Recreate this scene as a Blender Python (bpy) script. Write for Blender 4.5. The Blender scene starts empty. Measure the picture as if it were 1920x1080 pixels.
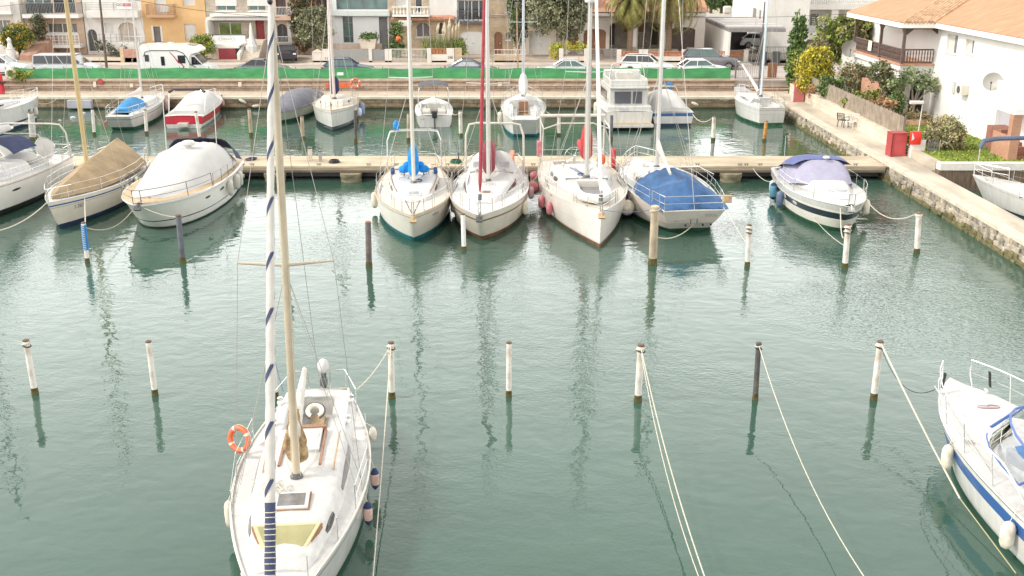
import bpy, bmesh, math, random
from mathutils import Vector, Matrix
random.seed(7)
S = bpy.context.scene
# ------------------------------------------------------------------ camera, sky, sun, exposure
CAMH = 11.6; FPX = 1950.0; PITCH = math.atan(640 / FPX)
cd = bpy.data.cameras.new("camera"); cam = bpy.data.objects.new("camera", cd)
S.collection.objects.link(cam); S.camera = cam
cam.location = (0, 0, CAMH); cam.rotation_euler = (math.pi / 2 - PITCH, 0, 0)
cd.sensor_width = 36; cd.lens = 36 * FPX / 1920; cd.clip_end = 3000; cd.clip_start = .1
SUN_EL = math.radians(42); SUN_AZ = math.radians(-104)        # azimuth from +Y, clockwise: light from the left
w = bpy.data.worlds.new("World"); S.world = w; w.use_nodes = True
nt = w.node_tree; nt.nodes.clear()
sky = nt.nodes.new('ShaderNodeTexSky'); sky.sky_type = 'NISHITA'; sky.sun_disc = False
sky.sun_elevation = SUN_EL; sky.sun_rotation = SUN_AZ; sky.dust_density = 4.0; sky.air_density = 1.0; sky.ozone_density = .6
hs = nt.nodes.new('ShaderNodeHueSaturation'); hs.inputs['Saturation'].default_value = .22
mx = nt.nodes.new('ShaderNodeMix'); mx.data_type = 'RGBA'; mx.inputs[0].default_value = .72
mx.inputs[7].default_value = (22.0, 21.9, 21.2, 1)
bg = nt.nodes.new('ShaderNodeBackground'); bg.inputs['Strength'].default_value = .115
out = nt.nodes.new('ShaderNodeOutputWorld')
nt.links.new(sky.outputs[0], hs.inputs['Color']); nt.links.new(hs.outputs[0], mx.inputs[6])
tcw = nt.nodes.new('ShaderNodeTexCoord'); spw = nt.nodes.new('ShaderNodeSeparateXYZ'); nt.links.new(tcw.outputs['Generated'], spw.inputs[0])
def _mr(src, a, b, c, d):
    m_ = nt.nodes.new('ShaderNodeMapRange'); m_.interpolation_type = 'SMOOTHSTEP'
    for i_, v_ in zip((1, 2, 3, 4), (a, b, c, d)): m_.inputs[i_].default_value = v_
    nt.links.new(spw.outputs[src], m_.inputs[0]); return m_.outputs[0]
mu = nt.nodes.new('ShaderNodeMath'); mu.operation = 'MULTIPLY'      # hazy cloud: brighter low down and towards the far shore
nt.links.new(_mr('Z', .22, .95, 1.46, .30), mu.inputs[0]); nt.links.new(_mr('Y', -1, 1, .86, 1.34), mu.inputs[1])
m3 = nt.nodes.new('ShaderNodeMath'); m3.operation = 'MULTIPLY'; nt.links.new(mu.outputs[0], m3.inputs[0]); nt.links.new(_mr('Z', -.04, .02, .22, 1.0), m3.inputs[1]); mu = m3
vs = nt.nodes.new('ShaderNodeVectorMath'); vs.operation = 'SCALE'; nt.links.new(mx.outputs[2], vs.inputs[0]); nt.links.new(mu.outputs[0], vs.inputs['Scale'])
nt.links.new(vs.outputs[0], bg.inputs[0]); nt.links.new(bg.outputs[0], out.inputs[0])
sl = bpy.data.lights.new("sun", 'SUN'); sl.energy = 3.1; sl.angle = math.radians(9); sl.color = (1, .95, .87)
so = bpy.data.objects.new("sun", sl); S.collection.objects.link(so)
sd = Vector((math.sin(SUN_AZ) * math.cos(SUN_EL), math.cos(SUN_AZ) * math.cos(SUN_EL), math.sin(SUN_EL)))
so.rotation_euler = sd.to_track_quat('Z', 'Y').to_euler()
S.view_settings.view_transform = 'Standard'; S.view_settings.look = 'None'
S.view_settings.exposure = -.02; S.view_settings.gamma = 1

# ------------------------------------------------------------------ pixel -> world helpers
def ray(px, py):
    u = (px - 960) / FPX; v = (540 - py) / FPX; c = math.cos(PITCH); s = math.sin(PITCH)
    return Vector((u, c + v * s, -s + v * c))
def at(px, py, z=0.0):
    r = ray(px, py); t = (z - CAMH) / r.z
    return Vector((r.x * t, r.y * t, z))
def atY(px, py, Y):
    r = ray(px, py); t = Y / r.y
    return Vector((r.x * t, Y, CAMH + r.z * t))
def atX(px, py, X):
    r = ray(px, py); t = X / r.x
    return Vector((X, r.y * t, CAMH + r.z * t))

# ------------------------------------------------------------------ materials
MATS = {}
def mat(name, col, rough=.6, var=.0, scale=4., bump=0., bscale=None, metal=0., kind='noise', col2=None, spec=None, stretch=(1, 1, 1), coat=0, thr=None):
    if name in MATS: return MATS[name]
    m = bpy.data.materials.new(name); m.use_nodes = True; MATS[name] = m
    n = m.node_tree; b = n.nodes['Principled BSDF']
    b.inputs['Roughness'].default_value = rough; b.inputs['Metallic'].default_value = metal
    b.inputs['Base Color'].default_value = (*col, 1)
    if spec is not None: b.inputs['Specular IOR Level'].default_value = spec
    if coat: b.inputs['Coat Weight'].default_value = coat; b.inputs['Coat Roughness'].default_value = .08
    if var or bump or col2:
        tc = n.nodes.new('ShaderNodeTexCoord'); mp = n.nodes.new('ShaderNodeMapping'); mp.inputs['Scale'].default_value = stretch
        n.links.new(tc.outputs['Object'], mp.inputs[0])
        nz = n.nodes.new('ShaderNodeTexNoise'); nz.inputs['Scale'].default_value = scale; nz.inputs['Detail'].default_value = 6; nz.inputs['Roughness'].default_value = .62
        n.links.new(mp.outputs[0], nz.inputs['Vector'])
        if var or col2:
            cr = n.nodes.new('ShaderNodeValToRGB')
            c2 = col2 or tuple(max(0, c * (1 - var)) for c in col); c1 = col if col2 else tuple(min(1, c * (1 + var * .5)) for c in col)
            lo, hi = thr or (.35, .65)
            cr.color_ramp.elements[0].position = lo; cr.color_ramp.elements[1].position = hi
            cr.color_ramp.elements[0].color = (*c2, 1); cr.color_ramp.elements[1].color = (*c1, 1)
            n.links.new(nz.outputs['Fac'], cr.inputs[0]); n.links.new(cr.outputs[0], b.inputs['Base Color'])
        if bump:
            bp = n.nodes.new('ShaderNodeBump'); bp.inputs['Strength'].default_value = 1; bp.inputs['Distance'].default_value = bump
            src = nz
            if bscale:
                src = n.nodes.new('ShaderNodeTexNoise'); src.inputs['Scale'].default_value = bscale; src.inputs['Detail'].default_value = 4
                n.links.new(mp.outputs[0], src.inputs['Vector'])
            n.links.new(src.outputs['Fac'], bp.inputs['Height']); n.links.new(bp.outputs[0], b.inputs['Normal'])
    return m
def brickmat(name, c1, c2, mortar, sx, sz, msize=.012, rough=.85, axis='XZ', bump=.01, squash=0.5, var=.35, wob=4):
    """stone or brick courses in world-scale object coordinates; axis gives the face plane"""
    if name in MATS: return MATS[name]
    m = bpy.data.materials.new(name); m.use_nodes = True; MATS[name] = m
    n = m.node_tree; b = n.nodes['Principled BSDF']; b.inputs['Roughness'].default_value = rough
    tc = n.nodes.new('ShaderNodeTexCoord'); sp = n.nodes.new('ShaderNodeSeparateXYZ'); cb = n.nodes.new('ShaderNodeCombineXYZ')
    n.links.new(tc.outputs['Object'], sp.inputs[0])
    n.links.new(sp.outputs[axis[0]], cb.inputs[0]); n.links.new(sp.outputs[axis[1]], cb.inputs[1])
    br = n.nodes.new('ShaderNodeTexBrick'); br.inputs['Color1'].default_value = (*c1, 1); br.inputs['Color2'].default_value = (*c2, 1)
    br.inputs['Mortar'].default_value = (*mortar, 1); br.inputs['Scale'].default_value = 1; br.inputs['Brick Width'].default_value = sx
    br.inputs['Row Height'].default_value = sz; br.inputs['Mortar Size'].default_value = msize; br.offset = squash
    # wobble so that joints are not ruler-straight
    nz = n.nodes.new('ShaderNodeTexNoise'); nz.inputs['Scale'].default_value = 2.2; nz.inputs['Detail'].default_value = 4
    n.links.new(tc.outputs['Object'], nz.inputs['Vector'])
    va = n.nodes.new('ShaderNodeVectorMath'); va.operation = 'MULTIPLY_ADD'
    va.inputs[1].default_value = (msize * wob, msize * wob, 0); n.links.new(nz.outputs['Color'], va.inputs[0]); n.links.new(cb.outputs[0], va.inputs[2])
    n.links.new(va.outputs[0], br.inputs['Vector'])
    n2 = n.nodes.new('ShaderNodeTexNoise'); n2.inputs['Scale'].default_value = .9; n2.inputs['Detail'].default_value = 7; n2.inputs['Roughness'].default_value = .7
    n.links.new(tc.outputs['Object'], n2.inputs['Vector'])
    mr = n.nodes.new('ShaderNodeMapRange'); mr.inputs['From Min'].default_value = .3; mr.inputs['From Max'].default_value = .7
    mr.inputs['To Min'].default_value = 1 - var; mr.inputs['To Max'].default_value = 1 + var * .4
    n.links.new(n2.outputs['Fac'], mr.inputs[0])
    mm = n.nodes.new('ShaderNodeMix'); mm.data_type = 'RGBA'; mm.blend_type = 'MULTIPLY'; mm.inputs[0].default_value = 1
    n.links.new(br.outputs['Color'], mm.inputs[6]); n.links.new(mr.outputs[0], mm.inputs[7]); n.links.new(mm.outputs[2], b.inputs['Base Color'])
    bp = n.nodes.new('ShaderNodeBump'); bp.inputs['Distance'].default_value = bump; bp.invert = True
    n.links.new(br.outputs['Fac'], bp.inputs['Height']); n.links.new(bp.outputs[0], b.inputs['Normal'])
    return m

gel = mat('gelcoat', (.61, .60, .57), .22, .16, 2.6, coat=.3, thr=(.25, .7), stretch=(1.6, 1.6, .3))
gelw = mat('gelcoat_weathered', (.57, .54, .48), .3, .22, 3.0, coat=.2, thr=(.2, .75))
deckm = mat('deck_white', (.54, .53, .51), .5, .14, 5.0, .002, 60)
deckc = mat('deck_cream', (.55, .50, .43), .55, .12, 5.0, .002, 60)
glassd = mat('dark_glass', (.03, .035, .04), .06, .5, .8, spec=.8)
glassg = mat('green_glass', (.10, .17, .16), .06, .4, .5, spec=.8)
glassp = mat('pale_plastic_window', (.42, .42, .44), .18, .2, 3)
steel = mat('stainless', (.72, .71, .69), .22, metal=.9)
alu = mat('aluminium_mast', (.60, .59, .57), .35, .06, 3, metal=.25)
alub = mat('beige_mast_paint', (.50, .42, .31), .45, .18, 1.3)
wirem = mat('rigging_wire', (.42, .40, .37), .4, metal=.5)
black = mat('black_rubber', (.02, .02, .022), .55)
darkg = mat('dark_grey_metal', (.10, .10, .105), .45, .2, 3)
rope = mat('rope_cream', (.62, .57, .46), .9, .3, 30)
ropeb = mat('rope_blue', (.06, .10, .22), .9)
teak = mat('teak', (.30, .15, .08), .6, .35, 6, stretch=(1, 6, 1))
teakp = mat('pale_teak', (.48, .34, .19), .6, .25, 6)
navy = mat('navy_canvas', (.035, .045, .11), .9, .3, 2, .006, 3)
bluec = mat('blue_canvas', (.045, .12, .27), .85, .35, 1.5, .03, 2.2)
brightb = mat('bright_blue_canvas', (.01, .25, .68), .8, .25, 3, .02, 4)
lilac = mat('lilac_canvas', (.36, .345, .45), .85, .12, 2, .01, 3)
violet = mat('violet_canvas', (.11, .13, .30), .85, .2, 2, .01, 3)
redc = mat('red_canvas', (.50, .055, .06), .85, .3, 3, .02, 3)
maroon = mat('maroon_canvas', (.27, .05, .07), .85, .3, 3, .02, 3)
whitec = mat('white_canvas', (.54, .53, .51), .85, .07, 1.2, .03, 1.6)
greyc = mat('grey_canvas', (.17, .17, .20), .9, .2, 1.5, .02, 2)
tan = mat('tan_canvas', (.35, .255, .15), .9, .25, 1.2, .02, 2.5)
sailm = mat('sailcloth', (.60, .57, .52), .8, .12, 4, .02, 6)
sailb = mat('beige_sail_bundle', (.52, .38, .22), .9, .45, 8, .05, 9, col2=(.24, .15, .07))
orange = mat('orange_plastic', (.72, .15, .05), .5, .2, 4)
pinkf = mat('pink_fender', (.58, .19, .22), .45, .25, 6)
peachf = mat('peach_fender', (.62, .42, .36), .5, .25, 6)
creamf = mat('cream_fender', (.72, .66, .54), .5, .25, 6)
bluef = mat('slate_blue_fender', (.12, .17, .26), .5, .2, 6)
af_teal = mat('antifoul_teal', (.015, .16, .19), .6, .4, 3)
af_green = mat('antifoul_green', (.03, .12, .06), .7, .5, 3)
af_navy = mat('antifoul_navy', (.02, .04, .09), .6, .4, 3)
af_brown = mat('antifoul_brown', (.22, .10, .055), .7, .4, 3)
af_black = mat('antifoul_black', (.015, .02, .02), .6, .4, 3)
stripe_blue = mat('stripe_blue', (.03, .10, .30), .25, coat=.3)
stripe_dark = mat('stripe_dark', (.025, .035, .05), .25, coat=.3)
stripe_red = mat('stripe_red', (.50, .02, .04), .25, .1, 2, coat=.3)
stripe_grey = mat('stripe_grey', (.25, .22, .22), .4)

# ------------------------------------------------------------------ mesh builder
class MB:
    def __init__(s): s.v = []; s.f = []; s.m = []; s.mats = []; s.cur = 0
    def use(s, m):
        if m not in s.mats: s.mats.append(m)
        s.cur = s.mats.index(m); return s
    def quad(s, *p):
        i = len(s.v); s.v += [tuple(q) for q in p]; s.f.append(tuple(range(i, i + len(p)))); s.m.append(s.cur)
    def face(s, idx): s.f.append(tuple(idx)); s.m.append(s.cur)
    def box(s, x0, x1, y0, y1, z0, z1, M=None):
        p = [(x0, y0, z0), (x1, y0, z0), (x1, y1, z0), (x0, y1, z0), (x0, y0, z1), (x1, y0, z1), (x1, y1, z1), (x0, y1, z1)]
        if M is not None: p = [tuple(M @ Vector(q)) for q in p]
        i = len(s.v); s.v += p
        for f in ((0, 3, 2, 1), (4, 5, 6, 7), (0, 1, 5, 4), (1, 2, 6, 5), (2, 3, 7, 6), (3, 0, 4, 7)): s.face([i + k for k in f])
        return s
    def bevbox(s, x0, x1, y0, y1, z0, z1, b=.02, M=None):
        """box with chamfered edges"""
        bm = bmesh.new(); bmesh.ops.create_cube(bm, size=1)
        for v in bm.verts: v.co = Vector(((x0 + x1) / 2 + v.co.x * (x1 - x0), (y0 + y1) / 2 + v.co.y * (y1 - y0), (z0 + z1) / 2 + v.co.z * (z1 - z0)))
        bmesh.ops.bevel(bm, geom=bm.edges[:], offset=b, segments=2, affect='EDGES', profile=.5)
        i = len(s.v); bm.verts.index_update()
        s.v += [tuple((M @ v.co) if M is not None else v.co) for v in bm.verts]
        for f in bm.faces: s.face([i + v.index for v in f.verts])
        bm.free(); return s
    def tube(s, pts, r, n=6, caps=True):
        pts = [Vector(p) for p in pts]; rs = r if isinstance(r, (list, tuple)) else [r] * len(pts)
        i0 = len(s.v); N = len(pts); up = None
        for k, p in enumerate(pts):
            d = (pts[min(k + 1, N - 1)] - pts[max(k - 1, 0)])
            if d.length < 1e-9: d = Vector((0, 0, 1))
            d.normalize()
            if up is None:
                up = Vector((0, 0, 1)) if abs(d.z) < .9 else Vector((1, 0, 0))
            a = d.cross(up)
            if a.length < 1e-6: a = d.cross(Vector((0, 1, 0)))
            a.normalize(); b = a.cross(d).normalized(); up = b
            for j in range(n):
                t = 2 * math.pi * j / n; s.v.append(tuple(p + a * (math.cos(t) * rs[k]) + b * (math.sin(t) * rs[k])))
        for k in range(N - 1):
            for j in range(n):
                s.face([i0 + k * n + j, i0 + k * n + (j + 1) % n, i0 + (k + 1) * n + (j + 1) % n, i0 + (k + 1) * n + j])
        if caps and n > 2:
            s.face([i0 + j for j in reversed(range(n))]); s.face([i0 + (N - 1) * n + j for j in range(n)])
        return s
    def lathe(s, prof, c=(0, 0, 0), n=12, M=None):
        """prof: (r, z) pairs round the local z axis"""
        i0 = len(s.v)
        for r, z in prof:
            for j in range(n):
                t = 2 * math.pi * j / n; p = Vector((r * math.cos(t), r * math.sin(t), z))
                if M is not None: p = M @ p
                s.v.append((p.x + c[0], p.y + c[1], p.z + c[2]))
        for k in range(len(prof) - 1):
            for j in range(n): s.face([i0 + k * n + j, i0 + k * n + (j + 1) % n, i0 + (k + 1) * n + (j + 1) % n, i0 + (k + 1) * n + j])
        s.face([i0 + j for j in reversed(range(n))]); s.face([i0 + (len(prof) - 1) * n + j for j in range(n)])
        return s
    def grid(s, rows, close=False):
        i0 = len(s.v); n = len(rows[0])
        for r in rows: s.v += [tuple(p) for p in r]
        for k in range(len(rows) - 1):
            for j in range(n - (0 if close else 1)):
                s.face([i0 + k * n + j, i0 + k * n + (j + 1) % n, i0 + (k + 1) * n + (j + 1) % n, i0 + (k + 1) * n + j])
        return s
    def prism(s, poly, y0, y1, plane='xz'):
        """poly in a plane, extruded along the third axis"""
        def P(a, b, c): return {'xz': (a, c, b), 'xy': (a, b, c), 'yz': (c, a, b)}[plane]
        i = len(s.v); n = len(poly)
        s.v += [P(a, b, y0) for a, b in poly] + [P(a, b, y1) for a, b in poly]
        s.face([i + k for k in range(n)]); s.face([i + n + k for k in reversed(range(n))])
        for k in range(n): s.face([i + k, i + (k + 1) % n, i + n + (k + 1) % n, i + n + k][::-1])
        return s
    def ell(s, c, r, n=10, m=6, M=None):
        prof = [(math.sin(math.pi * (k + .02) / (m + .04)), -math.cos(math.pi * (k + .02) / (m + .04))) for k in range(m + 1)]
        i0 = len(s.v)
        for pr, pz in prof:
            for j in range(n):
                t = 2 * math.pi * j / n; p = Vector((r[0] * pr * math.cos(t), r[1] * pr * math.sin(t), r[2] * pz))
                if M is not None: p = M @ p
                s.v.append((p.x + c[0], p.y + c[1], p.z + c[2]))
        for k in range(m):
            for j in range(n): s.face([i0 + k * n + j, i0 + k * n + (j + 1) % n, i0 + (k + 1) * n + (j + 1) % n, i0 + (k + 1) * n + j])
        return s
    def torus(s, c, R, r, n=20, m=8, M=None, a0=0, a1=2 * math.pi):
        pts = []
        full = abs(a1 - a0 - 2 * math.pi) < 1e-6
        for k in range(n + (0 if full else 1)):
            t = a0 + (a1 - a0) * k / n; row = []
            for j in range(m):
                u = 2 * math.pi * j / m; p = Vector(((R + r * math.cos(u)) * math.cos(t), (R + r * math.cos(u)) * math.sin(t), r * math.sin(u)))
                if M is not None: p = M @ p
                row.append((p.x + c[0], p.y + c[1], p.z + c[2]))
            pts.append(row)
        if full: pts.append(pts[0])
        return s.grid(pts, close=True)
    def build(s, name, mat_=None, parent=None, smooth=False, angle=38, **tags):
        me = bpy.data.meshes.new(name); me.from_pydata(s.v, [], s.f)
        ms = s.mats if s.mats else [mat_]
        if s.mats and mat_ and mat_ not in ms: pass
        for m in ms: me.materials.append(m)
        if s.mats: me.polygons.foreach_set('material_index', s.m)
        me.validate(); 
        bm = bmesh.new(); bm.from_mesh(me); bmesh.ops.remove_doubles(bm, verts=bm.verts, dist=1e-5)
        if not tags.get('open'): bmesh.ops.recalc_face_normals(bm, faces=bm.faces)
        bm.to_mesh(me); bm.free()
        if smooth:
            me.polygons.foreach_set('use_smooth', [True] * len(me.polygons))
            me.set_sharp_from_angle(angle=math.radians(angle))
        o = bpy.data.objects.new(name, me); S.collection.objects.link(o)
        if parent is not None: o.parent = parent
        me.update(); return o
def tag(o, label, cat, group=None, kind=None):
    if label: o['label'] = label
    if cat: o['category'] = cat
    if group: o['group'] = group
    if kind: o['kind'] = kind
    return o
def thing(name, label, cat, loc=(0, 0, 0), rz=0, group=None):
    o = bpy.data.objects.new(name, None); S.collection.objects.link(o); o.location = loc; o.rotation_euler = (0, 0, rz); o.empty_display_size = .3
    return tag(o, label, cat, group)
def struct(name, mb, m, smooth=False):
    o = mb.build(name, m, smooth=smooth); o['kind'] = 'structure'; return o
def text_part(txt, size, loc, rot, m, parent, name='lettering', extr=.004, align='CENTER'):
    c = bpy.data.curves.new('t', 'FONT'); c.body = txt; c.size = size; c.extrude = extr; c.align_x = align; c.align_y = 'CENTER'
    t = bpy.data.objects.new('t', c); S.collection.objects.link(t)
    bpy.context.view_layer.update()
    me = bpy.data.meshes.new_from_object(t.evaluated_get(bpy.context.evaluated_depsgraph_get()))
    bpy.data.objects.remove(t); me.name = name; me.materials.clear(); me.materials.append(m)
    o = bpy.data.objects.new(name, me); S.collection.objects.link(o); o.location = loc; o.rotation_euler = rot
    if parent is not None: o.parent = parent
    return o
def lerp(a, b, t): return a + (b - a) * t
def interp(tab, x):
    if x <= tab[0][0]: return tab[0][1:]
    for a, b in zip(tab, tab[1:]):
        if x <= b[0]:
            t = (x - a[0]) / (b[0] - a[0]); return tuple(lerp(p, q, t) for p, q in zip(a[1:], b[1:]))
    return tab[-1][1:]
# ================================================================== SETTING
def water_mat():
    m = bpy.data.materials.new('harbour_water'); m.use_nodes = True; n = m.node_tree; b = n.nodes['Principled BSDF']
    b.inputs['Roughness'].default_value = .0; b.inputs['IOR'].default_value = 1.37
    geo = n.nodes.new('ShaderNodeNewGeometry')
    def N(t, **k):
        x = n.nodes.new(t)
        for a, v in k.items(): setattr(x, a, v)
        return x
    def noise(scale, det, rough, stretch=(1, 1, 1), rot=0, dist=0.0):
        mp = N('ShaderNodeMapping'); mp.inputs['Scale'].default_value = stretch; mp.inputs['Rotation'].default_value = (0, 0, rot)
        n.links.new(geo.outputs['Position'], mp.inputs[0])
        z = N('ShaderNodeTexNoise'); z.inputs['Scale'].default_value = scale; z.inputs['Detail'].default_value = det; z.inputs['Roughness'].default_value = rough
        z.inputs['Distortion'].default_value = dist
        n.links.new(mp.outputs[0], z.inputs['Vector']); return z.outputs['Fac']
    def math_(op, a, b_=None, c=None):
        x = N('ShaderNodeMath', operation=op)
        for i, v in enumerate((a, b_, c)):
            if v is None: continue
            if isinstance(v, (int, float)): x.inputs[i].default_value = v
            else: n.links.new(v, x.inputs[i])
        return x.outputs[0]
    # murky colour: teal, cloudier in broad patches
    cr = N('ShaderNodeValToRGB'); cr.color_ramp.elements[0].position = .35; cr.color_ramp.elements[1].position = .68
    cr.color_ramp.elements[0].color = (.036, .080, .059, 1); cr.color_ramp.elements[1].color = (.047, .098, .073, 1)
    n.links.new(noise(.07, 3, .5), cr.inputs[0]); n.links.new(cr.outputs[0], b.inputs['Base Color'])
    # waves: long swell + ripples whose strength changes over the basin
    sep = N('ShaderNodeSeparateXYZ'); n.links.new(geo.outputs['Position'], sep.inputs[0])
    patch = N('ShaderNodeMapRange'); patch.inputs['From Min'].default_value = .42; patch.inputs['From Max'].default_value = .62
    patch.inputs['To Min'].default_value = .15; patch.inputs['To Max'].default_value = 1.25
    n.links.new(noise(.10, 3, .55, dist=.6), patch.inputs[0])
    far = N('ShaderNodeMapRange'); far.inputs['From Min'].default_value = 20; far.inputs['From Max'].default_value = 36
    far.inputs['To Min'].default_value = .35; far.inputs['To Max'].default_value = 1.0; n.links.new(sep.outputs['Y'], far.inputs[0])
    far2 = N('ShaderNodeMapRange'); far2.inputs['From Min'].default_value = 50; far2.inputs['From Max'].default_value = 64
    far2.inputs['To Min'].default_value = 1.0; far2.inputs['To Max'].default_value = .45; n.links.new(sep.outputs['Y'], far2.inputs[0])
    east = N('ShaderNodeMapRange'); east.inputs['From Min'].default_value = -12; east.inputs['From Max'].default_value = 12
    east.inputs['To Min'].default_value = .65; east.inputs['To Max'].default_value = 1.5; n.links.new(sep.outputs['X'], east.inputs[0])
    amp = math_('MULTIPLY', math_('MULTIPLY', patch.outputs[0], far.outputs[0]), math_('MULTIPLY', far2.outputs[0], east.outputs[0]))
    near = N('ShaderNodeMapRange'); near.inputs['From Min'].default_value = 17; near.inputs['From Max'].default_value = 32; near.inputs['To Min'].default_value = .42; near.inputs['To Max'].default_value = 1.0; n.links.new(sep.outputs['Y'], near.inputs[0])
    swell = math_('MULTIPLY', math_('MULTIPLY', noise(.8, 1, .4, (1, 1.1, 1), .5, .4), near.outputs[0]), .019)
    mid = math_('MULTIPLY', math_('MULTIPLY', noise(2.1, 0, .4, (1.0, 1.35, 1), .35, .5), near.outputs[0]), .0085)
    rip = math_('MULTIPLY', math_('MULTIPLY', noise(6.5, 1.5, .5, (1.0, 1.5, 1), .45, .3), amp), .0115)
    h = math_('ADD', math_('ADD', swell, mid), rip)
    bp = N('ShaderNodeBump'); bp.inputs['Strength'].default_value = 1; bp.inputs['Distance'].default_value = 1
    n.links.new(h, bp.inputs['Height']); n.links.new(bp.outputs[0], b.inputs['Normal'])
    return m
wm = MB(); wm.quad((-600, -300, 0), (600, -300, 0), (600, 82, 0), (-600, 82, 0)); struct('water', wm, water_mat())

pave = mat('pale_paving', (.56, .48, .40), .85, .18, .8, .004, 9)
pavee = mat('quay_coping', (.62, .54, .43), .85, .22, 1.6, .006, 12)
conc = mat('promenade_concrete', (.52, .45, .36), .88, .30, .7, .004, 8, stretch=(1, .35, 1))
asph = mat('road_surface', (.42, .36, .33), .9, .14, .6)
earth = mat('dry_ground', (.34, .30, .22), .95, .3, .5)
quaystone = brickmat('rough_quay_stone', (.42, .32, .21), (.31, .235, .15), (.25, .20, .13), .62, .30, .035, .95, 'XZ', .04, .37, .7, 9)
quaystone_y = brickmat('rough_quay_stone_side', (.36, .31, .24), (.24, .21, .16), (.12, .105, .08), .62, .36, .05, .95, 'YZ', .06, .5, .55)
weed = mat('wet_weed_band', (.05, .045, .02), .6, .4, 3)
promm = brickmat('promenade_flags', (.55, .46, .36), (.50, .42, .33), (.30, .25, .2), 1.6, 1.6, .015, .9, 'XY', .004, .5, .2)

QZ = .9; QY = 78.5; WY = 81.8; RZ = 1.7
# ground behind and around (one sheet to the horizon) and the road in front of the houses
g = MB(); g.quad((-900, WY + .3, 1.60), (900, WY + .3, 1.60), (900, 1600, 1.60), (-900, 1600, 1.60)); struct('ground', g, earth)
g = MB(); g.box(-140, 140, WY + .35, 92.3, 1.2, RZ); struct('road', g, asph)
g = MB(); g.box(-140, 21.0, 92.3, 94.2, 1.2, RZ + .12); struct('pavement', g, pave)
g = MB(); g.box(-140, 34, 94.2, 101.0, 1.2, 1.96); struct('forecourt', g, mat('forecourt_paving', (.44, .36, .29), .9, .25, .6))
# far quay: walkway with coping, rough stone front and weed line
g = MB(); g.use(promm).box(-140, 19.6, QY + .45, WY, -1.2, QZ - .006)
g.use(quaystone).box(-140, 19.6, QY + .02, QY + .45, -1.2, QZ - .16)
g.use(pavee).box(-140, 19.6, QY - .08, QY + .47, QZ - .16, QZ); g.use(weed).box(-140, 19.6, QY - .03, QY + .02, -1.2, .12)
struct('far_quay', g, promm)
# right-hand quay running towards the camera and the mole beyond the pontoon
RX = 19.55
g = MB(); g.use(conc).box(RX + .5, 21.25, 51.6, WY, -1.2, QZ - .004)
g.use(pavee).box(RX - .05, RX + .5, 20, WY, QZ - .14, QZ)
g.use(conc).box(RX + .5, 21.08, 20, 51.6, -1.2, QZ - .004)
random.seed(3)
g.use(quaystone_y).box(RX + .12, RX + .5, 20, QY, -1.2, QZ - .14)
struct('quay_path', g, conc)
# loose rubble facing and weed line of the mole: many stones, nobody could count them
rub = MB(); wetst = mat('wet_rubble', (.16, .14, .06), .8, .5, 3, .03, 8); dryst = mat('dry_rubble', (.42, .36, .28), .9, .5, 3, .03, 8); dryst2 = mat('grey_rubble', (.30, .27, .22), .9, .5, 3, .03, 8)
y = 20.0
while y < QY - .3:
    L = random.uniform(.28, .62); z = .77
    for k in range(4):
        hh = random.uniform(.17, .27); mt = wetst if z - hh < .12 else random.choice((dryst, dryst, dryst2)); e = random.uniform(.02, .05)
        M = Matrix.Translation((RX + .11 - .05 * k + random.uniform(-.025, .025), y + random.uniform(-.06, .06), z - hh / 2)) @ Matrix.Rotation(random.uniform(-.16, .16), 4, 'X') @ Matrix.Rotation(random.uniform(-.12, .12), 4, 'Z')
        rub.use(mt).bevbox(-.14, .16, -L / 2 * random.uniform(.9, 1.12), L / 2 * random.uniform(.9, 1.12), -hh / 2, hh / 2, e, M); z -= hh * .97
    y += L * .96
o = rub.build('rubble_facing', None, smooth=False); tag(o, 'rough rubble stones facing the right-hand quay down to the water', 'rubble', kind='stuff')
o = None
# lawn and garden plot behind the right-hand path
lawnm = mat('lawn_grass', (.20, .25, .035), .95, .35, 1.2, .03, 30)
g = MB(); g.box(21.6, 60, 51.55, WY + .3, -1, 1.3); struct('lawn', g, lawnm)
# basin wall with pale coping and dark timber facing (right)
g = MB(); g.use(mat('basin_coping', (.66, .62, .56), .8, .15, 1.5)).box(21.3, 60, 51.0, 51.55, 1.02, 1.36)
g.use(mat('basin_timber', (.17, .12, .085), .9, .5, 2, .02, 3, stretch=(6, 1, .6))).box(21.3, 60, 51.05, 51.5, -1, 1.02)
tag(g.build('basin_wall'), 'pale coping over dark timber facing of the small right basin', 'wall')
g = MB(); g.box(21.27, 21.59, 51.56, 57.0, -.5, 1.34); struct('lawn_kerb', g, conc)
# grass blades as tufts on the lawn
gt = MB(); random.seed(5)
gm = [mat('grass_blade_light', (.30, .36, .05), .9, .2, 2), mat('grass_blade_dark', (.14, .21, .035), .9, .2, 2)]
for k in range(5200):
    x = random.uniform(21.8, 27.5); yy = random.uniform(51.7, 68)
    if x > 26.35: continue
    s = random.uniform(.03, .07); a = random.uniform(0, 6.28); h = random.uniform(.03, .10)
    gt.use(gm[random.random() < .45]); dx, dy = math.cos(a) * s, math.sin(a) * s
    gt.quad((x - dx, yy - dy, 1.3), (x + dx, yy + dy, 1.3), (x + dy * .6, yy - dx * .6, 1.3 + h))
tag(gt.build('grass', open=True), 'short green grass of the lawn beside the white house', 'grass', kind='stuff')

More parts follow.
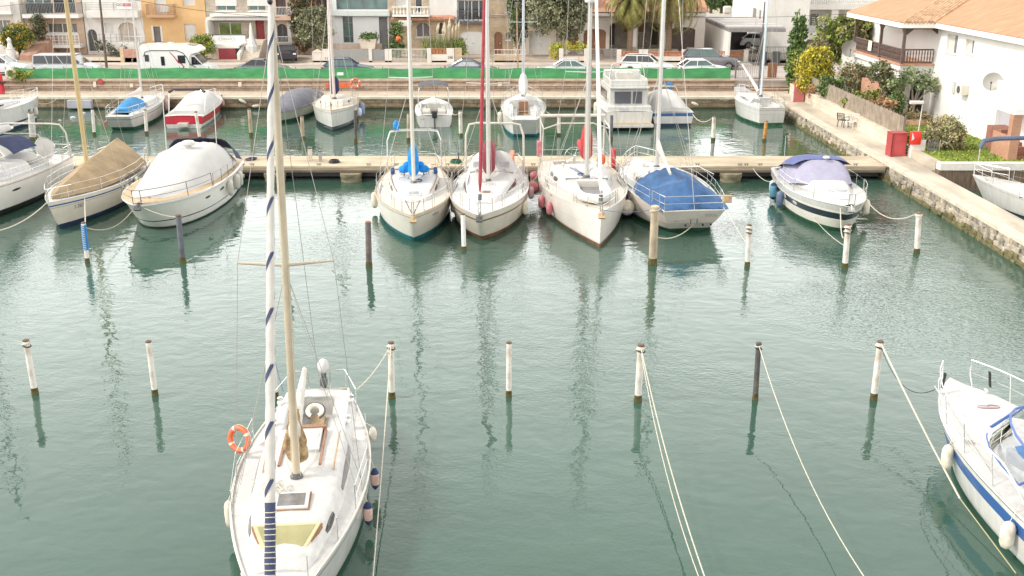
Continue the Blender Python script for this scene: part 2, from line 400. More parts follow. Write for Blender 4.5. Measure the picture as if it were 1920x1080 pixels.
# ---- retaining wall behind the far quay
wallm = brickmat('pink_stone_courses', (.42, .31, .235), (.33, .24, .18), (.22, .165, .125), 1.15, .24, .03, .92, 'XZ', .03, .5, .45)
t = thing('retaining_wall', 'long low wall of pinkish stone courses under the green mesh', 'wall', (0, WY, QZ))
g = MB(); g.box(-140, 17.3, 0, .5, 0, .80); o = g.build('wall_face', wallm, t)
g = MB(); g.box(-140, 17.3, -.05, .55, .80, .92); o = g.build('coping', mat('wall_coping', (.52, .40, .30), .9, .25, 1.5), t)
g = MB(); g.box(-140, 17.3, -.03, .0, .42, .50); g.build('ledge', mat('wall_ledge', (.58, .46, .35), .9, .25, 2.5), t)
# ---- green mesh fence
meshm = mat('green_mesh', (.065, .30, .115), .75, .25, .7, .03, 1.6, stretch=(1, 1, 2.5))
t = thing('mesh_fence', 'low fence screened with bright green mesh between road and quay', 'fence', (0, WY + .3, QZ + .92))
g = MB(); rows = []; random.seed(11); n = 330; xs = [atY(8, 138, WY)[0] + (17.0 - atY(8, 138, WY)[0]) * i / n for i in range(n + 1)]
for i, x in enumerate(xs):
    wv = .022 * math.sin(x * 2.1) + .018 * math.sin(x * 5.3 + 1) ; top = .80 + .025 * math.sin(x * .9) + .02 * math.sin(x * 3.1)
    if i == 0: top = .5
    rows.append([(x, wv * .4, .02), (x, wv, .28), (x, -wv * .8, .55), (x, wv * .3, top)])
g.grid(rows); g.build('mesh_panel', meshm, t, smooth=True, open=True)
postm = mat('fence_post', (.10, .22, .10), .5, .2, 4)
for i in range(26):
    x = xs[0] + i * (17.0 - xs[0]) / 25; g = MB(); g.tube([(x, .08, 0), (x, .08, .93)], .03, 6); g.build('post', postm, t)
# small things hung on the wall
def disc(label, px, py, r, m, cat='sign'):
    p = atY(px, py, WY - .05); mb = MB(); M = Matrix.Rotation(math.pi / 2, 4, 'X'); mb.use(m).lathe([(r * .2, -.03), (r, -.03), (r, .01), (r * .75, .03), (r * .2, .035)], (0, 0, 0), 16, M)
    o = mb.build('round_plaque', smooth=True); o.location = p; tag(o, label, cat)
disc('faded red round plaque on the stone wall', 188, 153, .24, mat('faded_red', (.40, .07, .06), .7, .3, 4))
disc('blue round plaque on the stone wall behind the flybridge cruiser', 1255, 160, .30, mat('faded_blue', (.10, .22, .42), .7, .3, 4))
def wallbox(label, px, py, w_, h_, m):
    p = atY(px, py, WY - .06); mb = MB(); mb.bevbox(-w_ / 2, w_ / 2, -.08, .02, -h_ / 2, h_ / 2, .015); o = mb.build('meter_box', m); o.location = p; tag(o, label, 'box')
mbx = mat('meter_box_cream', (.66, .60, .48), .6, .2, 4)
wallbox('small cream box on the stone wall beside the red plaque', 178, 158, .22, .42, mbx)
wallbox('small cream box on the stone wall above the blue-covered sailboat', 247, 160, .24, .28, mbx)
wallbox('cream box on the stone wall right of the red motorboat', 450, 158, .26, .34, mbx)
wallbox('small cream box on the wall right of the green-marked mast', 937, 158, .30, .28, mbx)
wallbox('white sign plate on the green mesh above the navy sail cover', 638, 138.5, .5, .22, mat('white_plate', (.75, .75, .72), .5, .1, 4))
# grey floating landing stage hung on the quay, left
mb = MB(); a = atY(128, 186, QY - .2); b_ = atY(173, 186, QY - .2)
mb.bevbox(a.x, b_.x, QY - .55, QY - .1, .12, .72, .03); tag(mb.build('quay_fender', mat('grey_panel', (.40, .41, .44), .7, .15, 1.5)), 'grey rectangular fender panel hung on the far quay wall', 'quay fender')

# ================================================================== PONTOON
t = thing('pontoon', 'long concrete walkway pier with pale deck between the two boat rows', 'pier', (0, 54.6, 0))
Z = .78
g = MB(); g.use(mat('pontoon_deck', (.50, .41, .29), .9, .3, .9, .004, 8, stretch=(.5, 1, 1))).box(-70, 19.4, -1.38, 1.38, Z - .09, Z); g.build('deck', parent=t)
g = MB(); g.use(mat('pontoon_beam', (.29, .22, .17), .9, .35, 1.2, .01, 6, stretch=(.4, 1, 2))).box(-70, 19.4, -1.30, 1.30, Z - .34, Z - .092); g.build('beam', parent=t); g = MB(); g.box(-70, 19.4, -.5, 1.1, .06, Z - .345); g.build('reflection_blocker', darkg, t)  # hidden box added to cut bright sky reflections beneath the deck
g = MB(); g.use(mat('pontoon_strake', (.46, .37, .27), .9, .3, 1.5, stretch=(.4, 1, 2))).box(-70, 19.4, -1.36, -1.30, Z - .22, Z - .094); g.build('strake', parent=t)
pilem = mat('pontoon_pile', (.34, .29, .20), .9, .5, 1.6, .02, 8, stretch=(1, 1, 3), col2=(.12, .11, .06))
for px in (-420, -60, 118, 514, 657, 1014, 1372):
    x = at(px, 330, .3).x; g = MB(); g.lathe([(.52, -1.5), (.54, .05), (.55, .2), (.58, .24), (.58, .42)], (x, -1.28, 0), 20); g.build('pile', pilem, t, smooth=True)
cl = []
for i, px in enumerate((200, 262, 452, 470, 596, 690, 742, 838, 862, 1000, 1162, 1198, 1310, 1390, 1402, 1428, 1555, 1608)):
    p = at(px, 313, Z); g = MB(); g.tube([(-.13, 0, .09), (.13, 0, .09)], .022, 6); g.tube([(-.05, 0, 0), (-.05, 0, .09)], .02, 6); g.tube([(.05, 0, 0), (.05, 0, .09)], .02, 6)
    o = g.build('cleat', darkg, t); o.location = (p.x, -1.22, Z)
def dock_bits():
    pd = thing('service_pedestal', 'slim pale service pedestal on the pontoon behind the foreground masts', 'pedestal', at(582, 300, Z))
    g = MB(); g.bevbox(-.10, .10, -.10, .10, 0, .62, .02); g.build('column', mat('pedestal_cream', (.62, .56, .45), .6, .2, 5), pd)
    g = MB(); g.bevbox(-.12, .12, -.12, .12, .62, .70, .02); g.build('cap', darkg, pd)
    pd = thing('service_pedestal', 'grey service pedestal on the pontoon beside a coiled dark hose', 'pedestal', at(601, 302, Z))
    g = MB(); g.bevbox(-.08, .08, -.08, .08, 0, .5, .02); g.build('column', mat('pedestal_grey', (.35, .34, .32), .6, .2, 5), pd)
    g = MB(); g.bevbox(-.1, .1, -.1, .1, .5, .56, .02); g.build('cap', darkg, pd)
    g = MB(); random.seed(2)
    for k in range(3): g.torus((0, 0, .04 + k * .05), .28 - .03 * k, .03, 18, 6)
    o = g.build('hose_coil', black); o.location = at(627, 305, Z); tag(o, 'coiled dark hose lying on the pontoon', 'hose')
    g = MB()
    for k in range(3): g.torus((0, 0, .04 + k * .05), .30 - .03 * k, .03, 18, 6)
    o = g.build('rope_coil', mat('green_net', (.03, .12, .07), .9)); o.location = at(855, 305, Z); tag(o, 'green rope coil on the pontoon between the first two bow-on yachts', 'rope coil')
    g = MB(); g.tube([(0, 0, 0), (0, 0, .45)], .035, 8); g.ell((0, 0, .47), (.06, .06, .04)); o = g.build('mooring_bollard', darkg); o.location = at(860, 304, Z); tag(o, 'thin dark bollard standing beside the green rope coil', 'bollard')
    g = MB(); g.torus((0, 0, .04), .26, .03, 16, 6); g.torus((.1, .05, .09), .22, .03, 16, 6)
    o = g.build('rope_coil', navy); o.location = at(470, 300, Z); tag(o, 'dark blue rope heap on the pontoon right of the white cruiser', 'rope coil')
dock_bits()

# ================================================================== MOORING POSTS
whitep = mat('post_white_paint', (.70, .66, .60), .6, .3, 2.2, col2=(.36, .27, .19), thr=(.30, .48), stretch=(1, 1, .5))
beigep = mat('post_weathered_beige', (.46, .37, .26), .8, .35, 3, stretch=(1, 1, .5))
darkp = mat('post_dark', (.055, .055, .06), .7, .5, 3, col2=(.13, .11, .09))
slatep = mat('post_slate', (.15, .16, .19), .6, .4, 3, col2=(.08, .08, .09))
brownp = mat('post_brown', (.16, .13, .12), .8, .4, 3)
orangep = mat('post_orange', (.52, .26, .07), .7, .4, 4)
weedp = mat('post_weed', (.10, .085, .025), .9, .5, 6, .02, 14)
rustp = mat('post_top_rust', (.17, .11, .08), .9, .5, 6, .01, 12)
def post(label, tx, ty, bx, by, r, m, tops=rustp, cap=None, group=None, band=None, loops=0):
    b0 = at(bx, by, 0); tp = atY(tx, ty, b0.y); t = thing('mooring_post', label, 'mooring post', b0, group=group)
    d = tp - b0
    f = lambda k: (d * k)
    g = MB(); g.tube([f(-.5), f(0), f(.5), f(.965)], [r, r, r * .98, r * .96], 12); g.build('pole', m, t, smooth=True)
    g = MB(); g.tube([f(-.52), f(.03), f(.115)], [r * 1.10, r * 1.14, r * 1.03], 12); g.build('weed_collar', weedp, t, smooth=True)
    g = MB(); g.tube([f(.965), f(.985), f(1)], [r * 1.02, r * 1.04, r * .6], 12); g.build('cap', tops, t, smooth=True)
    if band:
        m2, k0, k1 = band; g = MB(); g.tube([f(k0), f((k0 + k1) / 2), f(k1)], [r * 1.22, r * 1.28, r * 1.2], 12); s_ = g.build('sleeve', m2, t, smooth=True)
        g = MB()
        for i in range(14):
            kk = k0 + (k1 - k0) * (i + .5) / 14; c = f(kk); g.tube([(c.x - .05, c.y - r * 1.36, c.z), (c.x + .06, c.y - r * 1.36, c.z + .03)], .013, 4)
        g.build('lacing', rope, s_)
    for k in range(loops):
        g = MB(); c = f(.93 - .045 * k); M = Matrix.Rotation(.25 * (1 if k % 2 else -1), 4, 'Y'); g.torus((c.x, c.y, c.z), r * 1.25, .018, 14, 5, M); g.build('rope_loop', black if k % 2 else rope, t)
    return tp
G1 = 'mooring posts of the open front row'; G2 = 'mooring posts off the pontoon boats'; G3 = 'mooring posts of the far row'
PT = {}
PT['f1'] = post('leaning white mooring post at the far left of the front row', 48, 636, 66, 738, .085, whitep, loops=2, group=G1)
PT['f2'] = post('white mooring post second from the left in the front row, yellow line at its foot', 278, 638, 291, 741, .08, whitep, group=G1)
PT['f3'] = post('white mooring post standing just behind the foreground sailboat', 508, 640, 517, 746, .08, whitep, group=G1)
PT['f4'] = post('white mooring post right of the foreground sailboat with its stern line tied on', 733, 640, 735, 746, .085, whitep, loops=3, group=G1)
PT['f5'] = post('upright white mooring post with no line, centre of the front row', 954.5, 640, 954, 743, .075, whitep, group=G1)
PT['f6'] = post('thick white mooring post with a long line falling from it to the lower edge', 1202, 645, 1196, 752, .095, whitep, loops=2, group=G1)
PT['f7'] = post('black mooring post with a pale line, the only black one in the front row', 1423, 640, 1416, 749, .075, darkp, darkg, loops=2, group=G1)
PT['f8'] = post('white mooring post nearest the blue-striped motor cruiser', 1651, 638, 1638, 749, .09, whitep, loops=2, group=G1)
PT['m1'] = post('mooring post wrapped in a bright blue laced sleeve', 156, 416, 164, 492, .085, whitep, group=G2, band=(mat('blue_sleeve', (.02, .20, .52), .7, .2, 5), .32, .93))
PT['m2'] = post('slate grey mooring post in front of the white covered cruiser', 334, 402, 343, 492, .11, slatep, group=G2)
PT['m3'] = post('dark mooring post half hidden behind the foreground mast', 532, 400, 534, 502, .095, darkp, group=G2)
PT['m4'] = post('brown mooring post left of the teal-bottomed yacht', 690, 415, 692, 500, .115, brownp, mat('brick_cap', (.28, .12, .07), .9, .3, 4), group=G2)
PT['m5'] = post('clean white mooring post under the bow of the red-furled yacht', 868, 400, 870, 469, .095, mat('post_clean_white', (.76, .75, .72), .5, .1, 4), group=G2)
PT['m6'] = post('thick beige timber mooring post before the blue-covered cockpit', 1228.5, 385, 1223.5, 496, .16, beigep, mat('pale_cap', (.55, .47, .33), .9, .3, 4), group=G2, loops=1)
PT['m7'] = post('white mooring post with dark rope loops between the blue cover and the striped motorboat', 1405, 420, 1401, 499, .095, whitep, group=G2, loops=4)
PT['m8'] = post('white mooring post with a rust-brown head off the striped motorboat bow', 1590.5, 419, 1584, 502, .11, whitep, mat('rust_head', (.20, .09, .07), .9, .4, 5), group=G2, loops=4)
PT['m9'] = post('white mooring post nearest the right-hand quay', 1723, 398, 1719, 474, .11, whitep, group=G2, loops=1)
for k_, lb, q, m_, tp_ in (
    ('b1', 'thick grey-white post at the bow of the leftmost far sailboat', (58, 210, 62, 262, .20), mat('post_grey_white', (.55, .53, .50), .7, .3, 3), rustp),
    ('b2', 'slim pale post left of the small blue-covered sailboat', (173, 204, 177, 253, .10), whitep, rustp),
    ('b3', 'pale post in front of the small blue-covered sailboat', (272, 205, 275, 251, .11), whitep, rustp),
    ('b4', 'pale post touching the transom of the red motorboat', (367, 209, 375, 262, .10), whitep, rustp),
    ('b5', 'beige post left of the grey-covered boat', (467, 204, 471, 254, .12), beigep, rustp),
    ('b6', 'beige post between the grey-covered boat and the orange-railed sailboat', (566, 218, 568, 260, .12), beigep, rustp),
    ('b7', 'dark slim post at the right bow of the orange-railed sailboat', (666, 206, 667, 268, .10), darkp, rustp),
    ('b8', 'pale post left of the open motorboat with the grey bimini', (766, 212, 766, 264, .11), beigep, rustp),
    ('b9', 'pale post right of the open motorboat with the grey bimini', (863, 207, 864, 255, .12), whitep, rustp),
    ('b10', 'white post right of the stern-on white sailboat', (1048, 213, 1048, 254, .11), whitep, rustp),
    ('b11', 'dark-headed post at the transom of the flybridge cruiser', (1147, 216, 1146, 262, .10), slatep, rustp),
    ('b12', 'pale post in the open water right of the blue-striped covered boat', (1339, 218, 1337, 263, .13), whitep, rustp),
    ('b13', 'orange-painted post below the last white sailboat', (1437, 226, 1433, 264, .12), orangep, darkg)):
    PT[k_] = post(lb, q[0], q[1], q[2], q[3], q[4], m_, tp_, group=G3)
# small floats
for lb, px, py, r in (('white round float on the water left of the yellow mast', 137, 222, .17), ('tiny white float left of the round float', 112, 227, .11), ('pale float beside the yellow mast, near the quay', 158, 213, .10)):
    g = MB(); g.ell((0, 0, .03), (r * 1.2, r, r * .8)); o = g.build('mooring_float', gel, smooth=True); o.location = at(px, py, 0); tag(o, lb, 'float')
# ================================================================== BOATS
class Boat:
    """local frame: x forward (stern -L/2 .. bow +L/2), y to port, z up, waterline at z = 0"""
    def __init__(s, name, label, cat, stern, bow, B, fs=.95, fb=1.2, tw=.72, tm=.42, p=1.95, q=1.0, rake=.9, srake=.0, flare=.32, top=gel, af=af_teal, stripes=(), boot=None, bootz=(.10, .20), deck=deckm, camber=.06, tuck=.06, cockpit=None, group=None, rail=None, sheerp=1.8, rub=None):
        a = Vector((stern[0], stern[1], 0)); b = Vector((bow[0], bow[1], 0)); s.L = (b - a).length; s.B = B
        s.rz = math.atan2((b - a).y, (b - a).x); s.c = (a + b) / 2; s.tuck = tuck
        s.t = thing(name, label, cat, s.c, s.rz, group)
        s.fs, s.fb, s.tw, s.tm, s.p, s.q, s.rake, s.srake, s.flare, s.sheerp, s.camber, s.cock = fs, fb, tw, tm, p, q, rake, srake, flare, sheerp, camber, cockpit
        s.M = Matrix.Translation(s.c) @ Matrix.Rotation(s.rz, 4, 'Z'); s.Mi = s.M.inverted()
        s.hull(top, af, stripes, boot, bootz); s.deck(deck)
        if rail:
            g = MB()
            for sg in (1, -1): g.tube([(s.X(t), sg * (s.half(t) - .02), s.sheer(t) + .02) for t in [i / 24 for i in range(25)]], .028, 5)
            g.tube([(s.X(0), -s.half(0) + .02, s.sheer(0) + .02), (s.X(0), s.half(0) - .02, s.sheer(0) + .02)], .028, 5)
            g.build('toe_rail', rail, s.t)
        if rub:
            m_, fr, rr = rub; g = MB()
            for sg in (1, -1):
                g.tube([s.side(t, sg, s.sheer(t) * fr) for t in [i / 26 for i in range(27)]], rr, 5)
            g.build('rub_rail', m_, s.t)
    def X(s, t): return -s.L / 2 + s.L * t
    def T(s, x): return (x + s.L / 2) / s.L
    def half(s, t):
        t = min(max(t, 0), 1)
        if t < s.tm: w_ = s.tw + (1 - s.tw) * math.sin(math.pi / 2 * t / s.tm)
        else: w_ = max(0, 1 - ((t - s.tm) / (1 - s.tm)) ** s.p) ** s.q
        return max(w_ * s.B / 2, .012)
    def sheer(s, t): return s.fs + (s.fb - s.fs) * max(t, 0) ** s.sheerp
    def side(s, t, sg, z):
        zs = s.sheer(t); k = max(0, min(1, z / zs)); f = .93 - s.flare * t ** 2.2 - s.tuck * (1 - t) ** 5
        y = s.half(t) * (f + (1 - f) * k ** (.75 if t > .4 else .55))
        if z < 0: y *= max(0, 1 + z * 1.3)
        x = s.X(t) - s.rake * (1 - z / zs) * t ** 5 + s.srake * (1 - z / zs) * (1 - t) ** 8
        return Vector((x, sg * y, z))
    def hull(s, top, af, stripes, boot, bootz):
        n = 30; g = MB(); lv = [(1.0, 0)]
        for (f0, f1, m) in stripes: lv += [(f0, 0), (f1, 0)]
        for f in (.86, .72, .55, .4): lv.append((f, 0))
        fr = sorted(set(round(a, 4) for a, _ in lv), reverse=True)
        def stripm(fa, fb):
            for f0, f1, m in stripes:
                if fa <= f0 + 1e-4 and fb >= f1 - 1e-4: return m
            return top
        b0, b1 = bootz
        abs_l = [b1, b0, -.02, -.25, -.5]
        def pts(t, sg):
            zs = s.sheer(t); z0 = [zs * f for f in fr if zs * f > b1 + .02]
            while len(z0) < len(fr): z0.append(z0[-1])
            return [s.side(t, sg, z) for z in z0 + abs_l]
        mats = [stripm(a, b) for a, b in zip(fr, fr[1:])] + [top, boot or af, af, af, af]
        rows = {sg: [pts(i / n, sg) for i in range(n + 1)] for sg in (1, -1)}
        for sg in (1, -1):
            R = rows[sg]
            for j in range(len(R[0]) - 1):
                g.use(mats[min(j, len(mats) - 1)])
                for i in range(n):
                    q = [R[i][j], R[i + 1][j], R[i + 1][j + 1], R[i][j + 1]]
                    g.quad(*(q if sg > 0 else q[::-1]))
        A, Bq = rows[1][0], rows[-1][0]
        for j in range(len(A) - 1):
            g.use(mats[min(j, len(mats) - 1)]); g.quad(A[j], A[j + 1], Bq[j + 1], Bq[j])
        A, Bq = rows[1][n], rows[-1][n]
        for j in range(len(A) - 1):
            g.use(mats[min(j, len(mats) - 1)]); g.quad(A[j + 1], A[j], Bq[j], Bq[j + 1])
        s.hull_o = g.build('hull', parent=s.t, smooth=True, angle=50, open=True)
    def dz(s, t, y=0):
        h = s.half(t); return s.sheer(t) + s.camber * (1 - min(1, abs(y) / max(h, .05)) ** 2) - .01
    def deck(s, m):
        g = MB(); g.use(m); n = 44; ts = [i / n for i in range(n + 1)]
        ck = s.cock
        if ck:
            t0, t1, hw, dep, cm = ck; e = .004; ts = sorted(set(ts + [t0 - e, t0 + e, t1 - e, t1 + e]))
        rows = []
        for t in ts:
            h = s.half(t); row = []; inside = ck and ck[0] < t < ck[1]
            if inside:
                hw = min(ck[2], h * .72); zz = s.sheer(t)
                prof = [(h, 0), (min(h * .96, hw + .34), .02), (min(h * .93, hw + .16), ck[4]), (hw + .03, ck[4]), (hw, ck[4] - .03), (hw - .02, ck[4] - .45 * ck[3]), (hw - .35 * hw, ck[4] - .45 * ck[3] - .01), (hw - .38 * hw, -ck[3]), (0, -ck[3])]
                prof = [(y, z if z else 0) for y, z in prof]
                row = [(s.X(t), y, zz + z) for y, z in prof]
            else:
                row = [(s.X(t), h * k, s.dz(t, h * k)) for k in (1, .96, .85, .75, .65, .55, .4, .2, 0)]
            rows.append(row + [(x, -y, z) for x, y, z in row[-2::-1]])
        g.grid(rows); s.deck_o = g.build('deck', parent=s.t, smooth=True, angle=30, open=True)
    # --- superstructure
    def cabin(s, tab, m, name='cabin', top=.62, knee=.90, n=30, parent=None, smoothang=40, zadd=0):
        """tab: (t, half width, height)"""
        s.ctab = tab; s.ctop = (top, knee); s.czadd = zadd
        g = MB(); rows = []
        t0, t1 = tab[0][0], tab[-1][0]
        ts = sorted(set([lerp(t0, t1, i / n) for i in range(n + 1)] + [r[0] for r in tab]))
        for t in ts:
            w_, h = interp(tab, t); base = s.dz(t, w_) - .03 + zadd
            prof = [(w_, 0), (w_ - (w_ * (1 - knee)), h * .86 + .03), (w_ * (knee - .05), h * .96 + .03), (w_ * top, h + .05), (w_ * top * .5, h + .075), (0, h + .085)]
            row = [(s.X(t), y, base + z) for y, z in prof]
            rows.append(row + [(x, -y, z) for x, y, z in row[-2::-1]])
        g.grid(rows)
        for r in (rows[0], rows[-1]):
            i = len(g.v); g.v += list(r); g.face(range(i, i + len(r)))
        return g.build(name, m, parent or s.t, smooth=True, angle=smoothang)
    def cside(s, t, k, sg, off=.006):
        """point on the cabin side, k from 0 (deck) to 1 (knee)"""
        w_, h = interp(s.ctab, t); base = s.dz(t, w_) - .03 + s.czadd; kn = s.ctop[1]
        return Vector((s.X(t), sg * (w_ - w_ * (1 - kn) * k + off), base + (h * .86 + .03) * k))
    def ctopz(s, t, y=0):
        w_, h = interp(s.ctab, t); return s.dz(t, w_) - .03 + s.czadd + h + .085 - .03 * min(1, abs(y) / max(w_, .1))
    def cwin(s, t0, t1, k0, k1, m=glassd, sides=(1, -1), name='window', taper=.0, n=8):
        for sg in sides:
            g = MB(); rows = []
            for i in range(n + 1):
                u = i / n; t = lerp(t0, t1, u); a = math.sin(math.pi * min(max(u, .06), .94)) ** .35
                mid = (k0 + k1) / 2; hh = (k1 - k0) / 2 * a * (1 - taper * u)
                rows.append([s.cside(t, mid - hh, sg, .004), s.cside(t, mid - hh, sg, .012), s.cside(t, mid + hh, sg, .012), s.cside(t, mid + hh, sg, .004)])
            g.grid(rows); g.build(name, m, s.t, open=True)
    def hwin(s, t0, t1, z0, z1, m=glassd, sides=(1, -1), name='hull_window', n=6):
        for sg in sides:
            g = MB(); rows = []
            for i in range(n + 1):
                u = i / n; t = lerp(t0, t1, u); a = math.sin(math.pi * min(max(u, .08), .92)) ** .4; mid = (z0 + z1) / 2; hh = (z1 - z0) / 2 * a
                o_ = Vector((0, sg * .012, 0)); rows.append([s.side(t, sg, mid - hh) + o_, s.side(t, sg, mid + hh) + o_])
            g.grid(rows); g.build(name, m, s.t, open=True)
    def hatch(s, x, y, z, lx, ly, m=glassp, fm=gel, name='hatch', h=.05, fr=.05, tilt=0):
        M = Matrix.Translation((x, y, z)) @ Matrix.Rotation(tilt, 4, 'Y')
        g = MB(); g.bevbox(-lx / 2, lx / 2, -ly / 2, ly / 2, -.03, h, .015, M); o = g.build(name, fm, s.t)
        if m is not None:
            g = MB(); g.bevbox(-lx / 2 + fr, lx / 2 - fr, -ly / 2 + fr, ly / 2 - fr, h - .01, h + .006, .003, M); g.build('hatch_pane', m, o)
        return o
    # --- rig
    def mast(s, t, z0, H, r=.085, m=alu, lean=(0, 0), spreaders=((.5, .9),), boom=None, name='mast', base=True, topbits=True):
        x = s.X(t); P = lambda k: Vector((x + lean[0] * k, lean[1] * k, lerp(z0, H, k))); s.P = P; s.mx = x; s.mr = r
        g = MB(); g.tube([P(0), P(.35), P(.8), P(1)], [r, r, r * .9, r * .66], 10)
        o = g.build(name, m, s.t, smooth=True); s.mast_o = o
        for k, wd in spreaders:
            c = P(k)
            for sg in (1, -1):
                g = MB(); g.tube([c, c + Vector((-.12, sg * wd, .03))], [.035, .022], 6); g.build('spreader', m, o)
        if base: g = MB(); g.lathe([(r * 1.7, -.02), (r * 1.7, .04), (r * 1.2, .12)], P(0), 12); g.build('mast_collar', darkg, o)
        if topbits:
            g = MB(); c = P(1); g.tube([c, c + Vector((0, 0, .45))], .01, 4); g.tube([c + Vector((-.22, 0, .2)), c + Vector((.18, 0, .2))], .012, 4); g.ell(c + Vector((.1, 0, .05)), (.07, .05, .06)); g.build('masthead_vane', black, o)
        return o
    def rigging(s, t_ch=None, fore=None, back=None, r=.009, spreaders=((.5, .9),), m=None, halyards=3, lower=True):
        """shrouds, stays and halyards"""
        g = MB(); x = s.mx; P = s.P; tc = t_ch or s.T(x - .25); h = s.half(tc) * .93; zd = s.sheer(tc)
        for sg in (1, -1):
            k, wd = spreaders[-1]; pts = [Vector((s.X(tc), sg * h, zd))] + [P(kk) + Vector((-.12, sg * ww, .03)) for kk, ww in spreaders] + [P(.97)]
            g.tube(pts, r, 4, False)
            if lower:
                for dx in (-.35, .4): g.tube([Vector((s.X(tc) + dx, sg * h * .97, zd)), P(spreaders[0][0] - .01)], r, 4, False)
        b = back if back is not None else (s.X(0) + .05)
        if back is not False: g.tube([P(.99), Vector((b, 0, s.sheer(0) + .05))], r, 4, False)
        if fore is not None: g.tube([P(.97), Vector(fore)], r, 4, False)
        g.build('rigging', m or wirem, s.t, open=True)
        g = MB(); random.seed(int(abs(s.c.x) * 100))
        for k in range(halyards):
            a = random.uniform(-.16, .16); g.tube([P(0) + Vector((random.uniform(-.1, .2), a, .1)), P(.96) + Vector((.03, a * .2, 0))], r * .8, 4, False)
        if halyards: g.build('halyard', rope, s.t, open=True)
    def furled(s, fore, ktop=.95, r=.07, m=sailm, cuff=None, name='furled_genoa'):
        a = Vector(fore); b = s.P(ktop); d = b - a
        g = MB(); g.tube([a + d * .04, a + d * .07, a + d * .3, a + d * .7, a + d * .97], [r * .5, r, r * 1.05, r * .8, r * .45], 10); o = g.build(name, m, s.t, smooth=True)
        g = MB(); g.tube([a + d * .012, a + d * .03], r * 1.1, 10); g.build('furler_drum', darkg, o)
        g = MB(); g.tube([a, a + d], .012, 4); g.build('forestay', wirem, s.t); return o
    def boom(s, z, length, m=alu, cover=None, r=.06, cr=.20, drop=0, side=0, cname='sail_cover', front=.45):
        a = s.P(0); a = Vector((s.mx - .08, 0, z)); b = a + Vector((-length * math.cos(side), length * math.sin(side), -drop))
        g = MB(); g.tube([a, b], r, 8); o = g.build('boom', m, s.t, smooth=True)
        if cover:
            g = MB(); rows = []; n = 26; random.seed(int(length * 91)); d = b - a; nrm = Vector((-d.y, d.x, 0)).normalized()
            for i in range(n + 1):
                u = i / n; c = a + d * (u * .97); R = cr * (1.25 - .75 * u) * (1 if 0 < i < n else .35); H = (front * (1 - u) ** 2.2 + .10) + R * .9
                wob = 1 + random.uniform(-.12, .12)
                row = []
                for j in range(12):
                    th = 2 * math.pi * j / 12; cy = math.cos(th) * R * wob * (.78 + .22 * math.sin(th)); cz = math.sin(th)
                    zz = (H if cz > 0 else R * .8) * cz
                    row.append(c + nrm * cy + Vector((0, 0, zz)))
                rows.append(row)
            g.grid(rows, close=True)
            for rr in (rows[0], rows[-1]): i = len(g.v); g.v += [tuple(v) for v in rr]; g.face(range(i, i + 12))
            g.build(cname, cover, o, smooth=True, angle=60)
        return o
    # --- rails
    def pulpit(s, t0=.84, h=.6, m=steel, r=.016, mid=True, dx=.0):
        g = MB(); pts = []; n = 8
        for sg in (1, -1):
            seq = [(s.X(lerp(t0, 1, i / n)) + dx * i / n, sg * (s.half(lerp(t0, .985, i / n)) - .06), s.sheer(lerp(t0, 1, i / n)) + h) for i in range(n + 1)]
            pts = pts + seq if sg > 0 else pts + seq[::-1]
        g.tube(pts, r, 6)
        if mid: g.tube([(x, y * .98, z - h * .5) for x, y, z in pts], r * .7, 5)
        for i in (0, 4, 8, 9, 13, 17):
            x, y, z = pts[i]; g.tube([(x, y, z), (x - .06, y * 1.02, z - h)], r, 5)
        return g.build('pulpit', m, s.t, smooth=True)
    def pushpit(s, t1=.12, h=.6, m=steel, r=.016, gap=0):
        g = MB(); n = 5; pts = []
        for sg in (1, -1):
            seq = [(s.X(lerp(t1, .01, i / n)), sg * (s.half(lerp(t1, .01, i / n)) - .06), s.sheer(0) + h) for i in range(n + 1)] + [(s.X(.01), sg * max(gap / 2, .01), s.sheer(0) + h)]
            for hh in (0, h * .5): g.tube([(x, y, z - hh) for x, y, z in seq], r if hh == 0 else r * .7, 5)
            for i in (0, 3, 5) + ((6,) if gap else ()): x, y, z = seq[i]; g.tube([(x, y, z), (x, y, z - h)], r, 5)
        return g.build('pushpit', m, s.t, smooth=True)
    def lifelines(s, t0, t1, n=4, h=.6, m=steel, r=.012, sides=(1, -1)):
        for sg in sides:
            ts = [lerp(t0, t1, i / (n - 1)) for i in range(n)]
            P = [Vector((s.X(t), sg * (s.half(t) - .05), s.sheer(t))) for t in ts]
            for p in P:
                g = MB(); g.tube([p, p + Vector((0, 0, h))], r, 6); g.build('stanchion', m, s.t)
            for hh in (h, h * .5):
                g = MB(); g.tube([p + Vector((0, 0, hh - .01)) for p in P], r * .45, 4, False); g.build('lifeline', m, s.t, open=True)
    def arch(s, t, h, w_=None, r=.04, m=steel, lean=-.3, drop=.0, name='arch', flat=True, two=0):
        hw = (w_ or s.half(t) * .9); z = s.sheer(t); x = s.X(t); g = MB()
        for k in range(2 if two else 1):
            o_ = -two * k
            g.tube([(x, hw, z), (x + lean * .6 + o_ * .6, hw * .98, z + h * .75), (x + lean * .9 + o_, hw * .86, z + h * .97), (x + lean + o_, hw * .6, z + h + drop * .5), (x + lean + o_, 0, z + h + drop), (x + lean + o_, -hw * .6, z + h + drop * .5), (x + lean * .9 + o_, -hw * .86, z + h * .97), (x + lean * .6 + o_ * .6, -hw * .98, z + h * .75), (x, -hw, z)], r, 8)
        return g.build(name, m, s.t, smooth=True)
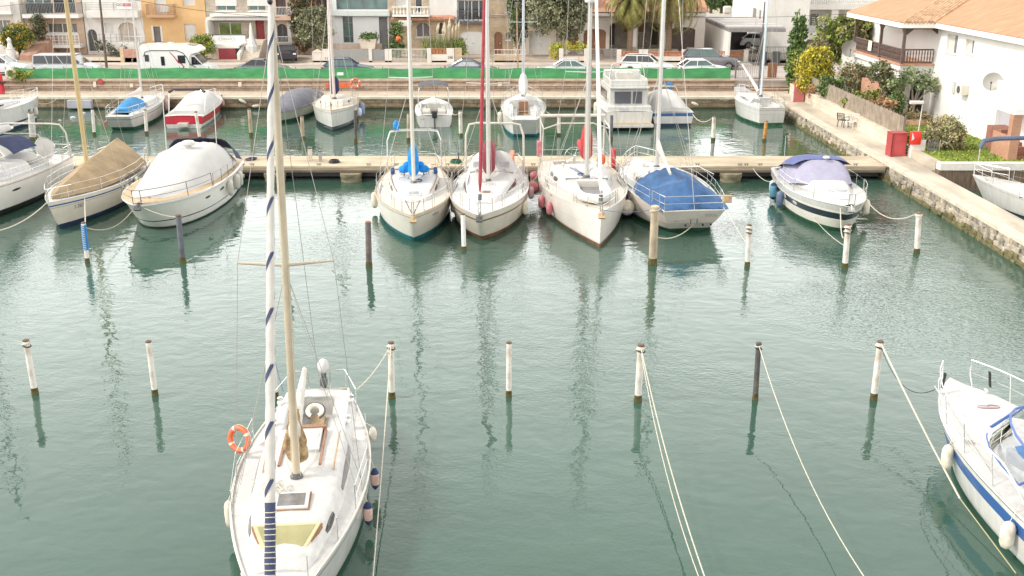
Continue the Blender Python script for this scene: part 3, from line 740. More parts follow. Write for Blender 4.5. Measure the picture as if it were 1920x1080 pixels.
    def canopy(s, rowsdef, m, name, thick=.0, closed=True, parent=None, n=14, wob=.012, seed=1, ang=60):
        """cloth over hoops: rowsdef = (x, half width, z at edge, z at crown, power)"""
        g = MB(); rows = []; random.seed(seed)
        for (x, hw, ze, zc, pw) in rowsdef:
            row = []
            for j in range(n + 1):
                u = -1 + 2 * j / n; row.append((x + random.uniform(-wob, wob), hw * math.copysign(abs(u) ** .85, u), ze + (zc - ze) * (1 - abs(u) ** pw) + random.uniform(-wob, wob) * (0 if j in (0, n) else 1)))
            rows.append(row)
        g.grid(rows)
        if closed:
            for r in (rows[0], rows[-1]): i = len(g.v); g.v += [tuple(v) for v in r]; g.face(range(i, i + len(r)))
        return g.build(name, m, parent or s.t, smooth=True, angle=ang, open=True)
    def anchor(s, m=darkg):
        g = MB(); x = s.X(1); z = s.sheer(1); g.tube([(x - .5, 0, z + .04), (x + .08, 0, z + .06), (x + .16, 0, z - .12)], .03, 6); g.prism([(x + .02, z - .02), (x + .28, z - .16), (x + .05, z - .26)], -.13, .13); g.build('anchor', m, s.t)
    def wheel(s, t, z, R=.42, m=steel):
        g = MB(); M = Matrix.Rotation(math.pi / 2, 4, 'Y'); c = (s.X(t), 0, z); g.torus(c, R, .018, 24, 6, M)
        for k in range(5): a = k * math.pi * 2 / 5; g.tube([c, (c[0], math.cos(a) * R, z + math.sin(a) * R)], .01, 4)
        g.tube([(c[0] + .12, 0, z - R - .25), (c[0] + .12, 0, z + .1)], .07, 8); g.build('steering_wheel', m, s.t)
    def winch(s, t, y, z):
        g = MB(); g.lathe([(.09, 0), (.085, .05), (.06, .09), (.075, .15), (.05, .17)], (s.X(t), y, z), 10); g.build('winch', steel, s.t, smooth=True)
    def loc(s, px, py, z): return s.Mi @ at(px, py, z)
    def W(s, v): return s.M @ Vector(v)
def gear(b, seed=2):
    """ropes, vents, cleats and winches lying about on a yacht's deck and coachroof"""
    rn = random.Random(seed); tb = b.ctab; t0, t1 = tb[0][0], tb[-1][0]
    for sg in (1, -1):
        for tt in (.90, .30): g = MB(); x = b.X(tt); y = sg * (b.half(tt) - .16); z = b.dz(tt, y); g.tube([(x - .1, y, z + .06), (x + .1, y, z + .06)], .018, 5); g.tube([(x, y, z), (x, y, z + .06)], .02, 5); g.build('cleat', steel, b.t)
        g = MB(); tt = lerp(t0, t1, .12); g.lathe([(.05, 0), (.05, .10), (.08, .14), (.06, .20)], (b.X(tt), sg * interp(tb, tt)[0] * .55, b.ctopz(tt, .5) - .04), 8); g.build('vent', gelw, b.t)
        g = MB(); g.box(b.X(.40), b.X(.66), sg * (b.half(.5) * .86) - .015, sg * (b.half(.5) * .86) + .015, b.dz(.5, b.half(.5) * .86) - .01, b.dz(.5, b.half(.5) * .86) + .03); g.build('genoa_track', darkg, b.t)
    g = MB()
    for k in range(5):
        x0, x1 = b.X(lerp(t0, t1, rn.uniform(.05, .2))), b.mx if hasattr(b, 'mx') else b.X(.6); y0, y1 = rn.uniform(-.7, .7), rn.uniform(-.15, .15); P = [(lerp(x0, x1, i / 6), lerp(y0, y1, i / 6) + rn.uniform(-.03, .03), b.ctopz(b.T(lerp(x0, x1, i / 6)), y0) + .015) for i in range(7)]; g.tube(P, .011, 4)
    cx, cy = b.X(lerp(t0, t1, .5)), rn.uniform(-.6, .6); g.tube([(cx + math.cos(a * .7) * .2, cy + math.sin(a * .7) * .16, b.ctopz(b.T(cx), cy) + .02 + .002 * a) for a in range(24)], .012, 4)
    g.build('running_rigging', ropeb if seed % 2 else rope, b.t)
def fender(label, B, t, sg, m, zc=.45, L=.55, r=.11, endm=None, off=None, ball=False, group=None):
    """a fender hung over a boat's side; its own top-level thing"""
    p = B.side(t, sg, max(zc, .1)); y = p.y + sg * (r + .02); w_ = B.W((p.x, y, zc)); tp = thing('fender', label, 'fender', w_, B.rz, group)
    g = MB()
    if ball: g.ell((0, 0, 0), (r, r, r * 1.08), 14, 10)
    else: g.lathe([(r * .25, -L / 2), (r * .75, -L / 2 + .05), (r, -L / 2 + .14), (r * 1.02, 0), (r, L / 2 - .14), (r * .75, L / 2 - .05), (r * .25, L / 2)], (0, 0, 0), 12)
    g.build('body', m, tp, smooth=True, angle=60)
    if endm:
        g = MB(); g.lathe([(r * .25, -L / 2 - .03), (r * .7, -L / 2 + .03), (r * .97, -L / 2 + .1)], (0, 0, 0), 12); g.build('end', endm, tp, smooth=True)
        g = MB(); g.lathe([(r * .97, L / 2 - .1), (r * .7, L / 2 - .03), (r * .25, L / 2 + .03)], (0, 0, 0), 12); g.build('end', endm, tp, smooth=True)
    top_ = B.Mi @ w_; zt = B.sheer(t) + .3 - zc; g = MB(); g.tube([(0, 0, (r if ball else L / 2)), (0, -sg * (r + .06), zt)], .010, 4); g.build('lanyard', rope, tp)
    return tp
def line(label, a, b, sag=.3, r=.014, m=rope, n=14, name='mooring_line', cat='rope', group=None):
    a = Vector(a); b = Vector(b); pts = [a.lerp(b, i / n) - Vector((0, 0, sag * 4 * (i / n) * (1 - i / n))) for i in range(n + 1)]
    g = MB(); g.tube([p - a for p in pts], r, 5); o = g.build(name, m, smooth=True); o.location = a; return tag(o, label, cat, group)
def V2(px, py, z): p = at(px, py, z); return (p.x, p.y)
GF = 'boats moored bow-out at the pontoon'; GR = 'boats moored on the far quay'
# ------------------------------------------------------------ B1: foreground sailboat
b = Boat('sailboat', 'white foreground sailboat with beige mast, navy-striped rolled sail and empty deck', 'sailboat', (-4.86, 24.25), (-3.92, 14.25), 2.84, .92, 1.16, tw=.50, tm=.43, p=1.9, rake=1.2, af=af_green, stripes=((.90, .875, black),), boot=gel, cockpit=(.05, .30, .62, .45, .20), rail=gelw, camber=.05)
B1 = b
b.cabin([(.31, .98, .34), (.42, 1.02, .38), (.58, .96, .36), (.70, .80, .27), (.80, .60, .14), (.84, .50, .02)], deckm, knee=.86, top=.72)
b.cwin(.36, .56, .25, .85, mat('mauve_pane_dark', (.16, .145, .15), .12), taper=.35); b.cwin(.655, .72, .32, .82, glassd)
mt = b.mast(.55, b.ctopz(.55) - .02, 10.65, .078, alub, lean=(-.02, .14), spreaders=((.485, .90),))
fo = (b.X(.985), 0, b.sheer(1) + .1)
b.rigging(spreaders=((.485, .90),), r=.006, halyards=4)
# rolled sail: white with a spiral navy edge and a laced navy foot
A_ = Vector(fo); D_ = b.P(1.0) - A_
g = MB(); n = 150; white_s = mat('rolled_sail_white', (.55, .52, .48), .8, .1, 3, .01, 9); navy_s = mat('sail_edge_navy', (.05, .06, .12), .85)
e1 = D_.normalized(); n = 340; e2 = e1.cross(Vector((0, 1, 0))).normalized(); e3 = e1.cross(e2)
rows = []
for i in range(n + 1):
    u = .03 + .97 * i / n; R = .088 * (1.08 - .5 * u) * (1 + .04 * math.sin(i * .4)); rows.append([A_ + D_ * u + (e2 * math.cos(2 * math.pi * j / 16) + e3 * math.sin(2 * math.pi * j / 16)) * R for j in range(16)])
for i in range(n):
    u = i / n
    for j in range(16):
        g.use(navy_s if u < .15 else white_s)
        g.quad(rows[i][j], rows[i][(j + 1) % 16], rows[i + 1][(j + 1) % 16], rows[i + 1][j])
fur = g.build('rolled_sail', parent=b.t, smooth=True, open=True)
g = MB(); rr = []
for i in range(700):
    u = .17 + .80 * i / 699; th = u * 11 * 2 * math.pi + 1.2; R = .091 * (1.08 - .5 * u) * (1 + .04 * math.sin(n * u * .4)); rr.append([A_ + D_ * u + (e2 * math.cos(th + a) + e3 * math.sin(th + a)) * R for a in (0, .3, .6, .9)])
g.grid(rr); g.build('sail_edge', navy_s, fur, smooth=True, open=True)
g = MB()
for k in range(15):
    u = .035 + .009 * k; c = A_ + D_ * u; g.torus(c, .098, .009, 14, 5, e1.to_track_quat('Z', 'Y').to_matrix().to_4x4() @ Matrix.Rotation(random.uniform(-.15, .15), 4, 'X'))
g.build('lashing', rope, fur)
g = MB(); g.tube([A_, A_ + D_], .012, 5); g.build('forestay', wirem, b.t)
bo = b.boom(2.25, 3.35, alub, sailm, .055, .13, drop=-.1, side=-.03, front=.12)
g = MB(); random.seed(21)     # loose beige bundle round the mast
rows = []
for i in range(17):
    u = i / 16; z = 1.68 + 1.05 * u; env = (.07 + .085 * math.sin(math.pi * min(1, u * 1.15 + .08))) * (1 if i else .3); row = []
    for j in range(28):
        th = 2 * math.pi * j / 28; R = env * (1 + .28 * math.sin(5 * th + 2.2 * u) + .16 * math.sin(9 * th - 5 * u) + random.uniform(-.10, .10)); row.append((b.mx - .20 - .12 * u + R * math.cos(th) * .9, R * math.sin(th) * 1.25, z + .05 * math.sin(3 * th)))
    rows.append(row)
g.grid(rows, close=True)
g.build('sail_bundle', sailb, b.t, smooth=True)
# hatches
b.hatch(b.X(.645), 0, b.ctopz(.645) - .01, .54, .66, mat('smoke_pane', (.20, .19, .18), .1, .4, 3), gel, h=.07, fr=.07, tilt=.09)
g = MB(); M_ = Matrix.Translation((b.X(.645), 0, b.ctopz(.645) - .01)) @ Matrix.Rotation(.09, 4, 'Y')
for a_ in ((-.30, -.27, -.36, .36), (.27, .30, -.36, .36), (-.27, .27, -.36, -.33), (-.27, .27, .33, .36)): g.box(*a_, -.03, .03, M_)
g.build('hatch_trim', teak, b.t)
g = MB(); x = b.X(.645); z = b.ctopz(.645)
hb = MB(); zb = b.ctopz(.755) - .03; fm = mat('hatch_cream', (.60, .50, .30), .5, .1, 4)
poly = [(b.X(.73), .62), (b.X(.79), .38), (b.X(.79), -.38), (b.X(.73), -.62)]
hb = MB(); M_ = Matrix.Translation((0, 0, zb)) ; hb.v = []; 
def slab(polyxy, z0, z1, tilt_x=None):
    g = MB(); n = len(polyxy); f = (lambda x: 0) if tilt_x is None else tilt_x
    g.v = [(x, y, z0 + f(x)) for x, y in polyxy] + [(x, y, z1 + f(x)) for x, y in polyxy]
    g.face(range(n)); g.face(range(2 * n - 1, n - 1, -1))
    for k in range(n): g.face([k, (k + 1) % n, n + (k + 1) % n, n + k])
    return g
ft = lambda x: -(x - b.X(.76)) * .30
h_ = slab(poly, zb - .08, zb + .05, ft).build('bow_hatch', fm, b.t)
slab([(x + (.05 if x < b.X(.76) else -.05), y * .86) for x, y in poly], zb + .03, zb + .058, ft).build('hatch_pane', mat('olive_pane', (.36, .33, .17), .3, .15, 2), h_)
slab([(x + (-.02 if x < b.X(.76) else .02), y * 1.05) for x, y in poly], zb - .09, zb + .012, ft).build('hatch_frame', teak, h_)
# sliding hatch with teak rails
zt = b.ctopz(.40) - .01
g = MB(); g.bevbox(b.X(.335), b.X(.44), -.36, .36, zt, zt + .09, .02); sh = g.build('sliding_hatch', deckm, b.t)
g = MB(); g.box(b.X(.325), b.X(.335) + .03, -.42, .42, zt - .02, zt + .12); g.build('teak_trim', teak, sh)
for sg in (1, -1): g = MB(); g.box(b.X(.33), b.X(.50), sg * .42 - .025, sg * .42 + .025, zt - .03, zt + .06); g.build('hatch_rail', teak, sh)
for sg in (1, -1):
    g = MB(); g.tube([(b.X(.34), sg * .74, zt + .0), (b.X(.36), sg * .74, zt + .07), (b.X(.50), sg * .72, zt + .06), (b.X(.52), sg * .72, zt - .01)], .018, 5); g.build('grab_rail', teakp, b.t)
    for t in (.12, .24): b.winch(t, sg * .84, b.sheer(t) + .2)
    g = MB(); g.tube([(b.X(.90), sg * .42, b.sheer(.9) + .06), (b.X(.93), sg * .33, b.sheer(.93) + .12), (b.X(.965), sg * .22, b.sheer(.96) + .06)], .018, 6); g.build('bow_rail', steel, b.t)
    g = MB(); g.tube([(b.X(.84), sg * .68, b.sheer(.85) + .05), (b.X(.87), sg * .58, b.sheer(.86) + .05)], .02, 5); g.build('cleat', steel, b.t)
# ropes on deck, track, traveller
g = MB(); random.seed(4)
for k in range(5):
    cx, cy = b.X(.56) + random.uniform(-.05, .45), random.uniform(-.75, .1); pts = []
    for i in range(16): a = i / 15 * 6.6 + k; pts.append((cx + math.cos(a) * random.uniform(.12, .26), cy + math.sin(a) * random.uniform(.1, .22), b.ctopz(.57) + .02 + .01 * k))
    g.tube(pts, .009, 4)
g.tube([(b.mx + .05, .05, b.ctopz(.55)), (b.X(.48), .28, b.ctopz(.48) + .02), (b.X(.36), .30, b.ctopz(.4) + .1)], .008, 4); g.tube([(b.mx, -.08, b.ctopz(.55)), (b.X(.48), -.30, b.ctopz(.48) + .02), (b.X(.34), -.33, b.ctopz(.4) + .1)], .008, 4)
g.build('running_rigging', rope, b.t)
g = MB(); g.bevbox(b.X(.02), b.X(.05), -.2, .2, .92, .98, .02); g.build('stern_locker', gel, b.t)
g = MB(); g.box(b.X(.07), b.X(.29), -.16, .16, .47, .56); g.build('cockpit_grating', teakp, b.t)
g = MB(); g.box(b.X(.303), b.X(.31), -.32, .32, .85, 1.28); g.build('companionway_door', teak, b.t)
# stern rails (two loops), stanchions on the left side
for sg in (1, -1):
    g = MB(); y = sg * (b.half(.02) - .07); x = b.X(.01); g.tube([(b.X(.13), sg * (b.half(.13) - .06), .95), (b.X(.125), sg * (b.half(.13) - .06), 1.45), (b.X(.03), y, 1.52), (x, y * .9, 1.5), (x, sg * .28, 1.48), (x, sg * .26, .98)], .015, 6); g.tube([(x, y * .95, 1.0), (x, y * .95, 1.5)], .015, 6)
    g.build('stern_rail', steel, b.t, smooth=True)
b.lifelines(.28, .62, 3, .56, sides=(1, -1), r=.011)
for t_ in (.74, .87):
    g = MB(); g.tube([(b.X(t_), b.half(t_) - .05, b.sheer(t_)), (b.X(t_), b.half(t_) - .05, b.sheer(t_) + .52)], .011, 5); g.build('stanchion', steel, b.t)
# things carried by it
t = thing('outboard_motor', 'outboard motor with white hood clamped on the foreground sailboat stern rail', 'outboard motor', b.W((b.X(-.005), .10, 1.0)), b.rz)
g = MB(); g.ell((0, 0, .55), (.20, .15, .19), 12, 8); g.build('hood', whitec, t, smooth=True); g = MB(); g.tube([(0, 0, .45), (-.03, 0, -.15)], [.07, .05], 8); g.build('shaft', darkg, t); g = MB(); g.bevbox(-.02, .14, -.09, .09, .05, .25, .02); g.build('bracket', darkg, t)
t = thing('horseshoe_buoy', 'cream horseshoe buoy with dark edge in the foreground cockpit', 'horseshoe buoy', b.W((b.X(.17), .02, 1.12)), b.rz)
g = MB(); M = Matrix.Rotation(.5, 4, 'Y'); g.torus((0, 0, 0), .17, .06, 20, 8, M, .5, 5.8); g.build('float', creamf, t, smooth=True)
g = MB(); g.torus((0, 0, .0), .235, .028, 20, 6, M, .5, 5.8); g.build('edge', darkg, t)
p = b.W((b.X(.36), -b.half(.36) - .03, b.sheer(.36) + .44)); t = thing('lifebuoy', 'orange ring lifebuoy standing on the side rail of the foreground sailboat', 'lifebuoy', p, b.rz + 1.0)
def ringbuoy(t, R, r, tilt, m=orange, ax='X'):
    g = MB(); M = Matrix.Rotation(tilt, 4, ax); g.torus((0, 0, 0), R, r, 30, 10, M); g.build('ring', m, t, smooth=True)
    for k in range(4):
        a = k * math.pi / 2 + .5; g = MB(); g.torus((0, 0, 0), R, r * 1.05, 3, 10, M, a, a + .22); g.build('band', gel, t, smooth=True)
    g = MB(); g.torus((0, 0, 0), R + r * 1.1, .008, 24, 4, M); g.build('grab_line', rope, t)
ringbuoy(t, .25, .062, 1.35)
fender('cream cylinder fender low on the left side of the foreground sailboat', b, .545, -1, creamf, .62, .62, .10)
fender('peach fender with navy ends, the upper one right of the foreground sailboat', b, .40, 1, peachf, .50, .46, .095, navy)
fender('peach fender with navy ends, the lower one right of the foreground sailboat', b, .54, 1, peachf, .45, .48, .095, navy)
fender('small cream fender high on the right rail of the foreground sailboat', b, .27, 1, creamf, .95, .36, .09)
line('pale stern line from the foreground sailboat up to the white post on its right', b.W((b.X(.02), .95, 1.0)), PT['f4'] - Vector((0, 0, .1)), .12, .015)
line('long pale line from the post right of the foreground sailboat down past the lower edge', PT['f4'] - Vector((0, 0, .08)), at(697, 1110, .1), .1, .014)
line('thin line from the foreground sailboat stern to the post behind it', b.W((b.X(.02), -.9, 1.0)), PT['f3'] - Vector((0, 0, .15)), .05, .010, ropeb)

# ------------------------------------------------------------ B2: foreground motor cruiser
b = Boat('motor_cruiser', 'white motor cruiser with a wide blue side stripe at the right edge', 'motorboat', (11.62, 14.6), (10.95, 24.0), 3.0, 1.06, 1.28, tw=.86, tm=.42, p=2.5, q=.72, rake=1.3, flare=.30, af=af_green, stripes=((.80, .56, stripe_blue),), cockpit=(.02, .34, 1.0, .6, .12), camber=.10, rub=(steel, .93, .022), boot=gel)
B2 = b
b.cabin([(.36, 1.12, .40), (.46, 1.08, .40), (.60, .95, .30), (.74, .70, .18), (.88, .40, .03)], deckm, knee=.80, top=.70)
# curved windscreen with blue frames
def windscreen(b, t0, t1, hw, z0, z1, m, fm, n=12, fr=.028, name='windscreen'):
    rows = []; g = MB(); gf = MB(); top_ = []; bot = []
    for i in range(n + 1):
        u = -1 + 2 * i / n; xx = lerp(b.X(t1), b.X(t0), abs(u) ** 2.0); y = hw * math.sin(u * math.pi / 2 * .98)
        bb = Vector((xx, y, b.dz(b.T(xx), y) + z0)); tt = Vector((xx - .62, y * .86, b.dz(b.T(xx), 0) + z1 - .08 * abs(u))); bot.append(bb); top_.append(tt); rows.append([bb, tt])
    g.grid(rows); o = g.build(name, m, b.t, smooth=True, open=True)
    gf.tube(top_, fr, 6); gf.tube(bot, fr * .7, 6)
    for i in (0, n // 4 + 1, n // 2, n - n // 4 - 1, n): gf.tube([bot[i], top_[i]], fr, 6)
    gf.build('windscreen_frame', fm, o); return o
screen = bpy.data.materials.new('clear_screen'); screen.use_nodes = True
_p = screen.node_tree.nodes['Principled BSDF']; _p.inputs['Transmission Weight'].default_value = 1; _p.inputs['IOR'].default_value = 1.1; _p.inputs['Roughness'].default_value = .03; _p.inputs['Base Color'].default_value = (.82, .85, .88, 1)
windscreen(b, .44, .72, 1.12, .16, .80, screen, mat('blue_frame', (.06, .12, .34), .4))
g = MB(); g.bevbox(b.X(.40), b.X(.56), -.9, .9, 1.1, 1.62, .06); g.build('dashboard', mat('grey_dash', (.42, .42, .44), .5, .1, 3), b.t)
for y in (-.5, .5): g = MB(); g.bevbox(b.X(.20), b.X(.27), y - .28, y + .28, .75, 1.25, .06); g.bevbox(b.X(.195), b.X(.215), y - .28, y + .28, 1.1, 1.75, .06); g.build('seat', gelw, b.t)
b.canopy([(b.X(.49), 1.05, 1.92, 2.0, 3), (b.X(.46), 1.12, 1.90, 2.14, 3), (b.X(.25), 1.16, 1.86, 2.16, 3), (b.X(.08), 1.12, 1.84, 2.1, 3)], bluec, 'bimini', closed=False)
g = MB(); M = Matrix.Translation((b.X(.80), 0, b.ctopz(.80) - .012)) @ Matrix.Rotation(.16, 4, 'Y') @ Matrix.Diagonal((.16, .27, .02, 1)); g.lathe([(1, -1), (1, .6), (.9, 1)], (0, 0, 0), 24, M); g.build('deck_hatch', mat('mauve_pane', (.26, .17, .19), .15, .1, 2), b.t, smooth=True)
# pulpit in two halves with an open bow, tall
for sg in (1, -1):
    g = MB(); seq = []
    for i in range(15):
        t = lerp(.30, .965, i / 14); seq.append(Vector((b.X(t) + .10 * (i / 14), sg * (b.half(t) - .06 + .05), b.sheer(t) + .66 * min(1, i / 2.5 + .0))))
    g.tube(seq, .017, 6)
    g.tube([(v.x, v.y, b.sheer(b.T(v.x)) + .33) for v in seq[4:]], .010, 5)
    e = seq[-1]; g.tube([e, (e.x - .02, e.y * .98, e.z - .35), (e.x - .25, e.y, b.sheer(.93))], .017, 6)
    g.build('pulpit', steel, b.t, smooth=True)
    for k in (4, 7, 10, 12):
        v = seq[k]; g = MB(); g.tube([v, (v.x - .18, v.y * .99, b.sheer(b.T(v.x)))], .013, 6); g.build('stanchion', steel, b.t)
for px, lb in ((.915, 1), (.915, -1)):
    v = (b.X(px), lb * (b.half(px) - .12), b.sheer(px)); g = MB(); g.tube([(v[0], v[1], v[2]), (v[0], v[1], v[2] + .08), (v[0] + .1, v[1], v[2] + .09)], .03, 6); g.build('bow_cleat', steel, b.t)
    g = MB()
    for q in range(5): g.tube([(v[0] - .05 + .02 * q, v[1] + .02, v[2] + .60), (v[0] + .02 * q - .04, v[1] + .05 * lb, v[2] + .20)], .014, 5)
    o = g.build('rope_hank', black); o.matrix_world = b.M; tag(o, 'dark rope hank hung on the cruiser pulpit, ' + ('left of the bow' if lb > 0 else 'right of the bow'), 'rope coil')
text_part('280', .17, b.M.inverted() @ b.W((b.X(.66), b.half(.66) * .80, b.dz(.66, 1.0) + .03)), (0, 0, math.pi * .5), stripe_grey, b.t)
fender('cream fender at the bow shoulder of the blue-striped cruiser', b, .70, 1, creamf, .72, .60, .13)
fender('cream fender at the lower right on the side of the blue-striped cruiser', b, .37, 1, creamf, .58, .60, .14)
t_ = fender('tall cream fender hung upright on the starboard pulpit of the blue-striped cruiser', b, .74, -1, creamf, 1.35, .80, .13)
line('thick pale line from the nearest white post down along the cruiser side', PT['f8'] - Vector((0, 0, .05)), at(1800, 935, .25), .05, .022)
line('yellow-green line along the waterline of the blue-striped cruiser', at(1800, 935, .25), at(1905, 1075, .05), .0, .014, mat('rope_yellow', (.34, .33, .17), .9))
line('dark slack line from the nearest white post to the cruiser bow', PT['f8'] - Vector((0, 0, .12)), b.W((b.X(.93), .7, 1.35)), .55, .010, black)
line('pale line strung along the cruiser pulpit to its side cleat', b.W((b.X(.93), .72, 1.45)), b.W((b.X(.5), 1.35, 1.2)), .0, .012)
# long lines leaving the front posts
line('long pale double line from the thick white post to the lower edge', PT['f6'] - Vector((0, 0, .1)), at(1335, 1120, .6), .35, .013)
line('second strand beside the long double line of the thick white post', PT['f6'] - Vector((0, 0, .2)), at(1325, 1120, .6), .55, .010)
line('long pale line from the black post to the lower edge', PT['f7'] - Vector((0, 0, .1)), at(1640, 1110, .6), .55, .011)

# ------------------------------------------------------------ pontoon row
def sloop_common(b, push=True, life=(.14, .84, 6), pul=True):
    if push: b.pushpit(.13)
    if pul: b.pulpit(.86)
    if life: b.lifelines(life[0], life[1], life[2])
# N4 teal-bottomed yacht
b = Boat('sailboat', 'white yacht with teal waterline and bright blue sail cover, bow towards us', 'sailboat', (-4.95, 52.4), (-3.93, 40.1), 3.55, 1.0, 1.42, tw=.60, tm=.45, p=2.15, rake=1.45, af=af_teal, top=mat('gelcoat_ivory', (.80, .75, .66), .25, .06, 2, coat=.3), stripes=((.93, .90, stripe_grey),), bootz=(.13, .24), boot=af_teal, cockpit=(.05, .30, .62, .45, .18), rail=teakp, deck=deckc, group=GF)
b.cabin([(.31, 1.22, .42), (.45, 1.20, .42), (.60, 1.0, .36), (.70, .72, .20), (.76, .5, .02)], deckm, knee=.88, top=.75)
b.cwin(.36, .47, .35, .8); b.cwin(.50, .60, .35, .8, taper=.3)
g = MB(); g.use(teak)
for sg in (1, -1): g.tube([(b.X(t), sg * (interp(b.ctab, t)[0] * .86 + .02), b.ctopz(t, 1.1) - .02) for t in (.36, .42, .5, .58, .66)], .022, 5)
g.build('grab_rail', parent=b.t)
b.mast(.56, b.ctopz(.56) - .02, 14.4, .085, gel, spreaders=((.36, .95), (.67, .8)))
b.rigging(spreaders=((.36, .95), (.67, .8)), fore=(b.X(.97), 0, b.sheer(1)), halyards=4)
b.boom(2.05, 4.3, gel, brightb, .06, .24, drop=-.45, front=.95)
for y in (-.62, .62): g = MB(); g.ell((b.X(.44), y * .72, 1.92), (.22, .27, .19), 8, 5); g.ell((b.X(.44) - .15, y * .5, 2.05), (.2, .2, .2), 7, 5); g.build('wrapped_sail', brightb, b.t)
for sg in (1, -1):
    for tt in (.37, .33): g = MB(); g.lathe([(.10, 0), (.10, .16), (.06, .2)], (b.X(tt), sg * 1.0, b.ctopz(.36, 1) - .02), 10); g.build('winch_cover', bluec, b.t, smooth=True)
b.arch(.10, 1.95, 1.35, .03, two=.35, lean=-.1); b.hatch(b.X(.70), 0, b.ctopz(.70) - .03, .5, .62, glassp, gel, tilt=.1)
b.hatch(b.X(.48), -.5, b.ctopz(.48, .5), .45, .45); b.anchor(teakp); sloop_common(b)
for y in (-.45, .45): g = MB(); g.box(b.X(.405), b.X(.415), y - .03, y + .03, 1.45, 1.85); g.build('teak_post', teak, b.t)
g = MB(); g.box(b.X(.40), b.X(.42), -.9, .9, 1.82, 1.86); g.build('traveller', teak, b.t)
g = MB()
for sg in (1, -1): g.tube([(b.X(.985), sg * .05, b.sheer(1) + .1), (b.X(.93), sg * .32, b.sheer(.95) + .55)], .02, 5)
g.build('pulpit_brace', darkg, b.t)
g = MB(); g.ell((b.X(.08), -.85, 3.2), (.20, .18, .26)); o = g.build('outboard_hood', brightb, smooth=True); o.matrix_world = b.M; tag(o, 'bright blue hooded outboard carried on the stern of the teal-bottomed yacht', 'outboard motor')
text_part('MARLA', .18, b.side(.84, 1, 1.0) + Vector((0, .03, 0)), (math.pi / 2, 0, math.radians(152)), stripe_grey, b.t)
gear(b, 3)
fender('cream fender hung far left on the teal-bottomed yacht', b, .46, -1, creamf, .55, .75, .14)
fender('cream fender between the two middle yachts, left one of the pair', b, .50, 1, creamf, .50, .62, .13)
fender('cream fender between the two middle yachts, right one of the pair', b, .56, 1, creamf, .50, .62, .13)
N4 = b
# N5 red-furled
b = Boat('sailboat', 'cream-white yacht with long red rolled sail and maroon boom cover', 'sailboat', (-.80, 52.4), (-1.30, 40.3), 3.6, 1.0, 1.40, tw=.64, tm=.44, p=2.3, rake=1.55, af=af_brown, top=mat('gelcoat_cream', (.77, .71, .61), .28, .1, 2, coat=.2), stripes=((.80, .74, mat('brown_band', (.22, .12, .09), .4)),), cockpit=(.05, .29, .65, .45, .16), rail=gelw, deck=deckm, group=GF)
b.cabin([(.30, 1.28, .42), (.45, 1.28, .42), (.62, 1.0, .34), (.74, .66, .16), (.80, .45, .02)], deckm, knee=.84, top=.7)
b.cwin(.38, .64, .28, .78, glassd, taper=.5)
b.mast(.53, b.ctopz(.53) - .02, 13.6, .085, alu, spreaders=((.36, .95), (.67, .8)))
b.rigging(spreaders=((.36, .95), (.67, .8)), halyards=4); b.furled((b.X(.985), 0, b.sheer(1) + .45), .97, .072, mat('crimson_sail', (.34, .045, .06), .85, .3, 3))
b.boom(2.05, 4.0, alu, maroon, .06, .28, drop=-.4, front=1.15)
b.arch(.12, 2.35, 1.45, .055, gelw, lean=-.15)
b.canopy([(b.X(.36), 1.05, 1.55, 1.62, 3), (b.X(.33), 1.12, 1.55, 2.15, 3), (b.X(.27), 1.15, 1.55, 2.38, 3.2), (b.X(.26), 1.14, 1.58, 2.36, 3.2)], whitec, 'sprayhood', closed=False)
sh = MB(); 
for u in (-.62, 0, .62): sh.quad((b.X(.342), u - .24, 1.78), (b.X(.342), u + .24, 1.78), (b.X(.333), u + .22, 2.02), (b.X(.333), u - .22, 2.02))
o = sh.build('sprayhood_window', glassp, b.t, open=True); o.location = (.10, 0, -.02)
b.hatch(b.X(.70), 0, b.ctopz(.70) - .02, .42, .55, mat('brown_pane', (.20, .13, .08), .2), gel, tilt=.1); b.hatch(b.X(.60), 0, b.ctopz(.60) - .02, .4, .7, glassp); b.anchor(); sloop_common(b)
for sg in (1, -1): b.winch(.25, sg * .95, b.sheer(.25) + .16)
g = MB(); g.bevbox(b.X(.05), b.X(.22), .75, .95, 1.3, 1.9, .03); o = g.build('orange_cushion', orange); o.matrix_world = b.M; tag(o, 'orange cushion upright in the cockpit behind the white sprayhood', 'cushion')
g = MB()
for k in range(5): g.tube([(b.X(.42) + .05 * k, -.95, b.ctopz(.42, .9) + .03), (b.X(.60) + .05 * k, -.85, b.ctopz(.6, .9) + .03)], .012, 4)
g.build('running_rigging', ropeb, b.t)
gear(b, 4)
fender('white fender at the right bow of the red-furled yacht', b, .62, 1, creamf, .60, .62, .13); N5 = b
fender('pale pink cylinder fender between the red-furled yacht and the dinghy yacht', b, .42, 1, mat('palepink_fender', (.70, .45, .45), .5, .2, 5), .75, .6, .13)
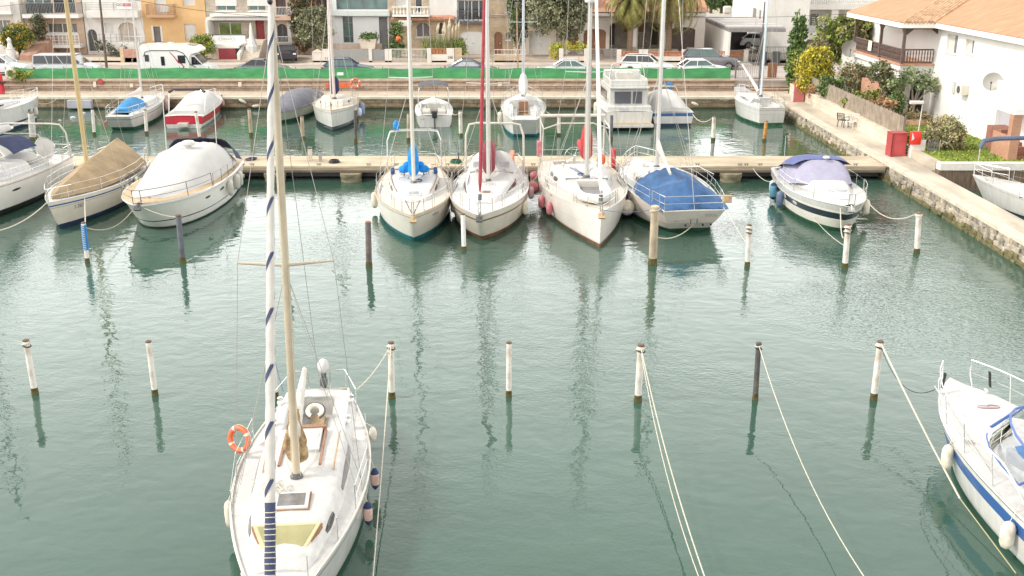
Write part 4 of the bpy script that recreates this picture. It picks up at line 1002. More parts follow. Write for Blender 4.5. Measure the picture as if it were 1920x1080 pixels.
# N6 with dinghy
b = Boat('sailboat', 'large white yacht with red sail cover, wide cockpit frame and dinghy on its foredeck', 'sailboat', (3.05, 53.0), (3.56, 40.25), 4.0, 1.12, 1.55, tw=.80, tm=.40, p=2.1, rake=.35, af=af_brown, top=mat('gelcoat_warm', (.80, .74, .68), .25, .06, 2, coat=.3), stripes=((.55, .545, stripe_grey),), bootz=(.16, .22), boot=gel, cockpit=(.03, .28, 1.0, .5, .12), rail=gelw, deck=deckc, group=GF)
b.cabin([(.29, 1.50, .46), (.45, 1.42, .48), (.56, 1.15, .44), (.60, 1.05, .30), (.70, .7, .12), (.76, .5, .02)], deckm, knee=.86, top=.78)
b.cwin(.33, .40, .35, .75, glassg); b.cwin(.43, .49, .35, .75, glassg)
g = MB()
for y0, y1 in ((-.95, -.35), (-.25, .25), (.35, .95)): g.quad((b.X(.571), y0, 1.62), (b.X(.571), y1, 1.62), (b.X(.562), y1, 1.80), (b.X(.562), y0, 1.80))
for nm, (y0, y1) in zip('abc', ((-.95, -.35), (-.28, .28), (.35, .95))):
    g = MB(); g.bevbox(b.X(.556), b.X(.574), y0, y1, b.ctopz(.57) - .10, b.ctopz(.57) + .02, .01); g.build('window', mat('grey_pane', (.24, .25, .27), .2), b.t)
b.mast(.56, b.ctopz(.56) - .02, 15.4, .10, alu, spreaders=((.34, 1.0), (.62, .9)))
b.rigging(spreaders=((.34, 1.0), (.62, .9)), halyards=5); b.furled((b.X(.985), 0, b.sheer(1) + .25), .95, .075, mat('white_uv_sail', (.80, .78, .73), .7, .05, 3))
g = MB(); c = b.P(.565); g.lathe([(.28, -.10), (.30, 0), (.28, .10), (.1, .14)], c + Vector((.42, 0, 0)), 16); g.build('radar_dome', gel, b.mast_o, smooth=True); g = MB(); g.tube([c + Vector((.42, 0, -.1)), c + Vector((.05, 0, -.35))], .04, 6); g.build('radar_bracket', gel, b.mast_o)
b.boom(2.75, 3.6, alu, redc, .07, .26, drop=.1, front=1.2)
# wide frame
zf = b.sheer(0); g = MB()
for sg in (1, -1):
    g.tube([(b.X(.03), sg * 1.6, zf), (b.X(.03), sg * 1.62, zf + 2.35)], .045, 8); g.tube([(b.X(.22), sg * 1.7, zf), (b.X(.18), sg * 1.62, zf + 2.1), (b.X(.03), sg * 1.62, zf + 2.15)], .025, 6)
g.tube([(b.X(.03), -1.66, zf + 2.38), (b.X(.03), 1.66, zf + 2.38)], .085, 8); g.tube([(b.X(.19), -1.6, zf + 2.05), (b.X(.19), -.8, zf + 2.32), (b.X(.19), .8, zf + 2.32), (b.X(.19), 1.6, zf + 2.05)], .032, 8)
g.build('cockpit_frame', gelw, b.t, smooth=True)
gear(b, 5); b.wheel(.12, zf + .5, .48); b.anchor(teakp); b.pushpit(.10); b.pulpit(.86); b.lifelines(.12, .84, 6)
g = MB(); x0, x1 = b.X(.655), b.X(.895); zd = b.ctopz(.72) + .10     # inflatable tender, bow forward
pts = [(x0, .62, zd), (lerp(x0, x1, .35), .66, zd), (lerp(x0, x1, .72), .52, zd + .04), (lerp(x0, x1, .93), .22, zd + .12), (x1, 0, zd + .15), (lerp(x0, x1, .93), -.22, zd + .12), (lerp(x0, x1, .72), -.52, zd + .04), (lerp(x0, x1, .35), -.66, zd), (x0, -.62, zd)]
dg = thing('dinghy', 'pale inflatable dinghy with grey floor lying on the yacht foredeck', 'dinghy', b.c, b.rz)
g.tube(pts, .19, 10); g.build('tube', mat('hypalon_pale', (.66, .64, .60), .5, .1, 3), dg, smooth=True)
g = MB(); g.prism([(p_[0], p_[1]) for p_ in pts], zd - .08, zd - .02, 'xy'); g.build('floor', mat('dinghy_floor', (.25, .24, .25), .8, .2, 3), dg)
g = MB(); g.box(x0 + .02, x0 + .08, -.55, .55, zd - .15, zd + .25); g.build('transom', gelw, dg)
g = MB(); g.ell((b.X(.16), 1.3, zf + .45), (.3, .22, .3)); g.build('cockpit_bag', orange, b.t, smooth=True)
for (lb, t_, sg, zc, L, r, ball, m_) in (
    ('round pink ball fender on the left of the dinghy yacht', .36, -1, .75, .5, .29, True, pinkf), ('small dark pink ball fender above the big one on the dinghy yacht', .33, -1, 1.25, .5, .18, True, mat('deep_pink_fender', (.42, .12, .15), .5)),
    ('pink cylinder fender, upper of two at the left bow of the dinghy yacht', .52, -1, .55, .62, .15, False, pinkf), ('pink cylinder fender, lower of two at the left bow of the dinghy yacht', .64, -1, .60, .60, .14, False, pinkf),
    ('pink cylinder fender on the right side of the dinghy yacht', .46, 1, .60, .6, .14, False, pinkf)):
    fender(lb, b, t_, sg, m_, zc, L, r, None, None, ball)
p = b.W((b.X(.16), b.half(.16) + .05, zf + .55)); g = MB(); g.bevbox(-.25, .25, -.12, .12, -.5, .45, .08); o = g.build('liferaft_bag', redc); o.location = p; o.rotation_euler.z = b.rz; tag(o, 'red canvas bag strapped on the right stern rail of the dinghy yacht', 'bag')
p = b.W((b.X(.05), -b.half(.05) - .02, zf + .75)); g = MB(); g.bevbox(-.12, .12, -.1, .1, -.4, .4, .06); o = g.build('rescue_bag', pinkf); o.location = p; tag(o, 'small pink rescue bag on the left stern post of the dinghy yacht', 'bag')
N6 = b
# N7 stern-on with blue cockpit cover
b = Boat('sailboat', 'white yacht moored stern-out with wrinkled blue cockpit cover', 'sailboat', (7.62, 42.2), (6.35, 52.9), 3.95, 1.12, 1.30, tw=.66, tm=.47, p=2.1, rake=1.0, srake=.9, tuck=.50, flare=.3, af=af_green, top=mat('gelcoat_rosy', (.76, .68, .61), .28, .08, 2, coat=.25), stripes=((.42, .405, stripe_grey),), cockpit=(.04, .36, .85, .4, .12), rail=gelw, group=GF)
b.cabin([(.42, 1.35, .44), (.55, 1.28, .44), (.68, .98, .34), (.78, .65, .18), (.84, .45, .02)], deckm, knee=.84, top=.72)
b.cwin(.46, .52, .35, .75, glassg); b.cwin(.56, .62, .35, .75, glassg)
b.mast(.60, b.ctopz(.60) - .02, 14.6, .095, alu, spreaders=((.36, .95), (.67, .8)))
b.rigging(spreaders=((.36, .95), (.67, .8)), fore=(b.X(.97), 0, b.sheer(1)), halyards=4, t_ch=.58)
b.boom(2.6, 4.2, gel, sailm, .06, .10, drop=.35, side=.12, front=.25)
b.canopy([(b.X(.46), 1.2, b.sheer(.4) + .3, b.sheer(.4) + .62, 2), (b.X(.40), 1.62, b.sheer(.4) + .10, b.sheer(.4) + .95, 1.5), (b.X(.30), 1.78, b.sheer(.3) + .05, b.sheer(.3) + .62, 1.3), (b.X(.21), 1.76, b.sheer(.2) + .05, b.sheer(.2) + .80, 1.15), (b.X(.12), 1.66, b.sheer(.1) + .05, b.sheer(.1) + 1.10, .95), (b.X(.05), 1.56, b.sheer(.05) + .05, b.sheer(.05) + .45, .9), (b.X(.01), 1.50, b.sheer(0) + .03, b.sheer(0) + .10, 1)], bluec, 'cockpit_cover', wob=.05, seed=5, n=20)
g = MB(); zf = b.sheer(0)
g.tube([(b.X(.36), 1.75, zf), (b.X(.28), 1.68, zf + .9), (b.X(.28), 1.0, zf + 1.25), (b.X(.28), -1.0, zf + 1.25), (b.X(.28), -1.68, zf + .9), (b.X(.36), -1.75, zf)], .02, 6); g.build('cover_hoop', steel, b.t)
b.pushpit(.12, .62); b.pulpit(.87); b.lifelines(.14, .86, 6)
g = MB(); M = Matrix.Translation((b.X(-.005), -1.35, zf + .5)); g.bevbox(-.09, .09, -.18, .18, -.16, .16, .02, M); g.build('motor_board', teakp, b.t)
gear(b, 6)
text_part('SOLIS', .20, (b.X(0) + .10, -.75, .90), (math.radians(70), 0, -math.pi / 2), stripe_grey, b.t); text_part('7a BA 2-31', .11, (b.X(0) + .30, .55, .62), (math.radians(62), 0, -math.pi / 2), stripe_grey, b.t)
for y, z in ((-.2, .62), (.08, .62)): g = MB(); g.box(b.X(0) + .22, b.X(0) + .27, y - .015, y + .015, z - .1, z + .1); g.build('step_bracket', darkg, b.t)
for y in (.25, -.5, -.85): g = MB(); g.ell((b.X(0) + .38, y, .42), (.05, .05, .05)); g.build('exhaust', black, b.t)
fender('white ball fender at the left quarter of the blue-covered yacht', b, .30, 1, creamf, .55, .5, .33, None, None, True)
fender('cream bulky fender higher up the left side of the blue-covered yacht', b, .48, 1, creamf, .70, .7, .2); fender('pink-banded fender between dinghy yacht and blue-covered yacht', b, .42, 1, pinkf, .55, .6, .13); N7 = b
line('white line draped under the stern of the blue-covered yacht to the timber post', b.W(b.side(.02, -.2, .35)), PT['m6'] - Vector((0, 0, 1.2)), .30, .02)
line('dark thin line from the timber post to the dinghy yacht bow', PT['m6'] - Vector((0, 0, .15)), N6.W((N6.X(.98), 0, 1.6)), .1, .012, ropeb)
line('pale line from the blue-covered yacht stern to the white post with rope loops', b.W((b.X(0), -1.4, 1.1)), PT['m7'] - Vector((0, 0, .8)), .1, .014)
# N8 striped motorboat
b = Boat('motorboat', 'white motorboat with dark side band and lilac-violet cockpit cover', 'motorboat', (14.3, 51.0), (13.98, 41.8), 3.35, 1.15, 1.42, tw=.84, tm=.42, p=2.4, q=.8, rake=1.3, flare=.38, af=af_green, top=mat('gelcoat_sand', (.80, .76, .68), .25, .05, 2, coat=.3), stripes=((1.0, .76, gel), (.68, .46, stripe_dark)), cockpit=None, camber=.12, rub=(steel, .98, .02), group=GF)
b.cabin([(.34, 1.3, .42), (.5, 1.22, .42), (.66, .95, .30), (.8, .62, .14), (.9, .35, .02)], deckm, knee=.74, top=.62)
zf = b.sheer(.3)
b.canopy([(b.X(.63), .35, zf + .40, zf + .42, 2), (b.X(.60), .85, zf + .35, zf + .48, 3), (b.X(.55), 1.22, zf + .30, zf + .75, 3.5), (b.X(.46), 1.42, zf + .12, zf + 1.22, 3.2)], lilac, 'windscreen_cover', closed=False)
b.canopy([(b.X(.46), 1.32, zf + .98, zf + 1.24, 3), (b.X(.38), 1.45, zf + .85, zf + 1.28, 3), (b.X(.26), 1.48, zf + .62, zf + 1.10, 3), (b.X(.18), 1.48, zf + .35, zf + .72, 3), (b.X(.08), 1.38, zf + .12, zf + .35, 3), (b.X(.02), 1.3, zf + .03, zf + .1, 3)], violet, 'cockpit_canopy', closed=False)
b.canopy([(b.X(.461), 1.43, zf + .06, zf + 1.21, 3.2), (b.X(.38), 1.47, zf + .04, zf + 1.2, 4), (b.X(.26), 1.50, zf + .03, zf + 1.0, 4), (b.X(.16), 1.46, zf + .03, zf + .6, 4)], lilac, 'side_curtain', closed=False)
g = MB(); M = Matrix.Translation((b.X(.76), 0, b.ctopz(.76) - .0)) @ Matrix.Rotation(.10, 4, 'Y') @ Matrix.Diagonal((.28, .40, .02, 1)); g.lathe([(1, -1), (1, .6), (.9, 1)], (0, 0, 0), 24, M); g.build('deck_hatch', mat('grey_hatch', (.30, .31, .30), .3), b.t, smooth=True)
g = MB(); g.ell((b.X(.475), .1, zf + 1.34), (.12, .16, .08)); g.build('spotlight', gel, b.t, smooth=True); g = MB(); g.tube([(b.X(.30), -1.4, zf), (b.X(.28), -1.4, zf + 2.0)], .012, 5); g.build('antenna', gel, b.t)
b.pulpit(.62, .55, dx=.1); b.lifelines(.30, .60, 3, .5); b.hwin(.18, .24, .62, .86, gel); b.hwin(.44, .49, .62, .82, gel); b.hwin(.60, .65, .66, .82, gel); b.anchor(steel)
fender('blue fender with dark foot on the left of the violet-covered motorboat', b, .28, -1, mat('teal_blue_fender', (.12, .30, .42), .5), .55, .75, .17, navy)
fender('pale blue fender tucked behind the blue one on the violet-covered motorboat', b, .22, -1, mat('paleblue_fender', (.50, .60, .66), .5), .65, .6, .14)
fender('slate fender mid-way on the left of the violet-covered motorboat', b, .44, -1, bluef, .50, .75, .17)
fender('cream fender at the right bow of the violet-covered motorboat', b, .72, 1, creamf, .75, .7, .16); N8 = b
line('white slack line from the violet-covered motorboat to the post nearest the quay', b.W((b.X(.80), 1.1, 1.35)), PT['m9'], .55, .022)
line('white line hanging in a loop from the motorboat bow to the rust-headed post', b.W((b.X(.93), -.25, 1.35)), PT['m8'] - Vector((0, 0, .3)), .75, .022)
line('pale line low over the water from the motorboat to the rust-headed post', b.W(b.side(.80, -1, .45)), PT['m8'] - Vector((0, 0, .9)), .12, .014)
line('pale line from the pontoon to the stern of the violet-covered motorboat', at(1412, 316, .75), b.W(b.side(.22, -1, .9)), .25, .014)
# N3 white covered cruiser
b = Boat('motor_cruiser', 'big white cruiser under a full white cover with teak foredeck', 'motorboat', (-15.35, 52.3), (-15.35, 41.6), 3.95, 1.25, 1.55, tw=.84, tm=.42, p=2.6, q=.8, rake=2.1, flare=.42, af=af_black, top=mat('gelcoat_soft', (.80, .78, .72), .25, .05, 2, coat=.3), stripes=((.30, .265, stripe_dark),), deck=teakp, camber=.08, rub=(gel, .95, .07), boot=gel, bootz=(.06, .10), group=GF)
zf = b.sheer(.3)
b.canopy([(b.X(.90), .35, b.sheer(.9) + .05, b.sheer(.9) + .10, 2), (b.X(.86), .80, b.sheer(.86) + .04, b.sheer(.86) + .25, 2.2), (b.X(.76), 1.15, zf + .15, zf + .42, 2.4), (b.X(.66), 1.40, zf + .1, zf + .62, 3), (b.X(.57), 1.52, zf + .06, zf + .84, 3.4), (b.X(.47), 1.60, zf + .05, zf + 1.22, 3.8), (b.X(.40), 1.64, zf + .05, zf + 1.33, 4.2), (b.X(.30), 1.66, zf + .05, zf + 1.27, 4), (b.X(.20), 1.66, zf + .05, zf + 1.30, 4.2), (b.X(.12), 1.62, zf + .05, zf + 1.1, 3.4), (b.X(.06), 1.58, zf + .05, zf + .5, 2.6)], whitec, 'boat_cover', wob=.035, seed=3, n=22)
g = MB(); g.lathe([(.15, 0), (.15, .12)], (b.X(.34), .1, zf + 1.30), 10); g.lathe([(.26, .12), (.32, .17), (.32, .25), (.25, .33), (.1, .36)], (b.X(.34), .1, zf + 1.30), 18); g.build('radar_dome', gel, b.t, smooth=True)
for y in (-1.1, 1.3): g = MB(); g.tube([(b.X(.30), y, zf + 1.1), (b.X(.28), y, zf + 3.4)], .02, 6); g.build('antenna', gel, b.t)
b.canopy([(b.X(.14), 1.72, zf + .4, zf + 1.38, 6), (b.X(.03), 1.72, zf + .1, zf + .7, 6)], navy, 'aft_curtain', closed=False)
b.pulpit(.60, .6, darkg, dx=.1); b.lifelines(.25, .58, 4, .55, darkg); b.hwin(.62, .665, .90, 1.02, glassd); b.hwin(.44, .50, .88, 1.02, glassd); b.anchor(darkg)
g = MB(); g.bevbox(b.X(-.07), b.X(.0), -1.5, 1.5, .25, .42, .03); g.build('swim_platform', gel, b.t)
for t_, lb in ((.20, 'white fender near the stern of the covered cruiser'), (.27, 'white fender, second from the stern on the covered cruiser'), (.40, 'white fender at the middle of the covered cruiser side')): fender(lb, b, t_, 1, gelw, .80, .75, .15)
N3 = b; line('pale line from the covered cruiser quarter up to the pontoon', b.W((b.X(.12), 1.8, 1.0)), at(455, 308, .8), .15, .02); line('thin line from the covered cruiser bow to the slate post', b.W((b.X(.97), 0, 1.4)), PT['m2'] - Vector((0, 0, .1)), .1, .01)
# N2 tan-tent sailboat
b = Boat('sailboat', 'cream sailboat under a ridged tan tarpaulin with a yellow mast', 'sailboat', (-19.75, 53.2), (-19.50, 42.6), 3.1, 1.05, 1.35, tw=.66, tm=.45, p=2.1, rake=.9, af=af_navy, top=mat('gelcoat_putty', (.72, .66, .57), .28, .06, 2, coat=.25), stripes=((.90, .85, stripe_blue), (.80, .785, stripe_grey)), bootz=(.18, .24), boot=af_navy, rail=gelw, group=GF)
zf = b.sheer(.4)
b.cabin([(.32, 1.1, .4), (.6, .95, .36), (.74, .6, .15), (.8, .45, .02)], deckm)
b.canopy([(b.X(.93), .12, b.sheer(.93) + .05, b.sheer(.93) + .25, 1), (b.X(.84), .55, b.sheer(.84) + .08, b.sheer(.84) + .50, 1), (b.X(.72), .98, zf + .14, zf + .78, 1.05), (b.X(.60), 1.25, zf + .14, zf + 1.0, 1.05), (b.X(.48), 1.38, zf + .14, zf + 1.16, 1.04), (b.X(.39), 1.42, zf + .14, zf + 1.14, 1.1), (b.X(.30), 1.44, zf + .14, zf + 1.26, 1.05), (b.X(.14), 1.34, zf + .14, zf + 1.42, 1.02)], tan, 'tarpaulin', wob=.02, seed=9, n=16, ang=35)
b.mast(.55, zf + .3, 13.2, .10, mat('yellow_mast', (.52, .39, .19), .45, .15, 2), spreaders=())
b.rigging(spreaders=((.6, .02),), lower=False, fore=(b.X(.97), 0, b.sheer(1)), halyards=3)
b.pushpit(.12, .85); b.lifelines(.14, .90, 5, .62); b.pulpit(.88); 
text_part('7-7871', .24, b.side(.86, 1, .86) + Vector((0, .035, 0)), (math.pi / 2, 0, math.radians(155)), stripe_grey, b.t)
fender('pale green long fender between the tan-tented boat and the covered cruiser', b, .40, 1, mat('palegreen_fender', (.55, .55, .40), .5, .2, 4), .75, .8, .16); fender('cream slim fender on the tan-tented sailboat', b, .52, 1, creamf, .75, .6, .12)
g = MB(); g.torus((0, 0, 0), .36, .07, 18, 6, None, 0, math.pi); N2 = b
line('white line from the tan-tented boat bow down to the blue-sleeved post', b.W((b.X(.84), .9, 1.15)), PT['m1'] - Vector((0, 0, .6)), .1, .022); line('slack pale line from the blue-sleeved post back to the covered cruiser', PT['m1'] - Vector((0, 0, .2)), at(255, 385, .7), .5, .016)
# N1 yacht at the left edge
b = Boat('sailboat', 'white cruising yacht with blue bimini half cut by the left edge', 'sailboat', (-24.3, 53.3), (-24.9, 40.8), 4.1, 1.35, 1.62, tw=.80, tm=.42, p=2.1, rake=.6, af=af_black, top=mat('gelcoat_cool', (.78, .76, .73), .25, .06, 2, coat=.3), stripes=((.975, .95, stripe_grey),), bootz=(.26, .32), boot=af_black, cockpit=(.04, .30, .95, .5, .12), rail=gelw, group=GF)
b.cabin([(.31, 1.5, .48), (.5, 1.42, .52), (.64, 1.05, .40), (.74, .7, .2), (.8, .45, .02)], deckm, knee=.76, top=.62)
b.cwin(.40, .56, .28, .80, glassp, taper=.2); b.hwin(.50, .55, 1.0, 1.1, black)
b.mast(.58, b.ctopz(.58), 15.6, .1, alu, spreaders=((.36, .95), (.67, .8))); b.rigging(spreaders=((.36, .95), (.67, .8)), halyards=3); b.furled((b.X(.985), 0, b.sheer(1) + .2), .95, .075, sailm)
b.boom(3.2, 4.6, alu, whitec, .07, .25, front=.6)
zf = b.sheer(.1)
b.canopy([(b.X(.40), 1.2, zf + 1.0, zf + 1.5, 2.5), (b.X(.32), 1.2, zf + 1.05, zf + 1.6, 2.5), (b.X(.22), 1.2, zf + 1.0, zf + 1.5, 2.5)], navy, 'bimini', closed=False); b.arch(.06, 1.8, 1.85, .045, gelw, lean=.25); b.arch(.22, 1.6, 1.6, .025, gelw, lean=.1); 
for y in (-.9, .95): g = MB(); g.torus((b.X(.12), y, zf + .65), .52, .02, 22, 5, Matrix.Rotation(math.pi / 2, 4, 'Y')); g.build('steering_wheel', steel, b.t); g = MB(); g.lathe([(.02, -.03), (.48, -.02), (.48, .02), (.02, .03)], (b.X(.12), y, zf + .65), 20, Matrix.Rotation(math.pi / 2, 4, 'Y')); g.build('wheel_cover', whitec, b.t)
b.pushpit(.1); b.pulpit(.86); b.lifelines(.12, .84, 6); N1 = b
g = MB(); g.ell((b.X(.22), .3, zf + .35), (.9, .8, .35)); g.build('cockpit_cover', whitec, b.t, smooth=True)
line('long white line from the left yacht bow swinging down to the left', at(88, 380, 1.3), at(-40, 436, .1), .35, .028)

# ------------------------------------------------------------ N9 yacht in the right-hand basin
b = Boat('sailboat', 'white yacht lying in the small basin right of the quay path', 'sailboat', (26.9, 39.6), (22.25, 49.4), 2.9, .85, 1.12, tw=.66, p=2.1, af=af_navy, stripes=((.9, .88, stripe_grey),), rail=gelw, boot=gel, cockpit=(.05, .3, .65, .45, .16))
b.cabin([(.31, 1.2, .42), (.5, 1.15, .42), (.66, .85, .32), (.76, .5, .12), (.8, .4, .02)], deckm, knee=.84, top=.7); b.cwin(.40, .50, .3, .8, mat('rosy_pane', (.34, .24, .24), .2)); b.cwin(.54, .60, .3, .8, mat('rosy_pane', (.34, .24, .24), .2)); b.pulpit(.86); b.pushpit(.12); b.lifelines(.14, .84, 5)
g = MB()
for k in range(5): g.torus((0, 0, 0), .30 - .03 * k, .02, 14, 5, Matrix.Translation((b.X(.55 + .01 * k), 1.35 + .02 * k, 1.25)) @ Matrix.Rotation(.4 * k, 4, 'X'))
o = g.build('rope_coil', rope); o.matrix_world = b.M; tag(o, 'pale and dark rope coils hung on the rail of the basin yacht', 'rope coil')
gear(b); N9 = b
# blue-hooded davit / awning arm of a boat beyond the right edge
t = thing('awning_frame', 'long blue padded awning bar reaching in from the right edge', 'awning', (0, 0, 0))
a0 = atY(1838, 277, 50.2); g = MB(); g.tube([a0, atY(1845, 264, 50.2), atY(1870, 260, 50.2), atY(1945, 258, 50.2)], [.11, .12, .11, .10], 8); g.build('padded_bar', mat('slate_canvas', (.10, .13, .20), .85, .2, 3), t, smooth=True)
g = MB(); g.tube([a0, atY(1833, 310, 50.2)], .02, 6); g.build('upright', gel, t)

# ------------------------------------------------------------ far row
def far(*a, **k): return Boat(*a, group=GR, **k)
b = far('sailboat', 'white sailboat with black lower stripes at the left edge of the far row', 'sailboat', V2(-150, 245, .9), V2(74, 197, 1.0), 3.2, 1.35, 1.62, tw=.75, p=2.4, rake=.5, af=af_navy, stripes=((.34, .24, stripe_dark), (.20, .12, stripe_dark)), rail=gelw)
b.cabin([(.2, 1.1, .4), (.5, 1.0, .4), (.72, .6, .2), (.8, .4, .02)], deckm); b.cwin(.4, .6, .3, .8); b.pulpit(.84); b.lifelines(.3, .84, 4); b.mast(.42, 1.8, 13.5); b.rigging(fore=(b.X(.98), 0, 1.7), halyards=2)
gear(b, 7)
text_part('BELI', .28, b.side(.80, -1, .95) + Vector((0, -.04, 0)), (math.pi / 2, 0, math.radians(22)), stripe_dark, b.t); F1 = b
fender('white fender at the bow of the left edge far sailboat', b, .90, -1, gelw, .75, .6, .14)
line('pale bow line from the left edge far sailboat up to the far quay', b.W((b.X(.98), 0, 1.2)), at(110, 182, .9), .25, .02)
# red thing above its stern: red-and-white post/locker
t = thing('rescue_post', 'tall red rescue locker with dark band at the left edge of the far quay', 'rescue post', at(-2, 176, .9)); g = MB(); g.bevbox(-.5, .42, -.2, .2, 0, .75, .05); g.build('lower_box', stripe_red, t); g = MB(); g.bevbox(-.5, .55, -.22, .22, .78, .92, .02); g.build('band', black, t); g = MB(); g.bevbox(-.45, .38, -.2, .2, .95, 1.55, .05); g.build('upper_box', mat('signal_red', (.62, .04, .05), .4), t)
# F2
b = far('sailboat', 'small white sailboat with bright blue cockpit cover and grey mast', 'sailboat', V2(222, 236, .4), V2(306, 176, 1.0), 2.55, .98, 1.12, tw=.62, p=2.0, srake=.9, rake=.8, af=af_green, stripes=((.80, .77, stripe_dark),), cockpit=(.06, .34, .55, .35, .12), rail=gelw)
b.cabin([(.38, .85, .30), (.5, .85, .32), (.66, .66, .26), (.78, .4, .02)], deckm); b.hatch(b.X(.70), 0, b.ctopz(.68) - .02, .45, .45); b.mast(.52, b.ctopz(.52), 9.9, .065, alu, spreaders=((.5, .7),)); b.rigging(spreaders=((.5, .7),), fore=(b.X(.97), 0, 1.1), halyards=3)
b.boom(1.95, 2.7, mat('pinkish_boom', (.62, .54, .52), .5), mat('rose_white_canvas', (.70, .62, .60), .8), .05, .09, front=.1); b.canopy([(b.X(.40), .62, 1.25, 1.6, 2), (b.X(.33), .72, 1.12, 1.8, 2), (b.X(.20), .72, 1.08, 1.72, 2), (b.X(.12), .68, 1.05, 1.3, 2)], mat('sky_blue_canvas', (.05, .24, .50), .85, .15, 3), 'cockpit_cover'); b.pulpit(.86); b.pushpit(.14); b.lifelines(.16, .84, 4)
fender('peach fender at the bow of the small blue-covered sailboat', b, .86, -1, peachf, .55, .8, .16); fender('peach fender just aft of the bow one on the small blue-covered sailboat', b, .76, -1, peachf, .55, .8, .16)
line('tangle of green-white lines from the small blue-covered sailboat to the post on its left', b.W((b.X(.03), .7, .9)), PT['b2'], .55, .02)
# F3 red motorboat
b = far('motorboat', 'red and white motorboat with white cover and folded dark bimini', 'motorboat', V2(345, 232, .3), V2(404, 176, .9), 2.75, .80, .95, tw=.92, tm=.35, p=2.6, q=.9, rake=.9, flare=.35, af=gel, top=stripe_red, stripes=((.30, .20, gel),), boot=gel, bootz=(.10, .26), deck=deckm, rub=(gel, .97, .05))
b.canopy([(b.X(.80), .3, .95, 1.0, 2), (b.X(.74), .8, .93, 1.25, 2.5), (b.X(.60), 1.1, .90, 1.75, 3), (b.X(.45), 1.2, .86, 1.75, 3.5), (b.X(.22), 1.22, .84, 1.35, 3.5), (b.X(.08), 1.2, .82, 1.05, 3.5)], whitec, 'boat_cover', wob=.015)
g = MB(); g.tube([(b.X(.10), 1.2, .8), (b.X(.15), 1.2, 2.15), (b.X(.18), .8, 2.32), (b.X(.18), -.8, 2.32), (b.X(.15), -1.2, 2.15), (b.X(.10), -1.2, .8)], .03, 6); g.build('bimini_frame', steel, b.t)
g = MB(); g.tube([(b.X(.15), 1.2, 2.2), (b.X(.18), .9, 2.34), (b.X(.18), -.9, 2.34), (b.X(.15), -1.2, 2.2)], .09, 8); g.build('folded_bimini', mat('dark_bimini', (.07, .06, .06), .9), b.t)
g = MB(); g.bevbox(b.X(-.05), b.X(.0), -.35, .35, .15, .4, .03); g.build('swim_step', gelw, b.t); b.pulpit(.8, .35)
fender('black fender at the bow of the red motorboat', b, .88, -1, black, .70, .6, .12); fender('peach fender on the right bow of the red motorboat', b, .78, -1, peachf, .55, .5, .12)
line('pale line from the red motorboat bow to the far quay', b.W((b.X(.9), -.4, .9)), at(443, 180, .9), .4, .02)
for lb, px, py, rz in (('white torpedo float hung on the quay wall', 455, 190, .5), ('white torpedo float lower right on the quay wall', 480, 199, -.1)):
    g = MB(); g.ell((0, 0, 0), (.32, .13, .13), 10, 6, Matrix.Rotation(rz, 4, 'Y')); o = g.build('quay_float', gelw, smooth=True); p = atY(px, py, QY - .2); o.location = p; tag(o, lb, 'float')
# F4 grey-covered
b = far('motorboat', 'low boat wrapped in a slate grey cover beside the foreground mast', 'motorboat', V2(583, 180, .7), V2(520, 232, .1), 2.7, .85, 1.0, tw=.85, p=2.2, q=.9, rake=1.0, af=af_green, top=mat('gelcoat_sage', (.55, .56, .48), .3, .15, 2))
b.canopy([(b.X(1.01), .12, .88, .95, 1.5), (b.X(.92), .66, .85, 1.10, 2), (b.X(.78), 1.08, .82, 1.35, 2), (b.X(.60), 1.32, .80, 1.62, 2.2), (b.X(.40), 1.38, .78, 1.70, 2.4), (b.X(.20), 1.34, .76, 1.55, 2.6), (b.X(.0), 1.22, .74, 1.15, 2.6)], greyc, 'boat_cover', wob=.02, seed=12)
# F5
b = far('sailboat', 'white sailboat with black boot stripe, navy boom cover and orange stern rail', 'sailboat', (-12.75, 77.4), V2(623, 249, 0), 3.2, 1.15, 1.42, tw=.62, p=2.05, rake=.55, af=af_black, bootz=(.10, .30), boot=stripe_dark, stripes=((.90, .88, teak),), deck=deckc, rail=teakp, cockpit=(.06, .30, .6, .4, .15))
b.cabin([(.31, 1.1, .40), (.5, 1.1, .40), (.64, .85, .34), (.73, .6, .02)], deckc); b.cwin(.44, .50, .35, .8, glassd); b.cwin(.53, .58, .35, .8, glassd)
b.mast(.60, b.ctopz(.6), 14.2, .10, mat('pinkish_mast', (.64, .54, .50), .45, .1, 2), lean=(.1, 0), spreaders=((.55, 1.15),)); b.rigging(spreaders=((.55, 1.15),), halyards=2); b.furled((b.X(.98), 0, 1.5), .95, .05, sailm)
b.boom(2.25, 3.6, alu, navy, .06, .34, drop=-.2, front=.6); b.pushpit(.14); b.pulpit(.84); b.lifelines(.16, .82, 5)
for k, nm in enumerate(('a',)):
    g = MB(); g.bevbox(-.9, .9, -.05, .05, -.18, .18, .02); o = g.build('safety_banner', orange, b.t); o.location = (b.X(.12), -.0, 2.05); o.rotation_euler = (0, 0, math.pi / 2); 
p = b.W((b.X(.06), 1.25, 2.1)); t = thing('lifebuoy', 'orange lifebuoy on the stern rail of the navy-covered far sailboat', 'lifebuoy', p, 0); ringbuoy(t, .3, .08, math.pi / 2)
fender('blue-grey long fender on the right of the orange-railed sailboat', b, .40, 1, mat('steel_blue_fender', (.22, .27, .42), .5), .7, .9, .2); fender('small white and blue fender beside the blue-grey one', b, .52, 1, mat('white_blue_fender', (.62, .66, .74), .5), .65, .6, .15)
